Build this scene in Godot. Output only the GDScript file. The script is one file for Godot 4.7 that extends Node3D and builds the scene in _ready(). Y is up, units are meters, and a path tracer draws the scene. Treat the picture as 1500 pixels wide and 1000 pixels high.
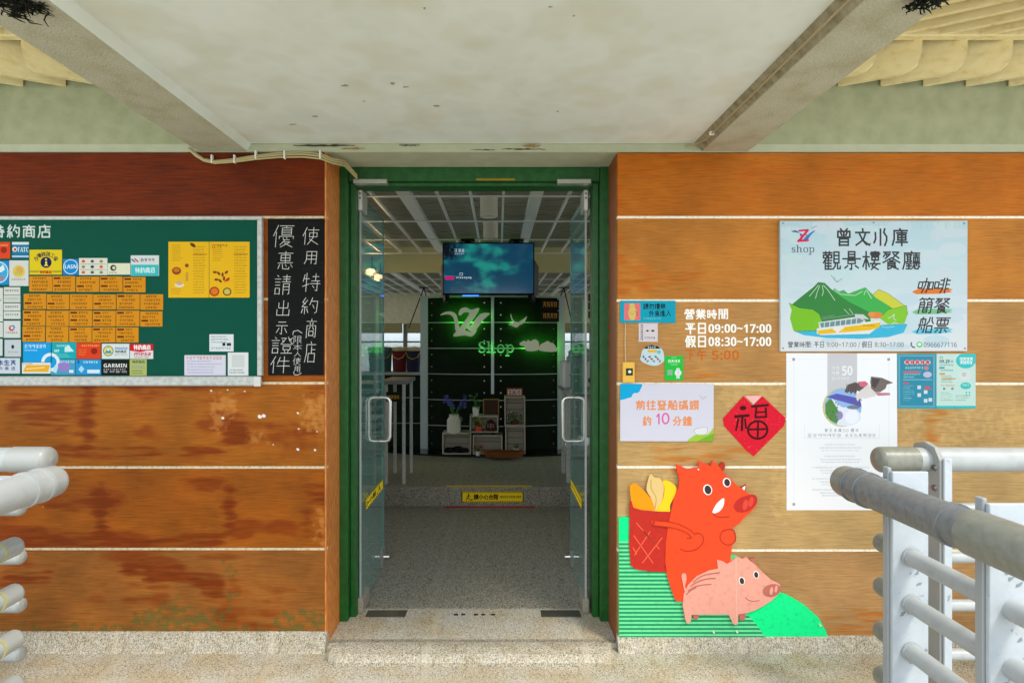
extends Node3D
# A panelled shop front under a concrete veranda. Metres, y up. The wall face lies at z = -2.82.
# Things on the wall are drawn in survey units: one unit is K metres, u to the right, v downwards.
const K := 0.0033976
const WZ := -2.82
const EYE := 1.53
var used := {}
var mats := {}
var rng := RandomNumberGenerator.new()

func wx(u: float) -> float: return (u - 730.0) * K
func wy(v: float) -> float: return EYE - (v - 500.0) * K
# a surveyed bearing (u, v) and a distance d from the wall-survey station to a point in metres
func at(u: float, v: float, d: float) -> Vector3: return Vector3((u - 730.0) * d / 830.0, EYE - (v - 500.0) * d / 830.0, -d)

# ---------- materials ----------
func c8(r: float, g: float, b: float) -> Color: return Color(r / 255.0, g / 255.0, b / 255.0)
func mat(col: Color, rough := 0.6, metal := 0.0) -> StandardMaterial3D:
	var key := "%s %.2f %.2f" % [col.to_html(), rough, metal]
	if not mats.has(key):
		var m := StandardMaterial3D.new()
		m.albedo_color = col; m.roughness = rough; m.metallic = metal
		if metal == 0.0 and rough >= 0.4: m.metallic_specular = 0.25
		mats[key] = m
	return mats[key]
# paint with scuffs and faded spots; all colours share one wear texture
var wear: NoiseTexture2D
func aged(col: Color, rough := 0.5) -> StandardMaterial3D:
	if wear == null: wear = ntex(noise(0.025, FastNoiseLite.TYPE_SIMPLEX_SMOOTH, 5, 200), 512, ramp([[0.0, c8(224, 220, 214)], [0.22, c8(244, 243, 240)], [0.4, c8(252, 252, 251)], [1.0, c8(255, 255, 255)]]))
	var m := StandardMaterial3D.new()
	m.albedo_color = col; m.albedo_texture = wear; m.roughness = rough; m.metallic_specular = 0.3
	return tri(m, 2.2)
func glow(col: Color, energy: float, base := Color(0.1, 0.1, 0.1)) -> StandardMaterial3D:
	var m := StandardMaterial3D.new()
	m.albedo_color = base; m.emission_enabled = true; m.emission = col; m.emission_energy_multiplier = energy
	return m
func pic(img: Image, rough := 0.5, rep := false) -> StandardMaterial3D:
	var m := StandardMaterial3D.new()
	m.albedo_texture = ImageTexture.create_from_image(img); m.roughness = rough; m.texture_repeat = rep; m.metallic_specular = 0.2
	return m
func ramp(stops: Array) -> Gradient:
	var g := Gradient.new()
	g.offsets = PackedFloat32Array(stops.map(func(s): return s[0]))
	g.colors = PackedColorArray(stops.map(func(s): return s[1]))
	return g
func noise(freq: float, kind := FastNoiseLite.TYPE_SIMPLEX_SMOOTH, oct := 3, sd := 1) -> FastNoiseLite:
	var n := FastNoiseLite.new()
	n.frequency = freq; n.noise_type = kind; n.seed = sd
	n.fractal_type = FastNoiseLite.FRACTAL_FBM if oct > 1 else FastNoiseLite.FRACTAL_NONE
	n.fractal_octaves = oct
	n.cellular_return_type = FastNoiseLite.RETURN_CELL_VALUE
	return n
func ntex(n: FastNoiseLite, size: int, g: Gradient = null, normal := 0.0) -> NoiseTexture2D:
	var t := NoiseTexture2D.new()
	t.width = size; t.height = size; t.seamless = true; t.noise = n
	if g: t.color_ramp = g
	if normal > 0.0:
		t.as_normal_map = true; t.bump_strength = normal
	return t
func tri(m: StandardMaterial3D, scale: float, world := true) -> StandardMaterial3D:
	m.uv1_triplanar = true; m.uv1_world_triplanar = world; m.uv1_scale = Vector3.ONE * scale
	return m
func pattern(stops: Array, n: FastNoiseLite, per_metre: float, rough := 0.8, bump := 0.0, size := 512) -> StandardMaterial3D:
	var m := StandardMaterial3D.new()
	m.albedo_texture = ntex(n, size, ramp(stops)); m.roughness = rough
	if rough > 0.45: m.metallic_specular = 0.25
	tri(m, per_metre)
	if bump > 0.0:
		m.normal_enabled = true; m.normal_texture = ntex(n, size, null, bump); m.normal_scale = 1.0
	return m
func patches(m: StandardMaterial3D, stops: Array, n: FastNoiseLite, per_metre: float) -> StandardMaterial3D:
	m.detail_enabled = true; m.detail_blend_mode = BaseMaterial3D.BLEND_MODE_MUL; m.detail_uv_layer = BaseMaterial3D.DETAIL_UV_2
	m.detail_albedo = ntex(n, 512, ramp(stops))
	m.uv2_triplanar = true; m.uv2_world_triplanar = true; m.uv2_scale = Vector3.ONE * per_metre
	return m

# ---------- nodes ----------
func numbered(called: String) -> String:
	var n: int = used.get(called, 0)
	used[called] = n + 1
	return called if n == 0 else "%s_%03d" % [called, n]
func thing(called: String, label: String, category: String, group := "", where := Vector3.ZERO, turn := 0.0) -> Node3D:
	var o := Node3D.new()
	o.name = numbered(called); add_child(o); o.position = where; o.rotation.y = turn
	meta(o, label, category, group)
	return o
func meta(o: Node3D, label: String, category: String, group := "") -> void:
	o.set_meta("label", label); o.set_meta("category", category)
	if group != "": o.set_meta("group", group)
func part(called: String, mesh: Mesh, m: Material, parent: Node3D, where := Vector3.ZERO) -> MeshInstance3D:
	var o := MeshInstance3D.new()
	o.name = called; o.mesh = mesh; o.material_override = m; o.position = where
	parent.add_child(o, true)
	return o
func single(called: String, label: String, category: String, mesh: Mesh, m: Material, group := "", where := Vector3.ZERO) -> MeshInstance3D:
	var o := part(numbered(called), mesh, m, self, where)
	meta(o, label, category, group)
	return o
func setting(called: String, mesh: Mesh, m: Material, where := Vector3.ZERO) -> MeshInstance3D:
	var o := part(numbered(called), mesh, m, self, where)
	o.set_meta("kind", "structure")
	return o

# ---------- shapes ----------
func begin() -> SurfaceTool:
	var st := SurfaceTool.new()
	st.begin(Mesh.PRIMITIVE_TRIANGLES)
	return st
func face(st: SurfaceTool, p: Array, n: Vector3, uv := []) -> void:
	var order := [0, 1, 2] if p.size() == 3 else [0, 1, 2, 0, 2, 3]
	for k in range(0, order.size(), 3):
		var a: Vector3 = p[order[k]]
		var b: Vector3 = p[order[k + 1]]
		var c: Vector3 = p[order[k + 2]]
		var flip := (b - a).cross(c - a).dot(n) > 0.0
		for j in ([0, 2, 1] if flip else [0, 1, 2]):
			var q: int = order[k + j]
			st.set_normal(n)
			st.set_uv(uv[q] if uv.size() > q else Vector2(p[q].x, -p[q].y))
			st.add_vertex(p[q])
# box with chamfered edges between two corners; front uv follow x and y in metres
func add_box(st: SurfaceTool, a: Vector3, b: Vector3, ch := 0.0) -> void:
	var lo := Vector3(minf(a.x, b.x), minf(a.y, b.y), minf(a.z, b.z))
	var hi := Vector3(maxf(a.x, b.x), maxf(a.y, b.y), maxf(a.z, b.z))
	var s := hi - lo
	var c := minf(ch, minf(s.x, minf(s.y, s.z)) * 0.45)
	var mid := (lo + hi) * 0.5
	var h := s * 0.5
	for ax in 3:
		for sg in [-1.0, 1.0]:
			var n := Vector3.ZERO; n[ax] = sg
			var i := (ax + 1) % 3
			var j := (ax + 2) % 3
			var p := []
			for w in [[-1, -1], [1, -1], [1, 1], [-1, 1]]:
				var q := Vector3.ZERO
				q[ax] = sg * h[ax]; q[i] = w[0] * (h[i] - c); q[j] = w[1] * (h[j] - c)
				p.append(mid + q)
			face(st, p, n)
	if c <= 0.0: return
	for ax in 3:   # edges along ax
		var i := (ax + 1) % 3
		var j := (ax + 2) % 3
		for w in [[-1, -1], [1, -1], [1, 1], [-1, 1]]:
			var n := Vector3.ZERO; n[i] = w[0]; n[j] = w[1]
			var p := []
			for e in [[-1, 0], [1, 0], [1, 1], [-1, 1]]:
				var q := Vector3.ZERO
				q[ax] = e[0] * (h[ax] - c)
				q[i] = w[0] * (h[i] - (c if e[1] == 0 else 0.0)); q[j] = w[1] * (h[j] - (0.0 if e[1] == 0 else c))
				p.append(mid + q)
			face(st, p, n.normalized())
	for x in [-1, 1]:
		for y in [-1, 1]:
			for z in [-1, 1]:
				var v := Vector3(x, y, z)
				face(st, [mid + v * (h - Vector3(0, c, c)), mid + v * (h - Vector3(c, 0, c)), mid + v * (h - Vector3(c, c, 0))], v.normalized())
func box(a: Vector3, b: Vector3, ch := 0.0) -> ArrayMesh:
	var st := begin()
	add_box(st, a, b, ch)
	return st.commit()
# extruded outline in the xy plane from z0 (back) to z1 (front); uvf maps a Vector2 to uv
func add_prism(st: SurfaceTool, pts: PackedVector2Array, z0: float, z1: float, uvf = null) -> void:
	var idx := Geometry2D.triangulate_polygon(pts)
	for k in range(0, idx.size(), 3):
		var q := [pts[idx[k]], pts[idx[k + 1]], pts[idx[k + 2]]]
		var uv := []
		if uvf != null: uv = q.map(func(p): return uvf.call(p))
		face(st, q.map(func(p): return Vector3(p.x, p.y, z1)), Vector3(0, 0, 1), uv)
		face(st, q.map(func(p): return Vector3(p.x, p.y, z0)), Vector3(0, 0, -1), uv)
	var cw := Geometry2D.is_polygon_clockwise(pts)
	for k in pts.size():
		var a := pts[k]
		var b := pts[(k + 1) % pts.size()]
		if a.distance_to(b) < 1e-6: continue
		var d := (b - a).normalized()
		var n := Vector3(d.y, -d.x, 0) * (-1.0 if cw else 1.0)
		var uv := []
		if uvf != null: uv = [uvf.call(a), uvf.call(b), uvf.call(b), uvf.call(a)]
		face(st, [Vector3(a.x, a.y, z0), Vector3(b.x, b.y, z0), Vector3(b.x, b.y, z1), Vector3(a.x, a.y, z1)], n, uv)
func prism(pts: PackedVector2Array, z0: float, z1: float, uvf = null) -> ArrayMesh:
	var st := begin()
	add_prism(st, pts, z0, z1, uvf)
	return st.commit()
# outline of [z, y] pairs drawn out along x
func along_x(prof: Array, x0: float, x1: float) -> ArrayMesh:
	var p := PackedVector2Array()
	for q in prof: p.append(Vector2(-q[0], q[1]))
	return turned(prism(p, x0, x1), Transform3D(Basis(Vector3(0, 0, -1), Vector3.UP, Vector3.RIGHT), Vector3.ZERO))
func turned(m: Mesh, t: Transform3D) -> ArrayMesh:
	var st := SurfaceTool.new()
	for k in m.get_surface_count(): st.append_from(m, k, t)
	return st.commit()
func smooth(pts: PackedVector2Array, steps := 5) -> PackedVector2Array:
	var out := PackedVector2Array()
	var n := pts.size()
	for i in n:
		for k in steps:
			out.append(pts[i].cubic_interpolate(pts[(i + 1) % n], pts[(i - 1 + n) % n], pts[(i + 2) % n], float(k) / steps))
	return out
func ellipse(c: Vector2, rx: float, ry: float, turn := 0.0, n := 24) -> PackedVector2Array:
	var out := PackedVector2Array()
	for k in n:
		out.append(c + Vector2(cos(TAU * k / n) * rx, sin(TAU * k / n) * ry).rotated(turn))
	return out
# ring of points swept along a path, radius per point, rounded normals
func add_tube(st: SurfaceTool, path: Array, radii, sides := 14, caps := true) -> void:
	var n := path.size()
	var rings := []
	var norms := []
	var ref := Vector3.UP
	var d0: Vector3 = (path[1] - path[0]).normalized()
	if absf(d0.dot(ref)) > 0.9: ref = Vector3.RIGHT
	for i in n:
		var d: Vector3 = (path[mini(i + 1, n - 1)] - path[maxi(i - 1, 0)]).normalized()
		if d.length() < 0.5: d = d0
		var e := ref.cross(d).normalized()
		var f := d.cross(e)
		ref = f
		var r: float = radii[i] if radii is Array else radii
		var ring := []
		var nn := []
		for k in sides:
			var o := e * cos(TAU * k / sides) + f * sin(TAU * k / sides)
			ring.append(path[i] + o * r); nn.append(o)
		rings.append(ring); norms.append(nn)
	for i in n - 1:
		var step: Vector3 = path[i + 1] - path[i]
		var ra: float = radii[i] if radii is Array else radii
		var rb: float = radii[i + 1] if radii is Array else radii
		var tilt := Vector3.ZERO
		if step.length() > 1e-6: tilt = step.normalized() * (ra - rb) / maxf(step.length(), 1e-4)
		for k in sides:
			var j := (k + 1) % sides
			var q := [[rings[i][k], norms[i][k]], [rings[i][j], norms[i][j]], [rings[i + 1][j], norms[i + 1][j]], [rings[i + 1][k], norms[i + 1][k]]]
			for t in [[0, 1, 2], [0, 2, 3]]:
				var flip: bool = (q[t[1]][0] - q[t[0]][0]).cross(q[t[2]][0] - q[t[0]][0]).dot(q[t[0]][1] + q[t[1]][1] + tilt * 2.0) > 0.0
				for w in ([t[0], t[2], t[1]] if flip else t):
					st.set_normal((q[w][1] + tilt.limit_length(4.0)).normalized()); st.set_uv(Vector2(float(k) / sides, float(i))); st.add_vertex(q[w][0])
	if caps:
		for e in [[0, -1.0], [n - 1, 1.0]]:
			var i: int = e[0]
			var d: Vector3 = (path[1] - path[0]).normalized() * -1.0 if i == 0 else (path[n - 1] - path[n - 2]).normalized()
			for k in sides:
				face(st, [path[i], rings[i][k], rings[i][(k + 1) % sides]], d)
func tube(path: Array, radii, sides := 14, caps := true) -> ArrayMesh:
	var st := begin()
	add_tube(st, path, radii, sides, caps)
	return st.commit()
# profile of (radius, height) turned round y
func lathe(prof: Array, sides := 24) -> ArrayMesh:
	var path := []
	var rad := []
	for p in prof:
		path.append(Vector3(0, p[1], 0)); rad.append(maxf(p[0], 0.0002))
	var st := begin()
	for i in path.size() - 1:
		var dr: float = rad[i + 1] - rad[i]
		var dy: float = path[i + 1].y - path[i].y
		var nr := Vector2(dy, -dr).normalized()
		for k in sides:
			var q := []
			var nn := []
			for w in [[i, k], [i, k + 1], [i + 1, k + 1], [i + 1, k]]:
				var ang: float = TAU * w[1] / sides
				var o := Vector3(cos(ang), 0, sin(ang))
				q.append(path[w[0]] + o * rad[w[0]]); nn.append((o * nr.x + Vector3.UP * nr.y).normalized())
			for t in [[0, 1, 2], [0, 2, 3]]:
				var flip: bool = (q[t[1]] - q[t[0]]).cross(q[t[2]] - q[t[0]]).dot(nn[t[0]]) > 0.0
				for w in ([t[0], t[2], t[1]] if flip else t):
					st.set_normal(nn[w]); st.add_vertex(q[w])
	return st.commit()

# ---------- stroke lettering: each character is a list of pen strokes in a square of 100 ----------
var strokes := {
	"※": [[8,14,92,14],[50,2,50,60],[22,36,78,36],[14,60,86,60],[30,66,14,96],[66,64,88,96]], "〓": [[20,4,20,96],[6,24,40,24],[52,10,94,10],[54,34,90,34],[72,10,72,92],[52,62,94,62],[56,92,92,92]],
	"口": [[10,15,10,88],[10,15,90,15,90,88],[10,85,90,85]], "日": [[18,3,18,98],[18,5,82,5,82,98],[18,50,82,50],[18,94,82,94]],
	"木": [[4,30,96,30],[50,0,50,100],[50,32,5,85],[50,32,95,85]], "亻": [[75,0,12,50],[52,30,52,100]], "人": [[52,0,45,45,5,98],[48,30,95,98]],
	"言": [[40,0,60,8],[4,20,96,20],[15,36,85,36],[15,52,85,52],[18,68,18,100],[18,68,82,68,82,100],[18,97,82,97]],
	"糸": [[55,0,20,28,55,40],[80,15,15,55,85,58],[50,58,50,100],[25,68,10,95],[75,68,92,92]], "又": [[10,10,85,10,10,98],[20,30,92,98]],
	"土": [[50,5,50,95],[15,42,85,42],[3,95,97,95]], "牜": [[30,8,10,45],[25,30,95,30],[55,0,55,100],[5,72,95,58]], "寸": [[5,25,95,25],[68,0,68,92,48,85],[25,45,42,65]],
	"勺": [[35,0,8,45],[28,22,90,22,85,88,65,95],[40,45,58,65]],
	"商": [[50,0,50,12],[5,14,95,14],[35,20,42,32],[65,20,58,32],[10,36,10,100],[10,36,90,36,90,95,78,97],[40,42,28,58],[60,42,72,58],[30,65,30,90],[30,65,70,65,70,90],[30,88,70,88]],
	"店": [[50,0,55,10],[12,14,95,14],[15,14,15,60,3,98],[58,22,58,55],[58,38,90,38],[32,56,32,98],[32,56,88,56,88,98],[32,95,88,95]],
	"吏": [[5,15,95,15],[50,0,50,60,5,100],[18,32,18,55],[18,32,82,32,82,55],[18,55,82,55],[20,68,95,100]],
	"用": [[18,5,18,65,5,98],[18,5,88,5,88,95,75,97],[18,35,88,35],[18,62,88,62],[53,5,53,95]],
	"憂": [[5,3,95,3],[50,3,42,13],[20,13,20,43],[20,13,80,13,80,43],[20,23,80,23],[20,33,80,33],[20,43,80,43],[5,62,5,51,95,51,95,62],[30,57,32,67,70,67],[50,55,55,62],[40,70,12,90],[38,77,75,77,15,100],[40,82,92,100]],
	"惠": [[10,10,90,10],[25,20,25,50],[25,20,75,20,75,50],[25,35,75,35],[25,50,75,50],[50,0,50,62],[10,62,92,60],[20,70,12,92],[35,68,38,92,72,94,72,82],[52,70,58,80],[80,68,92,84]],
	"青": [[10,10,90,10],[15,22,85,22],[5,35,95,35],[50,0,50,35],[20,45,20,100],[20,45,82,45,82,95,70,97],[20,60,82,60],[20,75,82,75]],
	"出": [[50,0,50,95],[18,15,18,48,82,48],[82,15,82,48],[8,58,8,95,92,95],[92,58,92,98]], "示": [[20,10,80,10],[5,35,95,35],[50,35,50,95,38,90],[28,52,8,85],[72,52,92,85]],
	"癶": [[5,15,42,15,22,60,3,95],[12,42,28,62],[58,0,70,50,97,95],[92,10,74,38],[82,45,66,22]], "豆": [[8,5,92,5],[20,24,20,58],[20,24,80,24,80,58],[20,58,80,58],[32,68,38,86],[68,68,60,86],[3,95,97,95]],
	"牛": [[25,5,8,45],[18,28,92,28],[3,58,97,58],[55,0,55,100]], "阝": [[20,0,20,100],[20,5,75,5,45,40,80,60,65,75,40,70]],
	"艮": [[20,5,20,98,45,85],[20,5,80,5,80,50],[20,27,80,27],[20,50,80,50],[40,52,92,98],[88,62,62,78]], "本": [[4,28,96,28],[50,0,50,100],[50,30,5,80],[50,30,95,80],[30,75,70,75]],
	"曾": [[28,0,38,12],[72,0,62,12],[12,16,12,52],[12,16,88,16,88,52],[12,50,88,50],[50,16,50,50],[30,24,38,40],[70,24,62,40],[22,60,22,100],[22,60,78,60,78,100],[22,78,78,78],[22,97,78,97]],
	"文": [[50,0,52,15],[5,22,95,22],[70,22,55,65,8,98],[28,25,50,68,95,98]], "水": [[50,0,50,95,38,90],[10,28,40,28,8,85],[88,18,58,45],[55,42,95,92]], "川": [[12,22,14,60,4,84],[45,2,45,98],[72,0,66,22,84,48,84,70,72,100]],
	"庫": [[48,0,54,9],[10,12,97,12],[13,12,13,60,2,98],[28,26,92,26],[36,37,36,68],[36,37,86,37,86,68],[36,52,86,52],[36,67,86,67],[24,80,97,80],[61,20,61,100]],
	"艹": [[3,50,97,50],[32,5,32,95],[68,5,68,95]], "隹": [[35,0,5,42],[25,25,25,100],[55,0,62,14],[25,20,95,20],[25,45,90,45],[25,70,90,70],[25,96,97,96],[58,20,58,96]],
	"見": [[20,2,20,62],[20,2,80,2,80,62],[20,21,80,21],[20,41,80,41],[20,62,80,62],[38,62,32,82,8,98],[62,62,62,95,95,95,95,80]],
	"小": [[50,0,50,95,38,90],[25,30,5,75],[75,30,95,72]], "婁": [[15,5,15,22],[15,5,85,5,85,22],[15,22,85,22],[5,13,95,13],[50,0,50,50],[20,31,20,48],[20,31,80,31,80,48],[20,48,80,48],[45,54,22,82,80,100],[72,68,15,100],[3,68,97,68]],
	"餐": [[5,5,45,5],[22,5,5,30],[18,16,42,16,15,40],[22,24,30,30],[55,5,90,5,58,36],[60,14,92,38],[50,36,3,62],[50,36,97,62],[40,51,60,51],[30,60,30,98,50,90],[30,60,70,60,70,80],[30,70,70,70],[30,80,70,80],[48,82,88,98],[75,84,62,90]],
	"廳": [[50,0,54,8],[10,10,97,10],[13,10,13,60,3,98],[22,20,52,20],[28,20,28,60],[46,20,46,62],[28,33,46,33],[28,46,46,46],[20,60,52,56],[22,70,50,70],[22,82,50,82],[20,96,52,96],[36,68,36,96],[60,22,95,22],[77,14,77,30],[62,33,62,58],[62,33,93,33,93,58],[62,57,93,57],[72,34,72,56],[83,34,83,56],[58,66,97,66],[62,76,58,92],[68,74,70,96,88,96,88,86],[78,72,80,80],[90,74,96,86]],
	"力": [[5,25,85,25,80,90,60,95],[45,0,40,50,5,98]], "非": [[38,0,38,70,20,100],[5,15,38,15],[5,42,38,42],[3,70,38,66],[64,0,64,100],[64,15,97,15],[64,42,97,42],[64,70,97,70]],
	"竹": [[20,0,4,55],[12,28,46,28],[28,28,34,80],[65,0,50,55],[58,28,97,28],[75,28,82,80]], "門": [[8,0,8,100],[8,2,40,2,40,45],[8,23,40,23],[8,45,40,45],[60,0,60,45],[60,2,92,2,92,95,80,97],[60,23,92,23],[60,45,92,45]],
	"舟": [[50,0,38,12],[22,12,22,60,5,98],[22,12,82,12,82,92,68,95],[45,22,52,38],[45,60,52,78],[5,50,97,50]], "㕣": [[35,0,30,25,5,45],[62,0,70,25,95,40],[15,55,15,98],[15,55,85,55,85,98],[15,95,85,95]],
	"票": [[5,5,95,5],[15,18,15,45],[15,18,85,18,85,45],[15,45,85,45],[38,5,38,45],[62,5,62,45],[22,56,78,56],[5,68,95,68],[50,68,50,98,40,95],[28,78,12,95],[72,78,88,95]],
	"營": [[12,5,18,18],[45,5,38,18],[28,0,28,15,5,32],[28,15,48,30],[60,5,66,18],[93,5,86,18],[76,0,76,15,54,32],[76,15,97,30],[5,50,5,38,95,38,92,50],[28,48,28,66],[28,48,72,48,72,66],[28,66,72,66],[50,66,44,74],[20,76,20,100],[20,76,80,76,80,100],[20,97,80,97]],
	"業": [[35,0,35,22],[62,0,62,22],[15,5,24,18],[85,5,76,18],[5,24,95,24],[32,28,40,38],[68,28,60,38],[10,42,90,42],[18,54,82,54],[3,68,97,68],[50,42,50,100],[46,70,8,98],[54,70,92,98]],
	"平": [[10,8,90,8],[28,20,38,42],[72,20,62,42],[3,55,97,55],[50,8,50,100]], "叚": [[8,5,8,100],[8,5,42,5,42,35],[8,35,42,35],[8,55,40,55],[8,75,40,75],[55,5,90,5,90,35],[55,35,90,35],[52,50,90,50,52,98],[60,65,97,98]],
	"下": [[5,8,95,8],[48,8,48,100],[52,35,80,55]], "午": [[28,0,8,40],[22,20,90,20],[3,52,97,52],[50,20,50,100]],
	"前": [[28,0,38,14],[72,0,62,14],[3,20,97,20],[15,34,15,98],[15,34,48,34,48,92,40,95],[15,52,48,52],[15,70,48,70],[65,34,65,75],[88,28,88,95,78,92]],
	"彳": [[65,0,15,28],[75,25,10,58],[48,48,48,100]], "主": [[45,0,58,12],[10,22,90,22],[15,56,85,56],[3,95,97,95],[50,22,50,95]], "石": [[5,10,95,10],[45,10,10,60],[30,48,30,95],[30,48,88,48,88,95],[30,92,88,92]],
	"馬": [[18,5,18,60],[18,5,85,5],[18,22,80,22],[18,40,80,40],[50,5,50,58],[18,58,92,58,88,95,75,97],[10,72,5,92],[28,70,30,86],[45,70,50,86],[62,70,68,84]],
	"頁": [[5,5,95,5],[48,5,42,18],[15,18,15,75],[15,18,85,18,85,75],[15,37,85,37],[15,56,85,56],[15,75,85,75],[38,80,10,98],[62,80,90,98]], "分": [[40,0,30,28,5,48],[60,0,70,28,95,45],[20,52,78,52,72,92,55,95],[45,52,38,75,10,98]],
	"金": [[50,0,5,38],[50,0,95,38],[28,38,72,38],[12,58,88,58],[50,38,50,94],[28,68,35,84],[72,68,65,84],[3,95,97,95]],
	"童": [[50,0,50,10],[15,10,85,10],[32,14,38,24],[68,14,62,24],[3,28,97,28],[18,38,18,68],[18,38,82,38,82,68],[18,53,82,53],[18,68,82,68],[50,38,50,97],[12,82,88,82],[3,97,97,97]],
	"礻": [[40,0,55,12],[10,25,80,25,8,65],[48,45,48,100],[55,50,80,68]], "畐": [[5,5,95,5],[20,18,20,40],[20,18,80,18,80,40],[20,40,80,40],[10,50,10,98],[10,50,90,50,90,98],[10,97,90,97],[50,50,50,97],[10,73,90,73]],
	"勿": [[30,0,5,48],[22,20,92,20,85,92,65,97],[48,20,10,80],[72,20,25,98]], "扌": [[10,25,90,25],[55,0,55,95,30,88],[5,65,90,50]], "冏": [[12,0,12,100],[12,3,88,3,88,98,76,98],[38,18,28,40],[60,18,72,40],[34,52,34,85],[34,52,66,52,66,85],[34,83,66,83]],
	"帶": [[3,18,97,18],[22,4,22,36],[42,0,42,36],[62,0,62,36],[80,2,80,34],[22,36,42,36],[62,36,88,34],[5,60,5,48,95,48,95,60],[22,64,22,92],[22,64,80,64,80,90,70,92],[50,50,50,100]],
	"外": [[30,0,5,50],[25,22,52,22,40,65,5,98],[22,42,38,58],[70,0,70,100],[72,38,97,58]], "食": [[50,0,5,32],[50,0,95,32],[40,22,60,26],[25,38,25,98,52,85],[25,38,75,38,75,66],[25,52,75,52],[25,66,75,66],[48,68,92,98],[85,70,65,82]],
	"辶": [[12,5,22,18],[4,35,24,35,10,65,20,78,3,92],[20,80,45,94,98,96]], "入": [[40,0,55,10,50,45,5,98],[52,30,95,98]], "心": [[12,40,5,80],[32,25,36,90,78,92,80,70],[50,15,62,38],[80,30,95,62]],
	"台": [[45,0,20,38,82,34],[65,18,90,45],[22,55,22,98],[22,55,78,55,78,98],[22,95,78,95]], "比": [[12,0,12,95],[12,40,45,40],[5,95,45,82],[60,0,60,92,97,92,97,70],[60,48,92,30]], "白": [[50,0,40,20],[18,20,18,98],[18,20,82,20,82,98],[18,58,82,58],[18,95,82,95]],
	"氵": [[20,5,50,20],[8,35,38,50],[10,98,50,62]], "弓": [[15,5,85,5,85,38],[15,38,85,38],[15,38,10,68,85,68,82,95,60,97]], "戈": [[3,30,97,22],[40,0,55,60,95,98],[90,45,40,92],[70,3,84,14]], "足": [[22,3,22,38],[22,3,80,3,80,38],[22,38,80,38],[52,38,52,92],[52,62,85,62],[20,55,20,92],[5,95,97,88]],
	"各": [[40,0,5,40],[32,15,78,15,10,62],[30,25,92,62],[22,62,22,98],[22,62,78,62,78,98],[22,95,78,95]], "工": [[10,12,90,12],[50,12,50,90],[3,90,97,90]],
	"會": [[50,0,3,32],[50,0,97,32],[32,30,68,30],[15,38,15,62],[15,38,85,38,85,62],[15,62,85,62],[50,38,50,62],[28,70,28,100],[28,70,72,70,72,100],[28,84,72,84],[28,97,72,97]],
	"周": [[15,3,15,65,3,98],[15,3,90,3,90,95,78,97],[30,20,75,20],[53,8,53,38],[25,38,80,38],[35,52,35,80],[35,52,70,52,70,80],[35,78,70,78]], "年": [[28,0,8,35],[22,16,90,16],[25,42,85,42],[25,42,25,68],[3,68,97,68],[55,16,55,100]],
	"化": [[32,0,5,48],[20,28,20,100],[52,5,52,92,97,92,97,70],[92,25,55,52]], "生": [[28,5,8,42],[20,25,90,25],[15,55,85,55],[3,95,97,95],[50,0,50,95]], "大": [[4,32,96,32],[50,0,46,40,5,98],[50,38,95,98]], "回": [[8,5,8,98],[8,5,92,5,92,98],[8,95,92,95],[32,30,32,70],[32,30,68,30,68,70],[32,70,68,70]],
	"系": [[85,0,12,14],[55,12,22,32,58,42],[82,22,15,55,88,58],[50,58,50,100],[25,68,8,95],[75,68,94,92]], "列": [[3,8,55,8],[25,8,5,55],[20,28,50,28,40,65,5,98],[18,45,34,58],[68,10,68,70],[90,0,90,95,78,90]], "(": [[80,15,40,5,60,5,20,60]], ")": [[20,60,55,95,80,40]],
}
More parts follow.
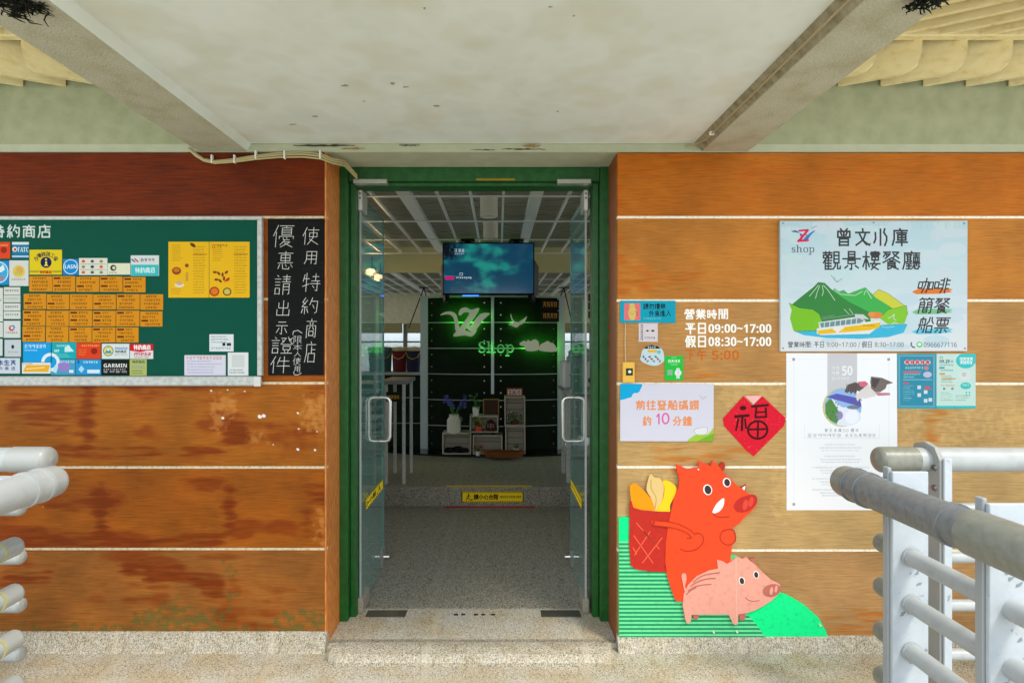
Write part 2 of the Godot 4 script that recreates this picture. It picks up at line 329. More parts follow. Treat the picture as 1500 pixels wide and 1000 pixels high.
# characters put together from others: [piece, left, top, width, height]
var joined := {
	"寺": [["土", 8, 0, 84, 44], ["寸", 0, 42, 100, 58]], "特": [["牜", 0, 0, 40, 100], ["寺", 42, 0, 58, 100]], "約": [["糸", 0, 0, 46, 100], ["勺", 46, 0, 54, 100]], "使": [["亻", 0, 0, 34, 100], ["吏", 30, 0, 70, 100]],
	"優": [["亻", 0, 0, 32, 100], ["憂", 28, 0, 72, 100]], "請": [["言", 0, 2, 40, 96], ["青", 43, 0, 57, 100]], "登": [["癶", 2, 0, 96, 46], ["豆", 6, 42, 88, 58]], "證": [["言", 0, 2, 38, 96], ["登", 40, 0, 60, 100]], "件": [["亻", 0, 0, 36, 100], ["牛", 32, 0, 68, 100]],
	"限": [["阝", 0, 0, 40, 100], ["艮", 36, 0, 64, 100]], "雚": [["艹", 0, 0, 100, 16], ["口", 4, 16, 42, 24], ["口", 54, 16, 42, 24], ["隹", 2, 38, 96, 62]], "觀": [["雚", 0, 0, 54, 100], ["見", 54, 2, 46, 98]],
	"小口": [["口", 20, 0, 60, 46], ["小", 0, 44, 100, 56]], "景": [["日", 22, 0, 56, 34], ["一", 0, 36, 100, 10], ["小口", 8, 46, 84, 54]], "樓": [["木", 0, 0, 40, 100], ["婁", 40, 0, 60, 100]], "加": [["力", 0, 0, 58, 100], ["口", 58, 18, 42, 66]],
	"咖": [["口", 0, 18, 30, 58], ["加", 30, 0, 70, 100]], "啡": [["口", 0, 18, 30, 58], ["非", 32, 0, 68, 100]], "間": [["門", 0, 0, 100, 100], ["日", 28, 50, 44, 44]], "簡": [["竹", 0, 0, 100, 26], ["間", 4, 28, 92, 72]], "船": [["舟", 0, 0, 52, 100], ["㕣", 52, 0, 48, 100]],
	"時": [["日", 0, 10, 34, 76], ["寺", 36, 0, 64, 100]], "假": [["亻", 0, 0, 32, 100], ["叚", 30, 0, 70, 100]], "往": [["彳", 0, 0, 38, 100], ["主", 36, 0, 64, 100]], "碼": [["石", 0, 6, 42, 92], ["馬", 42, 0, 58, 100]], "頭": [["豆", 0, 6, 46, 90], ["頁", 48, 0, 52, 100]],
	"鐘": [["金", 0, 0, 44, 100], ["童", 44, 0, 56, 100]], "福": [["礻", 0, 0, 42, 100], ["畐", 42, 0, 58, 100]], "攜": [["扌", 0, 0, 34, 100], ["隹", 36, 0, 62, 52], ["冏", 38, 56, 60, 44]], "進": [["隹", 30, 0, 66, 82], ["辶", 0, 0, 100, 100]], "階": [["阝", 0, 0, 38, 100], ["比", 36, 0, 64, 44], ["白", 40, 46, 54, 54]],
	"灣": [["氵", 0, 0, 24, 100], ["糸", 22, 0, 24, 58], ["言", 46, 0, 26, 58], ["糸", 74, 0, 24, 58], ["弓", 30, 60, 60, 40]], "鐵": [["金", 0, 0, 40, 100], ["口", 42, 20, 32, 24], ["工", 42, 50, 32, 40], ["戈", 40, 0, 60, 100]], "路": [["足", 0, 0, 46, 100], ["各", 44, 0, 56, 100]],
	"週": [["周", 30, 0, 66, 84], ["辶", 0, 0, 100, 100]], "一": [["-", 0, 0, 100, 100]],
}
func glyph(ch: String) -> Array:
	if ch == "-": return [[0.0, 0.5, 1.0, 0.5]]
	var out := []
	if strokes.has(ch):
		for s in strokes[ch]: out.append(s.map(func(v): return v / 100.0))
	elif joined.has(ch):
		for j in joined[ch]:
			for s in glyph(j[0]):
				var t := []
				for k in range(0, s.size(), 2):
					t.append(j[1] / 100.0 + s[k] * j[3] / 100.0); t.append(j[2] / 100.0 + s[k + 1] * j[4] / 100.0)
				out.append(t)
	return out

# ---------- print: shapes, strokes and letters drawn into an Image ----------
class Sheet:
	var img: Image
	var k := 1.0
	var o := Vector2.ZERO
	func _init(w: int, h: int, col: Color) -> void:
		img = Image.create_empty(w, h, false, Image.FORMAT_RGB8)
		img.fill(col)
	# the same sheet in other drawing units: zoom pixels per unit, origin in sheet units
	func view(origin: Vector2, per_unit: float) -> Sheet:
		var s: Sheet = Sheet.new(1, 1, Color.WHITE)
		s.img = img; s.k = k / per_unit; s.o = o + origin * k
		return s
	func poly(pts: PackedVector2Array, col: Color) -> void:
		var n := pts.size()
		var p := PackedVector2Array()
		var y0 := 1e9
		var y1 := -1e9
		for q in pts:
			var w := q * k + o
			p.append(w); y0 = minf(y0, w.y); y1 = maxf(y1, w.y)
		for y in range(maxi(0, floori(y0)), mini(img.get_height() - 1, ceili(y1)) + 1):
			var yc := y + 0.5
			var xs := []
			for i in n:
				var a := p[i]
				var b := p[(i + 1) % n]
				if (a.y <= yc) != (b.y <= yc): xs.append(a.x + (yc - a.y) / (b.y - a.y) * (b.x - a.x))
			xs.sort()
			for i in range(0, xs.size() - 1, 2):
				var xa := roundi(xs[i])
				var w := roundi(xs[i + 1]) - xa
				if w > 0: img.fill_rect(Rect2i(xa, y, w, 1), col)
	func rect(x0: float, y0: float, x1: float, y1: float, col: Color) -> void:
		var a := Vector2(x0, y0) * k + o
		var b := Vector2(x1, y1) * k + o
		img.fill_rect(Rect2i(roundi(a.x), roundi(a.y), maxi(1, roundi(b.x - a.x)), maxi(1, roundi(b.y - a.y))), col)
	func disc(c: Vector2, rx: float, ry: float, col: Color, turn := 0.0) -> void:
		var p := PackedVector2Array()
		for i in 28: p.append(c + Vector2(cos(TAU * i / 28) * rx, sin(TAU * i / 28) * ry).rotated(turn))
		poly(p, col)
	func line(pts: Array, t: float, col: Color) -> void:   # flat list x, y, x, y
		for i in range(0, pts.size() - 2, 2):
			var a := Vector2(pts[i], pts[i + 1])
			var b := Vector2(pts[i + 2], pts[i + 3])
			var d := (b - a).normalized() * t * 0.5
			var e := d.orthogonal()
			poly(PackedVector2Array([a - d * 0.6 + e, b + d * 0.6 + e, b + d * 0.6 - e, a - d * 0.6 - e]), col)
			if i > 0 and t * k > 3.0: disc(a, t * 0.5, t * 0.5, col)
# Chinese characters in a row (or a column) that fills the box
func write(s: Sheet, text: String, x0: float, y0: float, x1: float, y1: float, t: float, col: Color, down := false, gap := 0.12, lean := 0.0) -> void:
	var n := text.length()
	var step := (y1 - y0 if down else x1 - x0) / n
	for i in n:
		var x := x0 if down else x0 + step * i + step * gap * 0.5
		var y := y0 + step * i + step * gap * 0.5 if down else y0
		var w := x1 - x0 if down else step * (1.0 - gap)
		var h := step * (1.0 - gap) if down else y1 - y0
		for g in glyph(text[i]):
			var q := []
			for k in range(0, g.size(), 2):
				q.append(x + g[k] * w - lean * (g[k + 1] - 0.5) * h); q.append(y + g[k + 1] * h)
			s.line(q, t, col)
var fonts := {}
func font(kind: String) -> SystemFont:
	if not fonts.has(kind):
		var f := SystemFont.new()
		f.font_names = PackedStringArray(["Droid Serif" if kind.begins_with("serif") else "Droid Sans"])
		if kind.ends_with("bold"): f.font_weight = 700
		fonts[kind] = f
	return fonts[kind]
func letters(text: String, kind := "sans", depth := 0.0) -> TextMesh:
	var t := TextMesh.new()
	t.text = text; t.font = font(kind); t.font_size = 64; t.pixel_size = 0.01; t.depth = depth
	t.horizontal_alignment = HORIZONTAL_ALIGNMENT_LEFT
	return t
# Latin letters and figures stretched to fill the box
func type(s: Sheet, text: String, x0: float, y0: float, x1: float, y1: float, col: Color, kind := "sans", lean := 0.0) -> void:
	var a := letters(text, kind).get_mesh_arrays()
	var v: PackedVector3Array = a[Mesh.ARRAY_VERTEX]
	var idx = a[Mesh.ARRAY_INDEX]
	if v.is_empty(): return
	if idx == null: idx = range(v.size())
	var lo := Vector2(1e9, 1e9)
	var hi := -lo
	for p in v:
		lo = lo.min(Vector2(p.x, p.y)); hi = hi.max(Vector2(p.x, p.y))
	var f := Vector2((x1 - x0) / (hi.x - lo.x), (y1 - y0) / (hi.y - lo.y))
	for k in range(0, idx.size(), 3):
		var t := PackedVector2Array()
		for j in 3:
			var p: Vector3 = v[idx[k + j]]
			var y := y1 - (p.y - lo.y) * f.y
			t.append(Vector2(x0 + (p.x - lo.x) * f.x - lean * (y - y1), y))
		s.poly(t, col)
# print too small to read: rows of short marks
func small_print(s: Sheet, x0: float, y0: float, x1: float, y1: float, col: Color, pitch := 0.0) -> void:
	var h := y1 - y0
	var p := pitch if pitch > 0.0 else h * 1.15
	var x := x0
	while x + p * 0.8 <= x1 + 0.01:
		var w := p * 0.82
		for k in 2 + rng.randi() % 2:
			var yy := y0 + h * (0.1 + 0.4 * k) 
			s.line([x, yy, x + w * rng.randf_range(0.7, 1.0), yy], h * 0.13, col)
		for k in 1 + rng.randi() % 2:
			var xx := x + w * rng.randf_range(0.1, 0.9)
			s.line([xx, y0 + h * rng.randf_range(0.0, 0.3), xx - w * rng.randf_range(-0.1, 0.2), y1], h * 0.13, col)
		x += p
# several rows of small print in a box
func rows(s: Sheet, x0: float, y0: float, x1: float, y1: float, n: int, col: Color, fill := 0.5, ragged := 0.3) -> void:
	var st := (y1 - y0) / n
	for i in n:
		var w := (x1 - x0) * (1.0 - rng.randf() * ragged)
		small_print(s, x0, y0 + i * st, x0 + w, y0 + i * st + st * fill, col)
# raised lettering of pen strokes, each stroke a little prouder than the one before
func raised(st: SurfaceTool, text: String, x0: float, y0: float, x1: float, y1: float, t: float, z: float) -> void:
	var n := text.length()
	var step := (x1 - x0) / n
	var q := 0
	for i in n:
		for g in glyph(text[i]):
			for k in range(0, g.size() - 2, 2):
				var a := Vector2(x0 + step * (i + 0.06 + g[k] * 0.88), y1 + (y0 - y1) * g[k + 1])
				var b := Vector2(x0 + step * (i + 0.06 + g[k + 2] * 0.88), y1 + (y0 - y1) * g[k + 3])
				var d := (b - a).normalized() * t * 0.5
				var e := d.orthogonal()
				add_prism(st, PackedVector2Array([a - d * 0.7 + e, b + d * 0.7 + e, b + d * 0.7 - e, a - d * 0.7 - e]), z - 0.001, z + 0.0006 + 0.00012 * (q % 9))
				q += 1

# ---------- wood ----------
# boards of the panelling: row tones differ, grain runs along the boards; stains are drawn as outlines with ragged edges
func wood_sheet(u0: float, v0: float, w: int, h: int, s: float, edges: Array, tones: Array, dark: Color, pale: Color, moss: Color, stains: Array, sd: int, streaks: float, grain: float) -> Image:
	var wide := noise(0.02, FastNoiseLite.TYPE_SIMPLEX_SMOOTH, 4, sd).get_image(w / 6, h)
	var fine := noise(0.3, FastNoiseLite.TYPE_SIMPLEX_SMOOTH, 3, sd + 1).get_image(w / 28, h)
	var blot := noise(0.012, FastNoiseLite.TYPE_SIMPLEX_SMOOTH, 4, sd + 2).get_image(w / 2, h / 2)
	var rag := noise(0.07, FastNoiseLite.TYPE_SIMPLEX_SMOOTH, 5, sd + 3).get_image(w / 8, h)
	var mask := Sheet.new(w / 2, h / 2, Color.BLACK)
	mask.k = s * 0.5; mask.o = -Vector2(u0, v0) * s * 0.5
	for q in stains:
		mask.poly(PackedVector2Array(q[1]), q[0])
	var spot := noise(0.05, FastNoiseLite.TYPE_SIMPLEX_SMOOTH, 5, sd + 4).get_image(w, h)
	spot.convert(Image.FORMAT_L8)
	var S: PackedByteArray = spot.get_data()
	for im in [wide, fine, blot, rag]:
		im.convert(Image.FORMAT_L8)
	mask.img.resize(w / 26, h / 26, Image.INTERPOLATE_BILINEAR)
	mask.img.resize(w, h, Image.INTERPOLATE_CUBIC)
	for im in [wide, fine, blot, rag]: im.resize(w, h, Image.INTERPOLATE_CUBIC)
	var A: PackedByteArray = wide.get_data()
	var B: PackedByteArray = fine.get_data()
	var C: PackedByteArray = blot.get_data()
	var R: PackedByteArray = rag.get_data()
	var M: PackedByteArray = mask.img.get_data()
	var out := PackedByteArray()
	out.resize(w * h * 3)
	var row := 0
	for y in h:
		var v := v0 + y / s
		while row < edges.size() - 1 and v > edges[row]: row += 1
		var t: Color = tones[row]
		for x in w:
			var i := y * w + x
			var a := A[i] / 255.0
			var b := B[i] / 255.0
			var c := C[i] / 255.0
			var r := R[i] / 255.0
			var g := 0.88 + grain * (b - 0.5) + grain * 1.1 * (c - 0.5)
			var cr := t.r * g
			var cg := t.g * g
			var cb := t.b * g
			var k := clampf((a * 0.6 + c * 0.6 + 0.2 * (b - 0.5) - 0.72 + streaks) * 3.0, 0.0, 0.6)
			k = maxf(k, smoothstep(0.15, 1.15, M[i * 3] / 255.0 + (r - 0.5) * 1.3 + (b - 0.5) * 0.5 + (c - 0.5) * 0.6) * 0.78 if M[i * 3] > 20 else 0.0)
			cr = lerpf(cr, dark.r * (0.8 + 0.4 * b), k); cg = lerpf(cg, dark.g * (0.8 + 0.4 * b), k); cb = lerpf(cb, dark.b * (0.8 + 0.4 * b), k)
			if M[i * 3 + 1] > 20:
				k = smoothstep(0.3, 1.2, M[i * 3 + 1] / 255.0 + (S[i] / 255.0 - 0.5) * 1.6 + (r - 0.5) * 0.6) * 0.42
				cr = lerpf(cr, pale.r, k); cg = lerpf(cg, pale.g, k); cb = lerpf(cb, pale.b, k)
			if M[i * 3 + 2] > 20:
				k = smoothstep(0.45, 1.1, M[i * 3 + 2] / 255.0 + (S[i] / 255.0 - 0.5) * 2.2 + (r - 0.5) * 0.4) * 0.6
				cr = lerpf(cr, moss.r, k); cg = lerpf(cg, moss.g, k); cb = lerpf(cb, moss.b, k)
			out[i * 3] = clampi(int(cr * 255.0), 0, 255); out[i * 3 + 1] = clampi(int(cg * 255.0), 0, 255); out[i * 3 + 2] = clampi(int(cb * 255.0), 0, 255)
	return Image.create_from_data(w, h, false, Image.FORMAT_RGB8, out)
func grain_lines(w: StandardMaterial3D) -> void:
	patches(w, [[0.0, c8(222, 214, 204)], [0.35, c8(244, 241, 237)], [0.6, c8(255, 255, 255)], [1.0, c8(255, 255, 255)]], noise(0.035, FastNoiseLite.TYPE_SIMPLEX_SMOOTH, 5, 73), 1.0)
	w.uv2_scale = Vector3(0.45, 7.0, 1.0)
func pts(a: Array) -> PackedVector2Array:
	var p := PackedVector2Array()
	for k in range(0, a.size(), 2): p.append(Vector2(a[k], a[k + 1]))
	return p
func band(u0: float, v0: float, u1: float, v1: float) -> Array:
	return [Vector2(u0, v0), Vector2(u1, v0), Vector2(u1, v1), Vector2(u0, v1)]

var M := {}
func make_materials() -> void:
	# washed pebble floor
	var peb := noise(0.21, FastNoiseLite.TYPE_CELLULAR, 1, 5)
	M.pebble = pattern([[0.0, c8(88, 86, 80)], [0.12, c8(142, 138, 128)], [0.3, c8(178, 173, 160)], [0.55, c8(198, 193, 180)], [0.78, c8(184, 175, 157)], [0.9, c8(218, 215, 206)], [1.0, c8(136, 132, 121)]], peb, 1.35, 0.85, 6.0, 1024)
	patches(M.pebble, [[0.0, c8(244, 230, 204)], [0.4, c8(250, 243, 228)], [0.6, c8(254, 252, 246)], [1.0, c8(255, 255, 255)]], noise(0.012, FastNoiseLite.TYPE_SIMPLEX_SMOOTH, 4, 9), 0.55)
	var peb2 := noise(0.21, FastNoiseLite.TYPE_CELLULAR, 1, 6)
	M.pebble_in = pattern([[0.0, c8(60, 56, 48)], [0.2, c8(100, 96, 84)], [0.45, c8(148, 142, 126)], [0.7, c8(164, 157, 139)], [0.88, c8(186, 180, 164)], [1.0, c8(108, 103, 90)]], peb2, 1.2, 0.55, 4.0, 1024)
	M.curb = pattern([[0.0, c8(84, 80, 74)], [0.2, c8(150, 144, 132)], [0.5, c8(196, 190, 176)], [0.8, c8(214, 208, 196)], [1.0, c8(140, 134, 122)]], peb, 1.3, 0.85, 6.0, 1024)
	patches(M.curb, [[0.0, c8(226, 218, 198)], [0.4, c8(246, 242, 230)], [1.0, c8(255, 255, 255)]], noise(0.02, FastNoiseLite.TYPE_SIMPLEX_SMOOTH, 4, 19), 0.7)
	# painted concrete
	var trowel := noise(0.01, FastNoiseLite.TYPE_SIMPLEX_SMOOTH, 5, 12)
	M.plaster = pattern([[0.0, c8(222, 229, 224)], [0.4, c8(226, 233, 228)], [0.55, c8(229, 236, 232)], [1.0, c8(227, 234, 230)]], trowel, 0.45, 0.9, 0.0)
	M.plaster.normal_enabled = true
	M.plaster.normal_texture = ntex(noise(0.012, FastNoiseLite.TYPE_SIMPLEX_SMOOTH, 3, 13), 512, null, 1.0)
	patches(M.plaster, [[0.0, c8(246, 241, 230)], [0.32, c8(250, 248, 242)], [0.4, c8(253, 252, 250)], [0.6, c8(255, 255, 254)], [0.7, c8(251, 251, 249)], [1.0, c8(250, 250, 247)]], noise(0.008, FastNoiseLite.TYPE_SIMPLEX_SMOOTH, 3, 33), 0.7)
	M.rough = pattern([[0.0, c8(176, 176, 160)], [0.5, c8(192, 192, 176)], [1.0, c8(206, 206, 190)]], noise(0.12, FastNoiseLite.TYPE_SIMPLEX_SMOOTH, 4, 14), 1.6, 0.95, 1.6)
	patches(M.rough, [[0.0, c8(228, 222, 204)], [0.45, c8(246, 244, 234)], [1.0, c8(255, 255, 255)]], noise(0.02, FastNoiseLite.TYPE_SIMPLEX_SMOOTH, 4, 15), 0.6)
	M.beam = pattern([[0.0, c8(150, 156, 124)], [0.5, c8(160, 164, 132)], [1.0, c8(168, 171, 140)]], noise(0.02, FastNoiseLite.TYPE_SIMPLEX_SMOOTH, 4, 16), 0.8, 0.9, 1.2)
	M.cream = pattern([[0.0, c8(212, 192, 134)], [0.35, c8(236, 220, 168)], [1.0, c8(243, 231, 186)]], noise(0.03, FastNoiseLite.TYPE_SIMPLEX_SMOOTH, 4, 17), 0.9, 0.85, 1.5)
	M.green = pattern([[0.0, c8(6, 66, 16)], [0.5, c8(9, 80, 22)], [1.0, c8(14, 94, 30)]], noise(0.02, FastNoiseLite.TYPE_SIMPLEX_SMOOTH, 4, 18), 1.5, 0.42, 0.6)
	M.steel = mat(c8(205, 205, 200), 0.28, 1.0)
	M.alu = pattern([[0.0, c8(150, 152, 146)], [0.5, c8(176, 178, 172)], [1.0, c8(190, 192, 186)]], noise(0.03, FastNoiseLite.TYPE_SIMPLEX_SMOOTH, 4, 28), 2.0, 0.45, 0.0)
	M.white = mat(c8(232, 232, 228), 0.5)
	M.black = mat(c8(24, 24, 24), 0.5)
	# rails: painted steel with grime
	M.rail = pattern([[0.0, c8(148, 151, 149)], [0.35, c8(158, 162, 161)], [1.0, c8(166, 170, 170)]], noise(0.02, FastNoiseLite.TYPE_SIMPLEX_SMOOTH, 5, 21), 1.2, 0.38, 0.8)
	M.rail_worn = pattern([[0.0, c8(82, 83, 80)], [0.25, c8(101, 103, 102)], [0.6, c8(109, 111, 111)], [0.85, c8(114, 116, 116)], [0.93, c8(150, 150, 146)], [1.0, c8(186, 186, 183)]], noise(0.05, FastNoiseLite.TYPE_SIMPLEX_SMOOTH, 5, 22), 1.4, 0.42, 1.5)
	M.plate = pattern([[0.0, c8(126, 132, 138)], [0.17, c8(136, 142, 148)], [0.19, c8(170, 178, 184)], [1.0, c8(178, 185, 190)]], noise(0.03, FastNoiseLite.TYPE_SIMPLEX_SMOOTH, 5, 23), 1.3, 0.4, 0.6)
	M.cap = pattern([[0.0, c8(104, 105, 94)], [0.5, c8(120, 121, 110)], [1.0, c8(130, 131, 121)]], noise(0.03, FastNoiseLite.TYPE_SIMPLEX_SMOOTH, 4, 24), 2.0, 0.36, 0.5)
	M.cap_pale = mat(c8(152, 154, 151), 0.3)
	M.lichen = mat(c8(164, 160, 122), 0.9)
	M.bolt = mat(c8(120, 120, 116), 0.4, 0.8)

func make_camera_and_light() -> void:
	var cam := Camera3D.new()
	cam.name = "camera"
	cam.projection = Camera3D.PROJECTION_FRUSTUM
	cam.near = 0.05; cam.far = 3000.0
	cam.size = 2.0 * 0.05 * 500.0 / 830.0
	cam.frustum_offset = Vector2(0.05 * 20.0 / 830.0, 0.0)
	cam.position = Vector3(0, EYE, 0)
	add_child(cam)
	cam.current = true
	var env := Environment.new()
	env.background_mode = Environment.BG_SKY
	var sky := Sky.new()
	var psm := ProceduralSkyMaterial.new()
	psm.sky_top_color = c8(206, 218, 232); psm.sky_horizon_color = c8(228, 233, 236); psm.sky_curve = 0.2
	psm.ground_bottom_color = c8(120, 124, 110); psm.ground_horizon_color = c8(190, 196, 194)
	psm.sky_energy_multiplier = 1.0
	sky.sky_material = psm
	env.sky = sky
	env.tonemap_mode = Environment.TONE_MAPPER_LINEAR
	env.tonemap_exposure = 3.1
	env.sdfgi_enabled = true; env.ssao_enabled = true; env.ssil_enabled = true
	var we := WorldEnvironment.new()
	we.name = "world_environment"; we.environment = env
	add_child(we)
	var sun := DirectionalLight3D.new()
	sun.name = "sun"
	sun.light_energy = 0.36; sun.light_angular_distance = 14.0; sun.light_color = c8(255, 246, 232)
	sun.shadow_enabled = true
	sun.rotation_degrees = Vector3(-52, 42, 0)   # from behind the right shoulder
	add_child(sun)

# ---------- the shell of the place ----------
const EDGE_L := -0.8562    # wood ends left of the door
const EDGE_R := 0.5946
const TOP := 2.472         # underside of the wall beam
const BACK := -14.4
func make_setting() -> void:
	# far terrain round the lookout, water beyond
	setting("terrain", box(Vector3(-900, -5.2, -900), Vector3(900, -4.0, 900)), pattern([[0.0, c8(164, 164, 152)], [0.5, c8(186, 184, 172)], [1.0, c8(200, 198, 186)]], noise(0.02, FastNoiseLite.TYPE_SIMPLEX_SMOOTH, 4, 40), 0.02, 0.95))
	setting("terrace_floor", box(Vector3(-7, -0.25, -2.86), Vector3(7, 0, -1.98)), M.pebble)
	setting("bridge_deck", box(Vector3(-1.75, -0.25, -1.98), Vector3(1.45, -0.004, 9)), M.pebble)
	# indoor floor with its step, terrazzo
	setting("shop_floor", box(Vector3(-6.5, -0.3, -5.22), Vector3(6.5, 0.02, -2.845)), M.pebble_in)
	setting("raised_floor", box(Vector3(-6.5, -0.3, BACK), Vector3(6.5, 0.197, -5.2), 0.006), M.pebble_in)
	# low rounded water bar before the door
	var st := begin()
	var prof := [[0.0, 0.0], [0.002, 0.016], [0.012, 0.03], [0.035, 0.04], [0.09, 0.045], [0.14, 0.04], [0.165, 0.03], [0.176, 0.016], [0.178, 0.0]]   # across, from the front
	var z0 := -2.667
	var xa := -0.845
	var xb := 0.572
	var n := 40
	var grid := []
	for i in n + 1:
		var x := lerpf(xa, xb, float(i) / n)
		var e := minf(x - xa, xb - x)
		var r := sqrt(clampf(1.0 - pow(1.0 - clampf(e / 0.11, 0.0, 1.0), 2.0), 0.0, 1.0))
		var line := []
		for p in prof:
			var zz: float = 0.09 + (p[0] - 0.09) * maxf(r, 0.02)
			line.append(Vector3(x, p[1] * minf(1.0, r * 1.3 + 0.02), z0 - zz))
		grid.append(line)
	for i in n:
		for k in prof.size() - 1:
			var q := [grid[i][k], grid[i + 1][k], grid[i + 1][k + 1], grid[i][k + 1]]
			face(st, q, ((q[1] - q[0]).cross(q[2] - q[0]) * -1.0).normalized() if ((q[1] - q[0]).cross(q[2] - q[0])).y < 0 else (q[1] - q[0]).cross(q[2] - q[0]).normalized())
	setting("threshold_ridge", st.commit(), M.curb)
	setting("threshold", along_x([[-2.825, 0.0], [-3.2, 0.0], [-3.2, 0.0225], [-2.9, 0.0215], [-2.84, 0.018], [-2.825, 0.002]], EDGE_L + 0.002, EDGE_R - 0.002), M.pebble)

func sloped_skirting(x0: float, x1: float, h: float, called_label: String) -> void:
	single("skirting", called_label, "skirting", along_x([[WZ + 0.045, 0.0], [WZ + 0.04, 0.01], [WZ + 0.016, h - 0.006], [WZ + 0.008, h], [WZ - 0.02, h], [WZ - 0.02, 0.0]], x0, x1), M.curb)

func make_walls() -> void:
	# left panelling
	var dark := c8(108, 39, 2)
	var L := [318.0, 438.0, 561.0, 684.5, 804.0, 999.0]
	var stL := [
		[Color(1, 0, 0), band(-20, 225, 300, 318)], [Color(0.55, 0, 0), band(300, 225, 480, 318)],
		[Color(1, 0, 0), band(0, 786, 330, 800)], [Color(1, 0, 0), band(55, 734, 170, 745)], [Color(0.9, 0, 0), band(0, 760, 175, 772)], [Color(1, 0, 0), band(140, 700, 165, 800)],
		[Color(0.9, 0, 0), band(325, 715, 350, 790)], [Color(0.8, 0, 0), band(330, 700, 470, 712)], [Color(0.7, 0, 0), band(445, 705, 478, 780)],
		[Color(1, 0, 0), [Vector2(165, 810), Vector2(235, 815), Vector2(335, 852), Vector2(337, 868), Vector2(290, 868), Vector2(180, 838)]], [Color(0.8, 0, 0), band(0, 830, 90, 850)], [Color(0.7, 0, 0), band(60, 868, 80, 885)],
		[Color(0.85, 0, 0), band(112, 562, 130, 650)], [Color(0.9, 0, 0), [Vector2(325, 612), Vector2(360, 605), Vector2(372, 640), Vector2(340, 650), Vector2(330, 672), Vector2(320, 640)]], [Color(0.7, 0, 0), band(0, 655, 330, 664)], [Color(0.6, 0, 0), band(128, 590, 300, 600)], [Color(0.6, 0, 0), band(0, 575, 110, 640)],
		[Color(0, 1, 0), [Vector2(300, 575), Vector2(345, 572), Vector2(335, 625), Vector2(305, 630)]], [Color(0, 0.8, 0), [Vector2(375, 628), Vector2(395, 630), Vector2(392, 648), Vector2(372, 645)]], [Color(0, 0.9, 0), band(440, 570, 474, 630)], [Color(0, 0.8, 0), band(455, 740, 476, 800)],
		[Color(0, 0, 1), [Vector2(110, 915), Vector2(190, 905), Vector2(255, 895), Vector2(322, 898), Vector2(335, 925), Vector2(100, 925)]], [Color(0, 0, 0.8), band(225, 880, 275, 900)], [Color(0, 0, 0.7), band(0, 916, 470, 928)], [Color(0, 0, 0.5), band(330, 815, 345, 920)], [Color(0, 0, 0.7), band(400, 890, 478, 925)]]
	var tonesL := [c8(104, 38, 6), c8(160, 84, 16), c8(162, 86, 16), c8(172, 99, 24), c8(169, 92, 20), c8(161, 99, 40)]  # dark top row: old stain with shade painted into the tone
	var imgL := wood_sheet(-222.0, 222.0, 980, 994, 1.4, L, tonesL, dark, c8(206, 150, 90), c8(86, 92, 44), stL, 70, 0.03, 0.2)
	# chips of white paint
	var chip := Sheet.new(1, 1, Color.WHITE)
	chip.img = imgL; chip.k = 1.4; chip.o = -Vector2(-222, 222) * 1.4
	for q in [[326, 612, 2.2], [380, 610, 3.2], [386, 609, 3], [436, 605, 1.8], [437, 628, 1.5], [436, 658, 2.4], [461, 659, 2], [309, 572, 1.6], [333, 571, 1.2], [358, 573, 1.2], [464, 632, 1.2], [400, 651, 1.0], [62, 742, 0.8]]:
		chip.disc(Vector2(q[0], q[1]), q[2], q[2] * 0.8, c8(226, 222, 214), 0.5)
	var woodL := pic(imgL, 0.55, true)
	woodL.metallic_specular = 0.24
	woodL.normal_enabled = true; woodL.normal_texture = ntex(noise(0.06, FastNoiseLite.TYPE_SIMPLEX_SMOOTH, 4, 71), 512, null, 1.0); woodL.normal_scale = 0.35
	for w: StandardMaterial3D in [woodL]: grain_lines(w)
	panelling("left", woodL, [224.0, 316.0, 320.0, 436.0, 440.0, 559.0, 563.0, 682.5, 686.5, 802.0, 806.0, 924.0], -1300.0, 478.0, 475.0, -222.0, 222.0, 700.0, 710.0, "weathered reddish brown panelled wall left of the green door frame, behind the notice board")
	# right panelling
	var stR := [
		[Color(0.6, 0, 0), band(905, 225, 1060, 250)], [Color(0.55, 0, 0), [Vector2(915, 400), Vector2(980, 385), Vector2(1030, 402), Vector2(1010, 425), Vector2(925, 418)]], [Color(0.5, 0, 0), band(1080, 232, 1400, 262)],
		[Color(0.5, 0, 0), band(905, 225, 918, 440)], [Color(0.35, 0, 0), band(1000, 540, 1080, 558)], [Color(0.45, 0, 0), band(960, 650, 1100, 680)],
		[Color(0, 1, 0), band(1045, 564, 1150, 600)], [Color(0, 0.8, 0), band(1120, 690, 1160, 760)], [Color(0, 0.7, 0), band(1320, 600, 1500, 680)], [Color(0, 0.7, 0), band(920, 690, 1000, 710)],
		[Color(0.5, 0, 0), [Vector2(1352, 600), Vector2(1385, 602), Vector2(1380, 640), Vector2(1362, 650)]], [Color(0, 0, 0.35), band(1205, 905, 1500, 930)], [Color(0.4, 0, 0), band(1200, 890, 1320, 928)], [Color(0.4, 0, 0), band(1065, 812, 1300, 822)]]
	var tonesR := [c8(200, 114, 30), c8(202, 130, 52), c8(202, 148, 84), c8(206, 167, 106), c8(208, 171, 112), c8(186, 143, 92)]
	var imgR := wood_sheet(900.0, 222.0, 980, 994, 1.4, [318.0, 440.0, 562.0, 684.0, 806.0, 999.0], tonesR, c8(180, 88, 14), c8(214, 174, 112), c8(120, 100, 70), stR, 90, -0.24, 0.13)
	# ghost of lettering that was peeled off, baked into the varnish
	var gh := Sheet.new(1, 1, Color.WHITE)
	gh.img = imgR; gh.k = 1.4; gh.o = -Vector2(900, 222) * 1.4
	write(gh, "下午", 1003, 512, 1037, 528, 2.2, c8(190, 98, 32), false, 0.18)
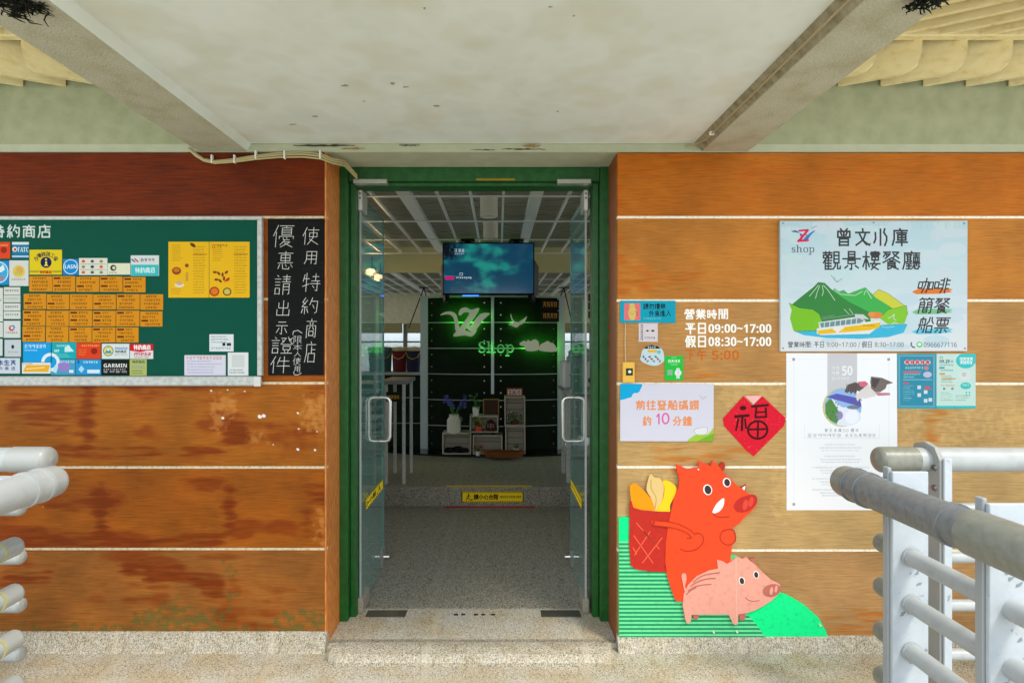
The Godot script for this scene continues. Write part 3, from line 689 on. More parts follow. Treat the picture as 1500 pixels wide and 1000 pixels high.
	type(gh, "5:00", 1043, 513, 1083, 527, c8(190, 98, 32), "sans_bold")
	write(gh, "營業時間", 1000, 448, 1076, 463, 1.6, c8(192, 122, 58), false, 0.2)
	var woodR := pic(imgR, 0.55, true)
	woodR.metallic_specular = 0.24
	woodR.normal_enabled = true; woodR.normal_texture = woodL.normal_texture; woodR.normal_scale = 0.35
	grain_lines(woodR)
	panelling("right", woodR, [224.0, 316.0, 320.0, 438.0, 442.0, 560.0, 564.0, 682.0, 686.0, 804.0, 808.0, 930.0], 905.0, 2500.0, 2500.0, 900.0, 222.0, 700.0, 710.0, "honey brown panelled wall right of the door, behind the big shop sign and the posters")
	sloped_skirting(-7.0, EDGE_L + 0.004, 0.089, "pale washed stone skirting at the foot of the reddish brown left wall")
	sloped_skirting(EDGE_R - 0.004, 7.0, 0.069, "pale washed stone skirting at the foot of the honey brown right wall")

func panelling(side: String, wood: Material, v: Array, u0: float, u1: float, uf: float, iu: float, iv: float, iw: float, ih: float, label: String) -> void:
	var o := thing("panelled_wall", label, "wall")
	var uvf := func(p: Vector2) -> Vector2: return Vector2((p.x / K + 730.0 - iu) / iw, ((EYE - p.y) / K + 500.0 - iv) / ih)
	var strip := pattern([[0.0, c8(170, 140, 96)], [0.4, c8(206, 188, 150)], [1.0, c8(222, 212, 184)]], noise(0.05, FastNoiseLite.TYPE_SIMPLEX_SMOOTH, 4, 44), 1.5, 0.8)
	if side == "right": strip = pattern([[0.0, c8(214, 196, 160)], [0.4, c8(238, 228, 204)], [1.0, c8(246, 240, 224)]], noise(0.05, FastNoiseLite.TYPE_SIMPLEX_SMOOTH, 4, 45), 1.5, 0.8)
	for r in 6:
		for q in 2:
			var a := u0
			var b := uf
			if side == "left":
				a = u0 if q == 1 else -222.0
				b = -222.6 if q == 1 else uf
			else:
				a = u0 if q == 0 else 1600.6
				b = 1600.0 if q == 0 else u1
			var st := begin()
			add_prism(st, pts([wx(a), wy(v[r * 2 + 1]), wx(b), wy(v[r * 2 + 1]), wx(b), wy(v[r * 2]), wx(a), wy(v[r * 2])]), WZ - 0.03, WZ, uvf)
			part("panel", st.commit(), wood, o)
		if r > 0:
			part("joint_strip", box(Vector3(wx(u0), wy(v[r * 2]), WZ - 0.03), Vector3(wx(u1), wy(v[r * 2 - 1]), WZ - 0.0035)), strip, o)
	# core of the wall and the return into the door opening
	part("wall_core", box(Vector3(wx(u0) + (0.004 if side == "right" else 0.0), 0.0, WZ - 0.34), Vector3(wx(u1) - (0.004 if side == "left" else 0.0), TOP, WZ - 0.03)), mat(c8(120, 100, 80), 0.9), o)
	var ret := StandardMaterial3D.new()
	var gr := noise(0.05, FastNoiseLite.TYPE_SIMPLEX_SMOOTH, 4, 61)
	ret.albedo_texture = ntex(gr, 512, ramp([[0.0, c8(150, 76, 24)], [0.5, c8(196, 116, 44)], [1.0, c8(216, 150, 84)]]) if side == "left" else ramp([[0.0, c8(112, 56, 22)], [1.0, c8(150, 82, 34)]]))  # right return coloured darker for the shade it stands in
	ret.roughness = 0.5
	tri(ret, 1.0); ret.uv1_scale = Vector3(3.0, 0.5, 3.0)
	if side == "left":
		part("corner_post", box(Vector3(wx(uf) + 0.001, 0.0, WZ - 0.03), Vector3(EDGE_L, TOP, WZ + 0.002), 0.002), ret, o)
		part("door_return", box(Vector3(EDGE_L - 0.003, 0.0, -3.16), Vector3(EDGE_L, TOP, WZ - 0.0305)), ret, o)
	else:
		part("door_return", box(Vector3(EDGE_R, 0.0, -3.16), Vector3(EDGE_R + 0.003, TOP, WZ - 0.0305)), ret, o)

func make_roof() -> void:
	var fz := -1.45
	# soffit slab between the two cross beams, bevelled towards them
	var st := begin()
	add_prism(st, pts([-1.25, 2.478, -1.23, 2.515, 0.972, 2.515, 0.978, 2.72, -1.25, 2.72]), fz, WZ + 0.0005)
	var chips := begin()
	setting("veranda_soffit", st.commit(), M.plaster)
	# cracks and flakes in the soffit paint; shadow in the holes painted dark
	part("shaded_stained_joint", prism(pts([0.9725, 2.5155, 0.99, 2.494, 1.0, 2.49, 1.012, 2.476, 1.012, 2.72, 0.979, 2.72]), fz - 0.001, WZ + 0.0006), pattern([[0.0, c8(112, 102, 78)], [0.4, c8(150, 142, 118)], [0.7, c8(166, 158, 134)], [1.0, c8(190, 184, 164)]], noise(0.03, FastNoiseLite.TYPE_SIMPLEX_SMOOTH, 5, 141), 1.4, 0.95, 3.0), get_node("veranda_soffit"))  # brown stain and the shade of the bevel, painted into one tone
	rng.seed = 77
	for q in [[505, 125, 9, 2.2, 0.1], [575, 122, 4, 3, 0.2], [594, 127, 6, 1.6, 0.1], [640, 155, 7, 1.8, -0.1], [461, 170, 5, 2.5, 0], [532, 148, 4, 1.5, 0.3], [428, 182, 9, 1.2, 0.2], [817, 163, 3, 1.6, 0], [806, 10, 5, 1.2, 0.2], [622, 12, 2, 1.5, 0], [840, 23, 3, 1, 0.3]]:
		var d: float = 830.0 * 0.984 / (500.0 - q[1])
		var c := Vector2((q[0] - 730.0) * d / 830.0, -d)
		var p := PackedVector2Array()
		for k in 9: p.append(c + Vector2(cos(TAU * k / 9) * q[2], sin(TAU * k / 9) * q[3] * 1.6).rotated(q[4]) * d / 830.0 * rng.randf_range(0.3, 0.95))
		var o := prism(p, 0.0, 0.0025)
		var f := part("shaded_chip", o, mat(c8(160, 158, 144), 0.95), get_node("veranda_soffit"))
		f.transform = Transform3D(Basis(Vector3(1, 0, 0), Vector3(0, 0, 1), Vector3(0, -1, 0)), Vector3(0, 2.5148, 0))
	single("cross_beam", "rough grey concrete cross beam overhead on the left, ending at the cables", "beam", box(Vector3(-1.495, 2.475, WZ + 0.0005), Vector3(-1.2505, 2.95, fz), 0.004), M.rough)
	single("cross_beam", "rough grey concrete cross beam overhead on the right, above the shop sign", "beam", box(Vector3(1.0125, 2.475, WZ + 0.0005), Vector3(1.245, 2.95, fz), 0.004), M.rough)
	# wall beam over the panelling and the door
	var wb := thing("wall_beam", "pale green grey concrete beam running over both panelled walls and the door", "beam")
	part("beam_face", box(Vector3(-7, TOP + 0.04, -3.4), Vector3(7, 3.199, WZ)), M.beam, wb)
	part("lit_beam_lip", along_x([[-3.4, TOP], [WZ, TOP], [WZ + 0.006, TOP + 0.004], [WZ + 0.001, TOP + 0.0395], [-3.4, TOP + 0.0395]], -7, 7), pattern([[0.0, c8(172, 176, 150)], [1.0, c8(186, 190, 166)]], noise(0.02, FastNoiseLite.TYPE_SIMPLEX_SMOOTH, 4, 36), 0.8, 0.9), wb)  # lip painted lighter to stand for light on its bevel
	# ribbed ceiling bays on both sides
	for side: float in [-1.0, 1.0]:
		var o := thing("ribbed_ceiling", "cream ribbed concrete ceiling bay at the upper %s corner" % ("left" if side < 0 else "right"), "ceiling", "ribbed ceiling bays")
		var x0 := -1.497 if side < 0 else 1.247
		part("deck", box(Vector3(x0, 3.07, WZ + 0.0005), Vector3(x0 + side * 5.2, 3.2, fz)), M.cream, o)
		var dir := Vector3(cos(0.49) * side, 0, sin(0.49))
		for k in range(-6, 16):
			var xs := x0 + side * (0.02 + 0.212 * k)
			# profile along the rib: low near the wall, curving up to a shallow run
			var len := 1.55 / sin(0.49)
			var start := 0.0
			if k < 0: start = (0.212 * -k) / cos(0.49)
			if start > len - 0.3: continue
			var prof := [[start, 3.08], [start, 2.80 if start < 0.25 else 2.95]]
			if start < 0.25: prof += [[0.25, 2.80], [0.295, 2.808], [0.325, 2.835], [0.338, 2.88], [0.34, 2.95]]
			prof += [[len, 2.95], [len, 3.08]]
			var poly2 := PackedVector2Array()
			for q in prof: poly2.append(Vector2(q[0], q[1]))
			var rib := part("rib", prism(poly2, -0.013, 0.013), M.cream, o)
			rib.transform = Transform3D(Basis(dir, Vector3.UP, dir.cross(Vector3.UP)), Vector3(xs, 0, WZ + 0.0))
		var cd := Vector3(dir.x, 0, dir.z)
		part("cross_rib", box(Vector3(x0 + side * 0.01, 2.945, WZ + 0.155), Vector3(x0 + side * 5.2, 3.08, WZ + 0.2), 0.004), M.cream, o)
	# dark frayed clumps at the beam ends
	for side: float in [-1.0, 1.0]:
		rng.seed = 5 if side < 0 else 6
		var c := at(22, 10, 1.575) if side < 0 else at(1358, 6, 1.55)
		var tuft := begin()
		for k in (170 if side < 0 else 110):
			var w := 1.0 if side < 0 else 0.6
			var a := c + Vector3(rng.randf_range(-0.07, 0.06), rng.randf_range(-0.002, 0.02), rng.randf_range(-0.04, 0.04)) * w
			var b := a + Vector3(rng.randf_range(-0.03, 0.05), rng.randf_range(-0.022, 0.01), rng.randf_range(-0.03, 0.03)) * w
			add_tube(tuft, [a, (a + b) * 0.5 + Vector3(rng.randf_range(-0.01, 0.01), rng.randf_range(-0.01, 0.008), 0), b], [0.0016, 0.0022, 0.0008], 5)
		single("dirt_clump", "black frayed clump clinging to the %s beam end at the top edge" % ("left" if side < 0 else "right"), "clump", tuft.commit(), mat(c8(32, 34, 28), 0.95), "clumps on the beam ends")
	# roof over it all
	setting("roof_slab", box(Vector3(-7, 3.2005, -3.3995), Vector3(7, 3.4, fz)), M.plaster)
	rng.seed = 78
	for q in [[430, 520, 213.5, 1.5], [585, 615, 213, 0.8], [500, 535, 218, 2.0], [690, 725, 220, 0.9], [735, 800, 219, 1.0], [765, 792, 214, 2.2]]:
		var up := []
		var dn := []
		for k in 13:
			var u := lerpf(q[0], q[1], k / 12.0)
			var w: float = q[3] * rng.randf_range(0.25, 1.3) * sin(PI * (k + 0.6) / 13.2)
			var vv: float = q[2] + rng.randf_range(-0.5, 0.5)
			up.append(Vector2(wx(u), wy(vv - w))); dn.push_front(Vector2(wx(u), wy(vv + w)))
		part("crack", prism(PackedVector2Array(up + dn), WZ - 0.001, WZ + 0.0075), mat(c8(74, 64, 44) if q[3] < 1.6 else c8(150, 126, 84), 0.95), wb)
	var rc := thing("ceiling_cable", "single thin cable clipped along the right cross beam", "cable")
	part("cable", tube([Vector3(0.93, 2.497, WZ + 0.006), Vector3(0.965, 2.5, WZ + 0.03), Vector3(0.985, 2.488, WZ + 0.12), Vector3(0.987, 2.489, WZ + 0.6), Vector3(0.985, 2.488, fz - 0.02)], 0.0035, 8), mat(c8(176, 164, 124), 0.7), rc)
	part("clip", box(Vector3(0.975, 2.482, WZ + 0.2), Vector3(0.997, 2.5, WZ + 0.21), 0.002), M.white, rc)
	# cables
	var cable := mat(c8(178, 166, 122), 0.7)
	var ob := thing("cable_bundle", "beige cables clipped along the beam from the left cross beam to the door hinge", "cable")
	for k in 3:
		var path := []
		var dv := k * 2.6
		for q in [[278, 218 + dv * 0.4], [288, 226 + dv * 0.6], [300, 234 + dv * 0.5], [316, 237 + dv * 0.6], [345, 234 + dv * 0.8], [375, 229 + dv], [410, 225 + dv * 1.2], [445, 224 + dv * 1.3], [472, 227 + dv * 1.3], [488, 234 + dv * 1.2]]:
			path.append(Vector3(wx(q[0]), wy(q[1]), WZ + 0.012 + 0.004 * (k % 2)))
		path.append(Vector3(-0.79, 2.455 - 0.012 * k, -2.9))
		path.append(Vector3(-0.755, 2.415 - 0.008 * k, -3.02))
		part("cable", tube(path, 0.0048, 8), cable, ob)
	for u in [312.0, 345.0, 376.0, 418.0, 470.0]:
		part("cable_tie", box(Vector3(wx(u) - 0.004, wy(240.0 if u < 360 else 234.0), WZ + 0.002), Vector3(wx(u) + 0.004, wy(228.0 if u < 360 else 222.0), WZ + 0.021), 0.002), M.white, ob)

# ---------- the door ----------
func make_door() -> void:
	var f := thing("door_frame", "dark green painted steel door frame between the two panelled walls", "door frame")
	for s: int in [-1, 1]:
		var a := -0.876 if s < 0 else 0.55
		part("jamb", box(Vector3(a, 0.02, -3.2), Vector3(a + 0.064, TOP - 0.001, -3.05), 0.004), M.green, f)
		var b := -0.811 if s < 0 else 0.516
		part("stop", box(Vector3(b, 0.021, -3.195), Vector3(b + 0.033, TOP - 0.002, -3.1), 0.003), M.green, f)
	part("head", box(Vector3(-0.811, 2.395, -3.2), Vector3(0.549, TOP - 0.0015, -3.056), 0.004), M.green, f)
	part("head_lip", box(Vector3(-0.777, 2.375, -3.19), Vector3(0.515, 2.3945, -3.08), 0.003), M.green, f)
	part("worn_patch", box(Vector3(-0.12, 2.398, -3.057), Vector3(0.09, 2.409, -3.0548)), mat(c8(150, 120, 40), 0.8), f)
	var glass := StandardMaterial3D.new()
	glass.albedo_color = Color(0.45, 0.72, 0.7, 0.16); glass.roughness = 0.03; glass.transparency = BaseMaterial3D.TRANSPARENCY_ALPHA
	var edge := mat(c8(90, 150, 140), 0.2)
	for s: float in [-1.0, 1.0]:
		var x := -0.767 if s < 0 else 0.486
		var z0 := -3.15
		var z1 := -3.772
		var d := thing("glass_door", "%s glass door leaf standing open inwards, with steel D handle" % ("left" if s < 0 else "right"), "door", "glass door leaves")
		part("pane", box(Vector3(x - 0.005, 0.04, z0), Vector3(x + 0.005, 2.34, z1)), glass, d)
		part("front_edge", box(Vector3(x - 0.0055, 0.04, z0 + 0.0015), Vector3(x + 0.0055, 2.34, z0 + 0.0002)), mat(c8(150, 156, 150), 0.4), d)
		part("rear_edge", box(Vector3(x - 0.0055, 0.04, z1 - 0.0002), Vector3(x + 0.0055, 2.34, z1 - 0.0015)), edge, d)
		# D handle through the pane, a bow on either side
		var hz := -3.64
		var hy := 1.03
		for q: float in [-1.0, 1.0]:
			var path := []
			for k in 9: path.append(Vector3(x + q * (0.006 + 0.068 * minf(1.0, k / 3.0)), hy + 0.14, hz))
			path = [Vector3(x + q * 0.006, hy + 0.14, hz), Vector3(x + q * 0.042, hy + 0.14, hz), Vector3(x + q * 0.062, hy + 0.132, hz), Vector3(x + q * 0.07, hy + 0.112, hz), Vector3(x + q * 0.07, hy, hz), Vector3(x + q * 0.07, hy - 0.112, hz), Vector3(x + q * 0.062, hy - 0.132, hz), Vector3(x + q * 0.042, hy - 0.14, hz), Vector3(x + q * 0.006, hy - 0.14, hz)]
			part("handle", tube(path, 0.0125, 14), M.steel, d)
		part("bottom_hinge", box(Vector3(x - 0.017, 0.024, z0 + 0.012), Vector3(x + 0.017, 0.105, z0 - 0.15), 0.004), pattern([[0.0, c8(110, 100, 84)], [1.0, c8(172, 166, 150)]], noise(0.06, FastNoiseLite.TYPE_SIMPLEX, 3, 51), 3.0, 0.4), d)
		part("top_hinge", box(Vector3(x - 0.013, 2.255, z0 + 0.012), Vector3(x + 0.013, 2.372, z0 - 0.11), 0.004), mat(c8(196, 196, 188), 0.35, 0.7), d)
		for y in [2.35, 2.325]: part("screw", tube([Vector3(x, y, z0 + 0.011), Vector3(x, y, z0 + 0.0135)], 0.005, 10), M.black, d)
		var lock := part("floor_lock", box(Vector3(x - 0.015, 0.06, z1 + 0.005), Vector3(x + 0.015, 0.17, z1 + 0.09), 0.003), mat(c8(170, 170, 162), 0.35, 0.8), d)
		part("cylinder", tube([Vector3(x - s * 0.014, 0.115, z1 + 0.045), Vector3(x - s * 0.05, 0.115, z1 + 0.045)], [0.017, 0.015], 16), M.steel, lock)
		# safety sticker on the glass
		var sx := x - s * 0.0062
		var sk := begin()
		face(sk, [Vector3(sx, 0.56, z0 - 0.1), Vector3(sx, 0.56, z1 + 0.02), Vector3(sx, 0.625, z1 + 0.02), Vector3(sx, 0.625, z0 - 0.1)], Vector3(-s, 0, 0), [Vector2(0.42, 1), Vector2(0, 1), Vector2(0, 0), Vector2(0.42, 0)] if s < 0 else [Vector2(1, 1), Vector2(0.58, 1), Vector2(0.58, 0), Vector2(1, 0)])
		part("sticker", sk.commit(), step_print(), d)
		single("pivot_bracket", "clear and steel bracket under the green door head, %s end" % ("left" if s < 0 else "right"), "bracket", box(Vector3(x - (0.012 if s < 0 else 0.17), 2.376, -3.079), Vector3(x + (0.17 if s < 0 else 0.012), 2.4, -3.03), 0.003), mat(c8(170, 176, 166), 0.25, 0.5), "door head brackets")
		var px := -0.73 if s < 0 else 0.235
		single("floor_spring_plate", "dark steel floor plate at the foot of the %s glass leaf" % ("left" if s < 0 else "right"), "floor plate", box(Vector3(px, 0.0215, -3.1), Vector3(px + 0.22, 0.0255, -3.175), 0.001), pattern([[0.0, c8(44, 42, 38)], [1.0, c8(92, 88, 78)]], noise(0.05, FastNoiseLite.TYPE_SIMPLEX, 3, 52), 3.0, 0.35), "floor spring plates")
	var slot := thing("floor_bolt_socket", "row of small dark bolt sockets in the floor between the door leaves", "floor socket")
	for x in [-0.245, -0.205, -0.135, -0.095, -0.04]:
		part("socket", box(Vector3(x, 0.021, -3.12), Vector3(x + 0.022, 0.0245, -3.135)), M.black, slot)

# ---------- railings ----------
func dome(st: SurfaceTool, c: Vector3, d: Vector3, r: float, len: float) -> void:
	var path := [c - d * len]
	var rad := [r]
	for k in 7:
		var a := PI * 0.5 * k / 6.0
		path.append(c - d * (r * 0.55) + d * (r * 0.55 * sin(a))); rad.append(maxf(r * pow(cos(a), 0.7), 0.0005))
	add_tube(st, path, rad, 20, true)
func railing_along_z(s: float, xr: float, xs: float, p0: float, p1: float, hs: Array, label: String) -> void:
	var o := thing("railing", label, "railing", "railings of the footbridge")
	var m: Material = M.rail_worn if s > 0 else M.rail
	var zt := -1.80
	# handrail held beside the posts: tube, sleeves, cap
	part("handrail", tube([Vector3(xr, 1.08, -1.72), Vector3(xr, 1.08, 3.0)], 0.049, 24), m, o)
	var cap := part("handrail_cap", null, M.cap if s > 0 else M.cap_pale, o)
	var st := begin()
	dome(st, Vector3(xr, 1.08, zt - 0.05), Vector3(0, 0, -1), 0.05, 0.075)
	cap.mesh = st.commit()
	part("sleeve", tube([Vector3(xr, 1.08, zt + 0.024), Vector3(xr, 1.08, -1.715)], 0.0515, 24), m, o)
	for z in [[-1.777, 0.012], [-1.722, 0.014], [-1.40, 0.016]]:
		part("collar", tube([Vector3(xr, 1.08, z[0]), Vector3(xr, 1.08, z[0] + z[1])], 0.0545, 24), m, o)
	part("coupling", tube([Vector3(xr, 1.08, -1.33), Vector3(xr, 1.08, -1.05)], 0.0555, 24), M.cap if s > 0 else M.cap_pale, o)
	var k := 0
	for z in [-1.70, -1.366, -0.4, 0.6, 1.6, 2.6]:
		var p := part("post", box(Vector3(p0, -0.004, z - 0.006), Vector3(p1, 1.14, z + 0.006), 0.002), M.plate, o)
		var e := p0 if s > 0 else p1
		part("flange", box(Vector3(e - 0.006, -0.004, z - 0.03), Vector3(e + 0.006, 1.15, z - 0.0062), 0.002), mat(c8(150, 154, 154), 0.45), p)
		if z < -1.3:
			rng.seed = int(absf(z) * 100.0) + int(s)
			for n in 9:
				var cc := Vector2(lerpf(p0, p1, rng.randf_range(0.15, 0.75)), rng.randf_range(0.78, 1.02) if n < 6 else rng.randf_range(0.3, 0.8))
				var ring := PackedVector2Array()
				for j in 8: ring.append(cc + Vector2(cos(TAU * j / 8.0) * rng.randf_range(0.003, 0.014), sin(TAU * j / 8.0) * rng.randf_range(0.002, 0.007)).rotated(0.6))
				part("paint_chip", prism(ring, z + 0.005, z + 0.0066), mat(c8(128, 136, 140), 0.7), p)
		part("bracket", box(Vector3(minf(xr, e), 1.085, z - 0.055), Vector3(maxf(xr, e), 1.115, z - 0.0065), 0.003), M.plate, p)
	for h in hs:
		var r := part("rail", tube([Vector3(xs, h, -1.765), Vector3(xs, h, 3.0)], 0.0255, 18), M.rail, o)
		var c := begin()
		dome(c, Vector3(xs, h, -1.835), Vector3(0, 0, -1), 0.031, 0.075)
		part("end_cap", c.commit(), M.cap if s > 0 else M.cap_pale, r)
		part("collar", tube([Vector3(xs, h, -1.762), Vector3(xs, h, -1.754)], 0.0322, 18), M.lichen, r)
		part("collar", tube([Vector3(xs, h, -1.692), Vector3(xs, h, -1.686)], 0.0295, 18), M.rail, r)
func railing_along_x(s: float, x0: float, xp: float, hs: Array, label: String) -> void:
	var o := thing("railing", label, "railing", "railings along the terrace edge")
	var z := -2.16
	part("handrail", tube([Vector3(x0 + s * 0.14, 1.08, z), Vector3(s * 6.5, 1.08, z)], 0.046, 24), M.rail, o)
	var st := begin()
	dome(st, Vector3(x0, 1.08, z), Vector3(-s, 0, 0), 0.049, 0.15)
	part("handrail_cap", st.commit(), M.cap if s > 0 else M.cap_pale, o)
	for x in [xp, xp + s * 1.15, xp + s * 2.3, xp + s * 3.45]:
		var prof := PackedVector2Array()
		for q in [[-0.076, 0.0], [0.076, 0.0], [0.076, 1.09], [0.05, 1.135], [0.0, 1.148], [-0.05, 1.135], [-0.076, 1.09]]: prof.append(Vector2(q[0], q[1]))
		var p := part("post", turned(prism(prof, -0.009, 0.009), Transform3D(Basis(Vector3(0, 0, -1), Vector3.UP, Vector3.RIGHT), Vector3(x, 0, z))), mat(c8(150, 152, 148), 0.5), o)
		part("lit_edge_bar", box(Vector3(x + s * 0.0, 0.0, z + 0.0765), Vector3(x + s * 0.03, 1.1, z + 0.086), 0.002), M.plate, p)  # paler bar stands for light on the front edge of the plate
		for y in [1.06, 0.985]:
			part("bolt", tube([Vector3(x - s * 0.009, y, z + 0.052), Vector3(x - s * 0.016, y, z + 0.052)], [0.013, 0.01], 6), M.bolt, p)
	for h in hs:
		var r := part("rail", tube([Vector3(xp - s * 0.02, h, z), Vector3(s * 6.5, h, z)], 0.021, 18), M.rail, o)
		var c := begin()
		dome(c, Vector3(xp - s * (0.075 if s > 0 else 0.25), h, z), Vector3(-s, 0, 0), 0.027, 0.08 if s > 0 else 0.24)
		part("end_cap", c.commit(), M.cap if s > 0 else M.cap_pale, r)
func make_railings() -> void:
	railing_along_z(1.0, 1.12, 1.235, 1.18, 1.288, [0.885, 0.745, 0.603, 0.46, 0.318, 0.175], "grey pipe railing of the footbridge at the lower right, handrail running towards the viewer")
	railing_along_x(1.0, 1.435, 1.634, [0.893, 0.708, 0.525, 0.338, 0.153], "white pipe railing at the right edge of the terrace, in front of the poster wall")
	railing_along_z(-1.0, -1.437, -1.556, -1.68, -1.572, [0.872, 0.722, 0.574, 0.428, 0.285, 0.14], "pale pipe railing of the footbridge at the left edge of the picture")
	railing_along_x(-1.0, -1.70, -2.06, [0.893, 0.708, 0.525, 0.338, 0.153], "pale pipe railing at the left edge of the terrace, behind the footbridge railing")

# ---------- flat things on the walls ----------
var left_print: StandardMaterial3D
var right_print: StandardMaterial3D
func uv_left(p: Vector2) -> Vector2: return Vector2((p.x / K + 730.0 + 20.0) * 4.9 / 2009.0, ((EYE - p.y) / K + 500.0 - 318.0) * 4.9 / 1240.0)
func uv_right(p: Vector2) -> Vector2: return Vector2((p.x / K + 730.0 - 905.0) * 3.8 / 2014.0, ((EYE - p.y) / K + 500.0 - 320.0) * 3.8 / 1634.0)
func wall_shape(q: PackedVector2Array, z0: float, z1: float, uvf = null) -> ArrayMesh:
	var p := PackedVector2Array()
	for w in q: p.append(Vector2(wx(w.x), wy(w.y)))
	return prism(p, z0, z1, uvf)

func make_notice_board() -> void:
	rng.seed = 11
	var s := Sheet.new(2009, 1240, c8(4, 82, 64))
	s.k = 4.9; s.o = Vector2(20, -318) * 4.9
	var z4 := s.view(Vector2(0, 320), 3.846)
	var z1 := s.view(Vector2(0, 220), 2.858)
	write(z4, "特約商店", -44, 40, 304, 110, 8.0, c8(214, 226, 220), false, 0.16)
	var cards := []   # [sheet, x0, y0, x1, y1, paper colour, label]
	cards += [[z4, -46, 135, 70, 228, c8(226, 74, 34), "red orange card at the left picture edge, above the blue disc card"],
		[z4, 80, 135, 174, 228, c8(30, 122, 160), "blue card with white bands reading FATC"],
		[z4, -50, 240, 62, 375, c8(26, 140, 204), "bright blue card with a pale disc, cut by the left picture edge"],
		[z4, 64, 238, 172, 382, c8(214, 216, 210), "white card with a golden round emblem"],
		[z4, 178, 178, 360, 318, c8(228, 202, 30), "yellow railway union card with a dark blue letter i"],
		[z4, 366, 230, 452, 320, c8(20, 130, 200), "small blue square card with a white ringed disc"],
		[z4, 455, 225, 614, 321, c8(222, 222, 206), "white card with nine tiny logos in rows"],
		[z4, 616, 254, 742, 318, c8(226, 226, 196), "low cream card with a small dark round mark"],
		[z4, 746, 210, 905, 325, c8(216, 222, 220), "white and turquoise card at the top right of the card group"],
		[z4, 34, 388, 127, 430, c8(214, 216, 206), "white strip with one line of text, topmost of four"],
		[z4, 33, 433, 127, 474, c8(206, 208, 198), "white strip with pale grey text, second of four"],
		[z4, 33, 478, 127, 520, c8(214, 216, 206), "white strip with one line of text, third of four"],
		[z4, 33, 524, 127, 566, c8(214, 216, 206), "white strip with one line of text, lowest of four"],
		[z4, 33, 576, 127, 672, c8(212, 214, 208), "white card with a small red and blue swirl"],
		[z4, 38, 682, 131, 778, c8(196, 204, 206), "pale grey square card with a small black crest"],
		[z4, -46, 785, 125, 872, c8(206, 214, 222), "white card with large blue letters at the lower left"],
		[z4, -46, 392, 29, 580, c8(214, 216, 208), "tall white card cut by the left edge, with an orange mark"],
		[z4, -46, 585, 29, 668, c8(212, 214, 206), "white card with two text lines, cut by the left edge"],
		[z4, -46, 678, 28, 772, c8(210, 212, 208), "white card with a red ring, cut by the left edge"],
		[z4, 142, 697, 298, 808, c8(22, 158, 224), "large bright blue card with white arcs"],
		[z4, 136, 810, 297, 872, c8(226, 226, 220), "white card with a yellow slanted bar"],
		[z4, 303, 697, 440, 790, c8(24, 168, 178), "turquoise card reading KEY"],
		[z4, 442, 699, 578, 790, c8(224, 66, 26), "red orange card with a round seal in the bottom rows"],
		[z4, 583, 705, 738, 790, c8(220, 224, 222), "white card with a green and yellow ring and blue lettering"],
		[z4, 741, 706, 872, 790, c8(224, 224, 220), "white and red card reading mesa"],
		[z4, 299, 792, 434, 880, c8(74, 160, 196), "blue card with a violet haze in the bottom row"],
		[z4, 437, 793, 579, 880, c8(40, 150, 208), "sky blue card with a white label in the bottom row"],
		[z4, 582, 796, 738, 880, c8(20, 20, 20), "black card reading GARMIN in white"],
		[z4, 740, 792, 836, 885, c8(176, 184, 104), "olive yellow card at the right end of the bottom row"],
		[z1, 711, 385, 880, 618, c8(236, 184, 28), "yellow menu sheet with a dark round dish, left of the two"],
		[z1, 882, 385, 1050, 618, c8(236, 184, 28), "yellow menu sheet with two bowls at its foot, right of the two"],
		[z1, 882, 770, 983, 842, c8(220, 226, 226), "small white memo above the two lower right slips"],
		[z1, 778, 857, 950, 942, c8(216, 214, 226), "wide pale lilac slip with five lines of text"],
		[z1, 959, 846, 1045, 943, c8(224, 228, 224), "white slip with a blank square at the lower right"]]
	var n_of := ["first", "second", "third", "fourth", "fifth", "sixth"]
	var r_of := ["top", "second", "third", "lowest"]
	var xs := [[175, 308, 438, 572, 703, 832], [145, 275, 404, 535, 666, 799, 931], [141, 271, 401, 532, 664, 798, 927], [138, 269, 400, 530, 663, 793]]
	var ys := [[326, 413], [424, 511], [517, 605], [608, 695]]
	for r in 4:
		for k in xs[r].size() - 1:
			cards.append([z4, xs[r][k] + rng.randf_range(0, 1.5), ys[r][0] + rng.randf_range(-1, 3) + k * 0.8, xs[r][k + 1] - 3.0, ys[r][1] + rng.randf_range(-1, 1) + k * 0.8, c8(218, 142, 22), "orange text card, %s from the left in the %s orange row" % [n_of[k], r_of[r]]])
	for c in cards: c[0].rect(c[1], c[2], c[3], c[4], c[5])
	# print on the cards
	var ink := c8(70, 44, 14)
	for c in cards:
		if String(c[6]).begins_with("orange text"):
			var h: float = c[4] - c[2]
			for q in 4:
				var x0: float = c[1] + 10 + rng.randf_range(0, 22)
				if q % 2 == 0 and rng.randf() < 0.55:
					s = c[0]
					s.rect(c[1] + 6, c[2] + h * (0.08 + 0.24 * q), c[1] + 44, c[2] + h * (0.2 + 0.24 * q), c8(96, 40, 16))
					x0 = c[1] + 54
				small_print(c[0], x0, c[2] + h * (0.07 + 0.24 * q), c[3] - 10 - rng.randf_range(0, 24), c[2] + h * (0.2 + 0.24 * q), ink)
	type(z4, "FATC", 112, 164, 172, 190, c8(240, 244, 244), "serif_bold")
	z4.disc(Vector2(96, 176), 14, 14, c8(236, 240, 240)); z4.disc(Vector2(97, 177), 8, 8, c8(206, 60, 50))
	z4.rect(80, 135, 174, 150, c8(220, 230, 230)); z4.rect(80, 212, 174, 219, c8(220, 230, 230))
	z4.disc(Vector2(34, 180), 18, 18, c8(160, 44, 24)); small_print(z4, 4, 150, 60, 160, c8(250, 190, 120))
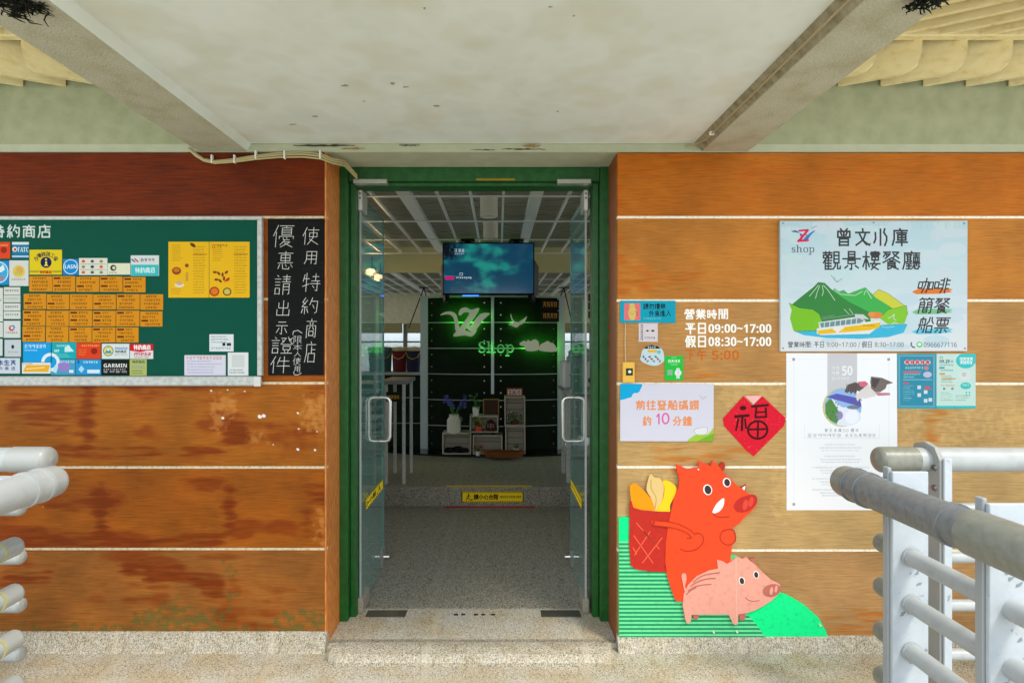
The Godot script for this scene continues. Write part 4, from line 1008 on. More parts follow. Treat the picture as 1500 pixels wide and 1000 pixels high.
	z4.disc(Vector2(10, 305), 50, 60, c8(196, 226, 236)); z4.disc(Vector2(10, 305), 44, 53, c8(60, 170, 216)); z4.poly(pts([-10, 300, 30, 260, 40, 290, 20, 305]), c8(226, 240, 244)); write(z4, "※〓", -20, 325, 34, 350, 4, c8(220, 90, 60))
	z4.disc(Vector2(118, 300), 35, 35, c8(226, 196, 90)); z4.disc(Vector2(122, 296), 20, 22, c8(222, 170, 80)); z4.disc(Vector2(108, 308), 14, 12, c8(190, 196, 90)); small_print(z4, 78, 340, 164, 350, c8(120, 116, 110))
	for k in 6:
		var an := -1.05 + 0.42 * k
		var cc := Vector2(270 + sin(an) * 64, 254 - cos(an) * 52)
		var g := "台灣鐵路工會"[k]
		for gs in glyph(g):
			var q := []
			for j in range(0, gs.size(), 2):
				var pv := (Vector2(gs[j] - 0.5, gs[j + 1] - 0.5) * 25.0).rotated(an * 0.6) + cc
				q.append(pv.x); q.append(pv.y)
			z4.line(q, 2.6, c8(40, 40, 60))
	z4.disc(Vector2(271, 249), 31, 31, c8(24, 30, 84)); z4.rect(266, 243, 277, 268, c8(230, 214, 80)); z4.rect(260, 264, 283, 270, c8(230, 214, 80)); z4.disc(Vector2(271, 232), 6, 6, c8(230, 214, 80))
	z4.rect(180, 297, 360, 299.5, c8(40, 36, 60)); z4.rect(180, 303, 232, 305, c8(40, 36, 60)); z4.rect(310, 303, 360, 305, c8(40, 36, 60)); write(z4, "特約商店", 236, 296, 304, 312, 3, c8(200, 40, 30))
	z4.disc(Vector2(409, 274), 42, 42, c8(230, 240, 244)); z4.disc(Vector2(409, 274), 38, 38, c8(20, 140, 206)); type(z4, "LASN", 376, 262, 442, 284, c8(236, 246, 250), "sans_bold")
	for r in 3:
		for k in 3: z4.disc(Vector2(480 + k * 50, 243 + r * 31), 10, 8, [c8(220, 90, 60), c8(90, 90, 86), c8(150, 140, 70), c8(60, 60, 60)][(r * 2 + k) % 4]); 
	for r in 3: small_print(z4, 462, 256 + r * 31, 606, 262 + r * 31, c8(120, 116, 106))
	z4.disc(Vector2(648, 280), 17, 17, c8(50, 60, 60)); z4.disc(Vector2(651, 280), 9, 9, c8(210, 214, 186)); small_print(z4, 624, 304, 672, 312, c8(90, 90, 84))
	z4.rect(748, 262, 903, 324, c8(60, 188, 190)); z4.poly(pts([752, 228, 775, 248, 766, 248, 748, 234]), c8(30, 60, 140)); z4.poly(pts([770, 226, 793, 246, 784, 248, 763, 229]), c8(200, 50, 60)); small_print(z4, 802, 226, 898, 244, c8(50, 56, 70)); write(z4, "特約商店", 770, 278, 884, 308, 4.5, c8(206, 236, 234))
	for k in 4: small_print(z4, 42, 402 + k * 45, 122, 413 + k * 45, c8(70, 70, 66) if k != 1 else c8(160, 162, 156))
	z4.disc(Vector2(78, 618), 16, 16, c8(206, 70, 60)); z4.disc(Vector2(86, 612), 12, 12, c8(90, 150, 190)); z4.disc(Vector2(80, 616), 8, 8, c8(212, 214, 208)); small_print(z4, 44, 638, 120, 648, c8(110, 110, 106))
	z4.disc(Vector2(84, 722), 8, 11, c8(40, 44, 46)); small_print(z4, 58, 748, 114, 755, c8(90, 94, 96))
	write(z4, "〓本生※", -40, 796, 105, 826, 4.5, c8(44, 70, 130)); write(z4, "特約商店", -40, 834, 105, 852, 2.6, c8(70, 84, 116), false, 0.4)
	z4.poly(pts([0, 512, 12, 526, 4, 540, -8, 530]), c8(230, 130, 40)); small_print(z4, -40, 455, 24, 466, c8(110, 110, 104)); small_print(z4, -40, 540, 24, 550, c8(110, 110, 104)); small_print(z4, -40, 600, 20, 610, c8(110, 110, 104)); small_print(z4, -40, 640, 16, 650, c8(110, 110, 104))
	z4.disc(Vector2(-8, 722), 20, 26, c8(206, 50, 50)); z4.disc(Vector2(-8, 722), 14, 20, c8(214, 190, 186))
	small_print(z4, 152, 710, 288, 728, c8(226, 240, 246)); z4.disc(Vector2(296, 808), 52, 52, c8(232, 238, 238)); z4.disc(Vector2(296, 808), 34, 34, c8(22, 158, 224)); z4.rect(298, 750, 303, 812, c8(4, 82, 64)); z4.rect(142, 808, 303, 811, c8(4, 82, 64)); small_print(z4, 150, 738, 230, 746, c8(190, 226, 240))
	z4.rect(136, 810, 297, 873, c8(226, 226, 220)); z4.poly(pts([160, 824, 294, 824, 282, 862, 142, 862]), c8(240, 176, 40)); small_print(z4, 140, 814, 200, 821, c8(90, 84, 70)); z4.line([160, 846, 262, 838], 5, c8(250, 230, 170))
	type(z4, "KEY", 318, 738, 346, 752, c8(240, 250, 250), "sans_bold"); z4.poly(pts([375, 726, 400, 712, 410, 728, 428, 748, 375, 752]), c8(206, 236, 236)); small_print(z4, 330, 712, 400, 722, c8(220, 244, 244)); rows(z4, 312, 762, 430, 786, 2, c8(160, 220, 220))
	z4.disc(Vector2(541, 746), 18, 18, c8(150, 36, 20)); small_print(z4, 470, 710, 572, 720, c8(252, 196, 110)); rows(z4, 452, 736, 510, 776, 3, c8(246, 160, 80))
	z4.disc(Vector2(620, 745), 29, 29, c8(60, 110, 80)); z4.disc(Vector2(620, 745), 25, 25, c8(228, 214, 110)); z4.poly(pts([600, 758, 620, 722, 640, 758]), c8(70, 150, 170)); z4.disc(Vector2(620, 738), 7, 7, c8(240, 240, 236)); type(z4, "innolux", 656, 720, 726, 738, c8(40, 120, 190), "sans_bold", 0.25); write(z4, "特約商店", 658, 742, 722, 756, 2.4, c8(80, 90, 96)); small_print(z4, 654, 762, 730, 770, c8(120, 120, 116))
	z4.rect(741, 706, 872, 744, c8(206, 30, 44)); z4.poly(pts([741, 744, 800, 752, 872, 736, 872, 730, 741, 730]), c8(206, 30, 44)); write(z4, "特約商店", 762, 712, 858, 738, 4.2, c8(246, 240, 236)); type(z4, "mesa", 764, 754, 856, 772, c8(206, 30, 50), "sans_bold", 0.2); small_print(z4, 766, 776, 850, 784, c8(80, 60, 60))
	z4.disc(Vector2(370, 832), 36, 28, c8(150, 130, 196)); small_print(z4, 336, 800, 430, 812, c8(220, 236, 246)); z4.poly(pts([306, 860, 322, 822, 340, 830, 328, 870]), c8(190, 226, 236)); z4.rect(400, 852, 424, 868, c8(226, 236, 240))
	small_print(z4, 446, 798, 474, 814, c8(24, 40, 120)); small_print(z4, 482, 802, 574, 814, c8(220, 240, 250)); z4.rect(502, 850, 572, 870, c8(220, 236, 244)); z4.poly(pts([452, 850, 468, 826, 486, 846, 470, 868]), c8(170, 220, 240))
	type(z4, "GARMIN", 594, 816, 724, 838, c8(236, 236, 232), "sans_bold"); small_print(z4, 594, 844, 724, 854, c8(226, 226, 222)); small_print(z4, 594, 858, 724, 868, c8(226, 226, 222), 34)
	write(z4, "特約商店", 754, 798, 826, 814, 2.4, c8(90, 96, 60)); type(z4, "ASML", 750, 826, 830, 846, c8(150, 160, 150), "sans_bold"); rows(z4, 752, 854, 826, 880, 2, c8(90, 96, 50))
	# menus
	for q in [0, 1]:
		var x: float = 711 + q * 171
		rows(z1, x + 14, 398, x + 62, 470, 8, c8(150, 110, 30), 0.45)
		rows(z1, x + 104, 404, x + 158, 606, 18, c8(150, 110, 30), 0.45, 0.15)
		z1.rect(x + 102, 436, x + 160, 439, c8(120, 76, 30))
	z1.disc(Vector2(745, 506), 19, 16, c8(150, 60, 24)); z1.disc(Vector2(745, 503), 13, 9, c8(196, 120, 40)); z1.disc(Vector2(788, 484), 8, 8, c8(140, 70, 30)); z1.disc(Vector2(813, 399), 13, 7, c8(96, 56, 26), 0.6); z1.rect(783, 512, 794, 548, c8(206, 150, 60)); z1.disc(Vector2(757, 566), 20, 9, c8(230, 220, 190)); z1.disc(Vector2(757, 558), 13, 8, c8(206, 170, 130)); rows(z1, 722, 580, 770, 608, 3, c8(150, 110, 30), 0.45)
	for k in 8: z1.disc(Vector2(905 + (k % 4) * 16 + (k / 4) * 6, 512 + (k / 4) * 26 + (k % 3) * 5), 9, 5, c8(126, 60, 30), k * 0.8)
	z1.disc(Vector2(955, 543), 14, 4, c8(206, 40, 24), -0.7); z1.disc(Vector2(903, 592), 21, 20, c8(180, 60, 20)); z1.disc(Vector2(903, 592), 15, 14, c8(222, 120, 40)); z1.disc(Vector2(956, 593), 18, 17, c8(110, 76, 30)); z1.disc(Vector2(956, 593), 13, 12, c8(206, 190, 90)); type(z1, "ZV", 892, 396, 908, 412, c8(200, 60, 40), "serif_bold"); small_print(z1, 914, 396, 962, 406, c8(130, 90, 30))
	rows(z1, 890, 778, 976, 812, 3, c8(96, 104, 110), 0.45); z1.rect(936, 806, 948, 818, c8(40, 44, 50)); z1.rect(954, 806, 972, 818, c8(60, 60, 64)); small_print(z1, 890, 824, 976, 832, c8(110, 112, 120))
	small_print(z1, 786, 862, 936, 874, c8(206, 120, 90)); rows(z1, 788, 880, 942, 938, 5, c8(140, 120, 170), 0.42, 0.4)
	rows(z1, 966, 916, 1036, 938, 2, c8(70, 74, 74), 0.5, 0.2); z1.rect(976, 856, 1028, 908, c8(206, 210, 208))
	var img: Image = z4.img
	left_print = pic(img, 0.6)
	left_print.albedo_color = Color(0.9, 0.9, 0.9)
	# the board itself
	var b := thing("notice_board", "large green notice board in an aluminium frame on the left wall", "notice board")
	var uvf := uv_left
	var bx0 := -330.0
	part("board_face", wall_shape(pts([bx0, 322, 379, 322, 379, 552, bx0, 552]), WZ - 0.001, WZ + 0.014, uvf), left_print, b)
	part("frame_top", box(Vector3(wx(bx0), wy(318), WZ - 0.001), Vector3(wx(386), wy(323), WZ + 0.024), 0.003), M.alu, b)
	part("frame_side", box(Vector3(wx(379), wy(323.1), WZ - 0.001), Vector3(wx(386), wy(550), WZ + 0.024), 0.003), M.alu, b)
	part("frame_tray", box(Vector3(wx(bx0), wy(550.5), WZ - 0.001), Vector3(wx(384), wy(564.5), WZ + 0.035), 0.006), M.alu, b)
	part("frame_corner", box(Vector3(wx(376), wy(551), WZ + 0.0352), Vector3(wx(386), wy(565), WZ + 0.038), 0.003), mat(c8(196, 198, 192), 0.5), b)
	for c in cards:
		var v: Sheet = c[0]
		var a := (Vector2(c[1], c[2]) * v.k + v.o) / 4.9 + Vector2(-20, 318)
		var e := (Vector2(c[3], c[4]) * v.k + v.o) / 4.9 + Vector2(-20, 318)
		var nm := "menu_sheet" if String(c[6]).contains("menu") else ("paper_slip" if String(c[6]).contains("slip") or String(c[6]).contains("memo") else "member_card")
		var lab: String = c[6]
		if lab.split(" ").size() < 14 and not lab.contains("orange row"): lab += " on the board" 
		single(nm, lab, "menu" if nm == "menu_sheet" else ("paper" if nm == "paper_slip" else "card"), wall_shape(pts([a.x, a.y, e.x, a.y, e.x, e.y, a.x, e.y]), WZ + 0.0135, WZ + 0.0152 + rng.randf_range(0, 0.0008), uvf), left_print, "orange text cards on the green board" if lab.begins_with("orange text") else "papers pinned to the green board")

func make_blackboard() -> void:
	rng.seed = 21
	var s := Sheet.new(492, 1374, c8(20, 21, 21))
	# wiped chalk film
	for k in 260: s.disc(Vector2(rng.randf_range(0, 492), rng.randf_range(0, 1374)), rng.randf_range(8, 50), rng.randf_range(3, 12), c8(20 + rng.randf_range(0, 7), 21 + rng.randf_range(0, 7), 21 + rng.randf_range(0, 6)), rng.randf_range(-0.4, 0.4))
	var z := s.view(Vector2.ZERO, 1.0)
	z.k = 1.5; z.o = Vector2(-50, -43) * 1.5   # drawn at four units to one wall unit
	var chalk := c8(206, 206, 198)
	for q in [["使", 252, 95, 350, 195], ["用", 262, 232, 344, 310], ["特", 252, 362, 360, 470], ["約", 244, 505, 345, 600], ["商", 272, 628, 336, 740], ["店", 266, 762, 332, 885],
		["優", 78, 82, 205, 210], ["惠", 100, 235, 205, 345], ["請", 88, 372, 186, 488], ["出", 98, 522, 182, 612], ["示", 96, 640, 168, 722], ["證", 70, 735, 200, 832], ["件", 62, 848, 180, 945]]:
		write(z, q[0], q[1], q[2], q[3], q[4], 3.3, chalk, false, 0.0, 0.08)
	for q in [["限", 198, 728, 250, 772], ["本", 198, 775, 250, 812], ["人", 202, 818, 246, 850], ["使", 196, 856, 244, 898], ["用", 202, 905, 242, 940]]:
		write(z, q[0], q[1], q[2], q[3], q[4], 2.6, c8(190, 190, 184), false, 0.0, 0.05)
	z.line([196, 722, 200, 702, 226, 696, 250, 712], 3.4, chalk); z.line([200, 940, 206, 955, 226, 956, 246, 945], 3.0, chalk)
	# broken chalk lines: specks of the board show through
	for k in 9000: s.img.fill_rect(Rect2i(rng.randi() % 490, rng.randi() % 1372, 1 + rng.randi() % 2, 1 + rng.randi() % 2), c8(24, 25, 25))
	var uvf := func(p: Vector2) -> Vector2: return Vector2((p.x / K + 730.0 - 393.0) / 82.0, ((EYE - p.y) / K + 500.0 - 320.5) / 229.0)
	single("chalkboard", "tall narrow blackboard with white chalk writing beside the green notice board", "blackboard", wall_shape(pts([393, 321, 475, 320.5, 474, 549, 393.5, 549.5]), WZ - 0.001, WZ + 0.009, uvf), pic(s.img, 0.75))

func make_right_signs() -> void:
	rng.seed = 31
	var s := Sheet.new(2014, 1634, c8(200, 200, 200))
	s.k = 3.8; s.o = -Vector2(905, 320) * 3.8
	# ---- big sign
	var z := s.view(Vector2(1130, 310), 3.332)
	for k in 60:
		var t := k / 59.0
		z.rect(30, 40 + 645 * t, 960, 40 + 645 * (t + 0.03), c8(lerpf(190, 232, t), lerpf(222, 236, t), lerpf(234, 240, t)))
	for k in 60: z.disc(Vector2(rng.randf_range(60, 930), rng.randf_range(60, 660)), rng.randf_range(30, 110), rng.randf_range(10, 40), c8(207 + rng.randf_range(-4, 5), 227 + rng.randf_range(-2, 3), 236 + rng.randf_range(-2, 2)))
	for k in 22: z.line([rng.randf_range(60, 930), 50, rng.randf_range(60, 930), 52], 1, c8(180, 205, 214))
	for k in 26:
		var x := rng.randf_range(50, 930)
		z.rect(x, 48, x + rng.randf_range(2, 5), rng.randf_range(60, 90), c8(190, 214, 224))
	var grey := c8(66, 68, 72)
	write(z, "曾文川庫", 300, 86, 664, 168, 8.6, grey, false, 0.16); z.line([440, 148, 455, 165, 475, 158], 5, grey)
	write(z, "觀景樓餐廳", 238, 196, 722, 284, 7.6, grey, false, 0.1)
	# emblem: a red Z over blue wings
	z.poly(smooth(pts([90, 100, 108, 94, 124, 100, 134, 118, 142, 140, 148, 118, 132, 108])), c8(60, 120, 190))
	z.poly(smooth(pts([150, 136, 168, 118, 192, 100, 206, 96, 186, 116, 172, 136, 158, 150])), c8(60, 130, 200))
	z.line([128, 96, 172, 92], 9, c8(226, 40, 90)); z.line([170, 94, 126, 146], 11, c8(226, 40, 90)); z.line([122, 146, 172, 142], 10, c8(226, 40, 90)); z.line([132, 120, 166, 116], 5, c8(226, 60, 100))
	z.line([188, 78, 196, 84, 202, 76, 214, 74], 2.4, c8(120, 140, 160))
	type(z, "shop", 92, 166, 202, 212, c8(84, 92, 100), "serif")
	# hills, lake, boat
	var outline := c8(70, 90, 60)
	for q in [[[470, 420, 515, 380, 560, 400, 645, 462, 600, 500, 520, 500], c8(214, 214, 74)], [[280, 400, 300, 376, 322, 392, 345, 384, 365, 402, 450, 370, 500, 420, 580, 470, 560, 520, 300, 520], c8(74, 184, 90)], [[96, 452, 150, 408, 196, 372, 222, 346, 254, 350, 300, 394, 370, 440, 470, 490, 480, 560, 110, 560], c8(62, 140, 72)], [[78, 446, 130, 470, 196, 478, 226, 500, 250, 560, 235, 600, 170, 600, 100, 580, 84, 520, 92, 480], c8(130, 200, 50)], [[520, 520, 560, 478, 600, 470, 650, 458, 656, 500, 640, 545, 560, 550], c8(140, 206, 60)], [[105, 584, 220, 580, 420, 560, 640, 548, 654, 552, 636, 590, 560, 612, 420, 620, 260, 616, 150, 602], c8(70, 190, 226)]]:
		var p := pts(q[0])
		z.poly(p, q[1])
		var l := []
		for w in p: l += [w.x, w.y]
		z.line(l.slice(0, mini(10, l.size())), 1.4, outline)
	for q in [[222, 360, 198, 390, 178, 414], [228, 362, 214, 400, 208, 424], [240, 362, 246, 392, 240, 412], [246, 360, 270, 386, 302, 434], [452, 384, 444, 406], [456, 384, 480, 424], [300, 382, 330, 404, 400, 410, 436, 390]]: z.line(q, 2.6, c8(226, 236, 224))
	z.disc(Vector2(500, 506), 34, 16, c8(236, 140, 70)); z.disc(Vector2(480, 500), 18, 10, c8(240, 156, 80))
	z.poly(pts([214, 570, 520, 530, 530, 548, 470, 596, 232, 602, 214, 594]), c8(238, 238, 232)); z.poly(pts([216, 580, 526, 540, 516, 566, 474, 578, 222, 598]), c8(244, 196, 40)); z.poly(pts([290, 572, 320, 560, 350, 566, 312, 592]), c8(238, 238, 232))
	z.poly(pts([222, 540, 420, 512, 452, 534, 440, 548, 226, 572]), c8(226, 232, 232)); z.poly(pts([228, 544, 420, 520, 444, 532, 424, 544, 236, 566]), c8(116, 150, 158))
	for k in 7: z.line([252 + k * 26, 540 - k * 3.2, 250 + k * 26, 566 - k * 3.4], 4, c8(226, 232, 232))
	z.line([240, 524, 400, 502], 3, c8(150, 160, 160)); z.line([238, 516, 300, 506], 2.4, c8(150, 160, 160)); z.line([370, 500, 346, 476], 3, c8(200, 204, 200)); z.line([390, 500, 372, 474], 3, c8(200, 204, 200)); z.poly(pts([400, 500, 440, 502, 470, 526, 400, 520]), c8(210, 216, 214)); small_print(z, 440, 552, 500, 560, c8(150, 110, 40))
	z.line([560, 520, 580, 512, 590, 500, 588, 524, 600, 530], 3, c8(226, 234, 236)); z.line([575, 550, 590, 540, 606, 546], 2.5, c8(226, 240, 244)); z.line([528, 560, 560, 566, 590, 560], 3, c8(170, 226, 240))
	z.line([284, 312, 300, 332, 312, 344, 338, 328], 2.4, c8(120, 130, 136)); z.line([300, 320, 306, 342, 320, 346], 2, c8(150, 160, 164))
	# brush strokes and slanted words
	for q in [[376, c8(236, 132, 60)], [474, c8(130, 200, 150)], [570, c8(110, 206, 230)]]:
		z.poly(pts([690, q[0] + 8, 720, q[0], 876, q[0] + 2, 860, q[0] + 12, 874, q[0] + 18, 800, q[0] + 26, 700, q[0] + 28, 676, q[0] + 18]), q[1])
	for q in [["咖啡", 326, 398], ["簡餐", 422, 496], ["船票", 516, 592]]:
		write(z, q[0], 704, q[1], 862, q[2], 6.4, c8(66, 62, 66), false, 0.06, 0.22)
	var g2 := c8(92, 96, 98)
	write(z, "營業時間", 72, 634, 186, 662, 2.7, g2); type(z, ":", 188, 642, 191, 660, g2); write(z, "平日", 198, 634, 254, 662, 2.7, g2); type(z, "9:00~17:00", 262, 637, 406, 660, g2); type(z, "/", 416, 636, 424, 664, g2); write(z, "假日", 432, 634, 486, 662, 2.7, g2); type(z, "8:30~17:00", 496, 637, 636, 660, g2)
	z.line([674, 638, 672, 650, 680, 660, 690, 662], 6, g2); z.disc(Vector2(713, 648), 15, 14, c8(80, 206, 110)); z.disc(Vector2(713, 647), 10, 8, c8(236, 244, 238)); type(z, "0966677116", 734, 637, 894, 661, g2)
	# ---- white poster
	var p3 := s.view(Vector2(1145, 510), 4.08)
	p3.rect(20, 20, 700, 980, c8(244, 244, 242))
	var pale := c8(196, 198, 204)
	for q in [[72, 66, 274, 66], [480, 66, 640, 66], [74, 66, 74, 930], [642, 66, 642, 930]]: p3.line(q, 1.6, c8(214, 218, 224))
	for q in [[72, 66], [640, 66], [74, 931], [642, 931]]: p3.rect(q[0] - 8, q[1] - 8, q[0] + 8, q[1] + 8, c8(168, 158, 152))
	p3.rect(274, 30, 452, 300, c8(204, 202, 202))
	small_print(p3, 300, 108, 356, 130, c8(232, 232, 230)); small_print(p3, 300, 138, 358, 160, c8(232, 232, 230)); type(p3, "50", 362, 104, 424, 162, c8(238, 238, 236), "sans_bold"); small_print(p3, 300, 172, 424, 188, c8(232, 232, 230))
	p3.disc(Vector2(362, 352), 117, 117, c8(206, 200, 140)); p3.disc(Vector2(368, 350), 110, 112, c8(150, 184, 226))
	p3.poly(pts([268, 290, 330, 270, 470, 300, 478, 350, 300, 300]), c8(96, 96, 176)); p3.poly(pts([262, 330, 290, 300, 356, 350, 350, 400, 330, 450, 290, 430, 262, 390]), c8(90, 140, 80)); p3.poly(smooth(pts([300, 300, 360, 350, 420, 350, 470, 390, 470, 430, 420, 460, 360, 462, 330, 450, 352, 400])), c8(228, 230, 238)); p3.disc(Vector2(345, 400), 22, 26, c8(150, 140, 180)); p3.disc(Vector2(430, 352), 40, 12, c8(120, 130, 140)); p3.disc(Vector2(420, 410), 40, 40, c8(238, 240, 246))
	for k in 40: p3.disc(Vector2(rng.randf_range(268, 340), rng.randf_range(320, 430)), 5, 4, c8(70 + rng.randf_range(0, 40), 120 + rng.randf_range(0, 40), 66))
	# bird of prey with spread wings
	p3.poly(pts([376, 258, 398, 216, 440, 202, 480, 214, 500, 240, 470, 260, 452, 252, 440, 276, 428, 258, 414, 276, 408, 256, 394, 268]), c8(104, 92, 88)); p3.poly(pts([456, 200, 500, 196, 520, 212, 500, 232, 470, 228]), c8(214, 110, 130)); p3.poly(pts([440, 290, 470, 252, 520, 216, 545, 240, 580, 260, 560, 286, 500, 300, 470, 296, 456, 318]), c8(222, 214, 210)); p3.poly(pts([535, 168, 600, 176, 668, 206, 630, 216, 622, 240, 590, 262, 560, 262, 536, 240, 530, 200]), c8(120, 110, 104)); p3.poly(pts([560, 264, 648, 266, 648, 280, 575, 284]), c8(196, 130, 140)); p3.poly(pts([540, 176, 590, 186, 560, 240, 540, 226]), c8(86, 78, 76)); p3.line([446, 296, 440, 320, 460, 326], 5, c8(110, 100, 90)); p3.line([470, 300, 480, 312], 4, c8(110, 100, 90))
	for k in 5: p3.line([392 + k * 14, 214, 384 + k * 14, 262], 3, c8(76, 68, 66))
	p3.line([138, 456, 138, 538], 1.4, pale); p3.line([586, 456, 586, 538], 1.4, pale); p3.line([138, 538, 586, 538], 1.4, c8(214, 216, 220))
	var pt := c8(170, 172, 178)
	write(p3, "曾文水庫", 254, 480, 362, 500, 2.6, pt, false, 0.3); type(p3, "50", 366, 482, 400, 500, pt, "serif"); write(p3, "週年", 410, 480, 466, 500, 2.6, pt, false, 0.3)
	write(p3, "回", 156, 510, 180, 530, 2.6, pt); small_print(p3, 190, 510, 370, 530, pt, 28); write(p3, "水文化系列", 376, 510, 512, 530, 2.6, pt, false, 0.25); small_print(p3, 516, 510, 566, 530, pt, 27)
	for q in [[570, 258, 448], [640, 256, 448], [706, 182, 530], [774, 182, 440], [840, 182, 380]]:
		small_print(p3, q[1], q[0], q[2], q[0] + 10, pale); small_print(p3, 230, q[0] + 20, 482, q[0] + 28, c8(180, 182, 188)); small_print(p3, 240, q[0] + 36, 470, q[0] + 43, c8(184, 186, 192))
	# ---- the two smaller posters
	p3.rect(690, 28, 926, 362, c8(70, 172, 190)); p3.rect(704, 44, 912, 346, c8(150, 170, 200)); p3.rect(708, 48, 908, 342, c8(56, 150, 176))
	for k in 5: p3.disc(Vector2(750 + k * 31, 84), 17, 14, c8(240, 196, 200))
	write(p3, "※〓※〓※", 736, 74, 888, 95, 4.4, c8(206, 60, 70), false, 0.25); small_print(p3, 740, 110, 850, 122, c8(216, 236, 240)); p3.disc(Vector2(866, 118), 14, 11, c8(230, 130, 140))
	p3.rect(728, 136, 832, 148, c8(210, 110, 130)); small_print(p3, 730, 152, 832, 160, c8(220, 236, 240)); small_print(p3, 730, 168, 800, 175, c8(220, 236, 240)); p3.disc(Vector2(872, 157), 26, 18, c8(200, 200, 226)); p3.rect(726, 186, 900, 189, c8(180, 220, 228)); p3.rect(728, 204, 760, 214, c8(220, 90, 100)); p3.poly(pts([846, 244, 872, 222, 900, 246]), c8(226, 90, 110)); rows(p3, 728, 222, 800, 320, 8, c8(190, 226, 232), 0.4, 0.5)
	for q in [[812, 222], [812, 268], [850, 250], [850, 302], [878, 296]]: p3.rect(q[0], q[1], q[0] + 22, q[1] + 22, c8(220, 232, 236))
	p3.rect(926, 30, 1160, 362, c8(206, 236, 226)); p3.rect(926, 344, 1160, 362, c8(60, 196, 196)); p3.disc(Vector2(1100, 74), 58, 46, c8(70, 204, 206)); p3.rect(1100, 30, 1160, 90, c8(70, 204, 206)); write(p3, "〓※〓※", 1062, 54, 1144, 74, 4, c8(236, 250, 248)); write(p3, "※〓※〓", 1066, 76, 1140, 95, 4, c8(236, 250, 248))
	small_print(p3, 944, 48, 974, 58, c8(80, 100, 100)); type(p3, "09.29", 944, 68, 1004, 88, c8(50, 80, 84), "sans_bold"); p3.disc(Vector2(1018, 78), 9, 9, c8(160, 200, 196)); small_print(p3, 944, 96, 1026, 104, c8(80, 100, 100))
	p3.rect(942, 112, 974, 122, c8(70, 150, 190)); rows(p3, 950, 128, 1036, 142, 1, c8(110, 130, 130), 0.6); p3.rect(944, 148, 976, 158, c8(236, 150, 70)); p3.rect(960, 178, 1040, 186, c8(236, 170, 90)); rows(p3, 954, 164, 1042, 212, 4, c8(130, 140, 136), 0.45); small_print(p3, 952, 218, 1040, 228, c8(220, 130, 110)); p3.rect(964, 234, 978, 248, c8(140, 150, 146)); p3.rect(1014, 234, 1028, 248, c8(140, 150, 146))
	p3.disc(Vector2(1096, 162), 38, 32, c8(226, 232, 230)); p3.disc(Vector2(1090, 156), 14, 14, c8(200, 210, 210)); p3.disc(Vector2(1100, 224), 32, 20, c8(70, 204, 196)); small_print(p3, 1082, 214, 1122, 226, c8(236, 250, 248)); rows(p3, 950, 262, 1030, 320, 5, c8(110, 150, 140), 0.4, 0.5); rows(p3, 1040, 280, 1136, 320, 3, c8(110, 150, 140), 0.45, 0.4); for k in 4: p3.disc(Vector2(1104 + (k % 2) * 18, 264 + (k / 2) * 16), 5, 5, c8(90, 190, 190))
	# ---- small things left of the hours
	var q4 := s.view(Vector2(900, 430), 4.35)
	q4.rect(30, 40, 395, 190, c8(20, 168, 196)); q4.rect(62, 62, 164, 170, c8(240, 124, 128))
	q4.poly(smooth(pts([96, 70, 112, 62, 128, 72, 130, 92, 140, 110, 136, 140, 126, 166, 102, 166, 90, 140, 88, 112, 96, 92])), c8(228, 200, 110)); q4.disc(Vector2(112, 84), 16, 14, c8(232, 206, 120)); q4.disc(Vector2(106, 82), 2, 3, c8(80, 60, 40)); q4.disc(Vector2(118, 82), 2, 3, c8(80, 60, 40)); q4.line([132, 112, 146, 126, 142, 140], 3, c8(120, 60, 50)); q4.line([98, 118, 110, 130, 122, 128], 2, c8(150, 110, 50))
	write(q4, "請勿攜帶", 182, 64, 326, 98, 3.8, c8(20, 40, 50), false, 0.08); write(q4, "外食進入", 218, 108, 360, 144, 4.0, c8(20, 40, 50), false, 0.08); small_print(q4, 184, 153, 302, 164, c8(150, 214, 222))
	q4.rect(154, 184, 282, 308, c8(228, 218, 222)); write(q4, "※〓※※〓※〓", 166, 196, 184, 298, 2, c8(110, 90, 110), true, 0.2); q4.poly(pts([198, 238, 212, 230, 222, 236, 214, 242]), c8(40, 36, 40)); q4.poly(pts([232, 234, 248, 230, 258, 236, 244, 244]), c8(40, 36, 40)); small_print(q4, 192, 276, 272, 288, c8(120, 90, 110))
	q4.rect(160, 316, 330, 465, c8(206, 228, 234)); q4.poly(pts([186, 350, 204, 334, 240, 326, 276, 334, 296, 350]), c8(36, 44, 50)); small_print(q4, 212, 334, 272, 346, c8(236, 240, 240)); q4.rect(212, 358, 272, 374, c8(240, 190, 50)); q4.disc(Vector2(284, 372), 12, 12, c8(110, 200, 200))
	for k in 9: q4.disc(Vector2(186 + k * 13, 402 + (k % 3) * 14), 6, 9, [c8(70, 120, 180), c8(206, 80, 70), c8(90, 160, 170)][k % 3], 0.4 * k)
	q4.rect(318, 390, 442, 556, c8(40, 204, 70)); small_print(q4, 362, 404, 400, 410, c8(220, 246, 224)); write(q4, "〓※〓※", 340, 420, 420, 440, 3.4, c8(226, 248, 228)); q4.rect(358, 450, 402, 454, c8(200, 240, 206)); q4.rect(338, 484, 370, 518, c8(150, 190, 160)); q4.disc(Vector2(405, 504), 22, 21, c8(232, 240, 234)); q4.rect(394, 474, 416, 540, c8(226, 236, 228)); q4.disc(Vector2(405, 504), 17, 16, c8(244, 246, 244)); q4.line([405, 504, 405, 494], 2, c8(90, 140, 100)); q4.line([405, 504, 412, 508], 2, c8(90, 140, 100))
	# direction sign
	q4.rect(30, 570, 640, 945, c8(226, 224, 238)); q4.poly(smooth(pts([30, 570, 166, 570, 164, 610, 148, 630, 120, 634, 106, 658, 84, 664, 66, 670, 30, 672, 20, 620])), c8(22, 178, 232))
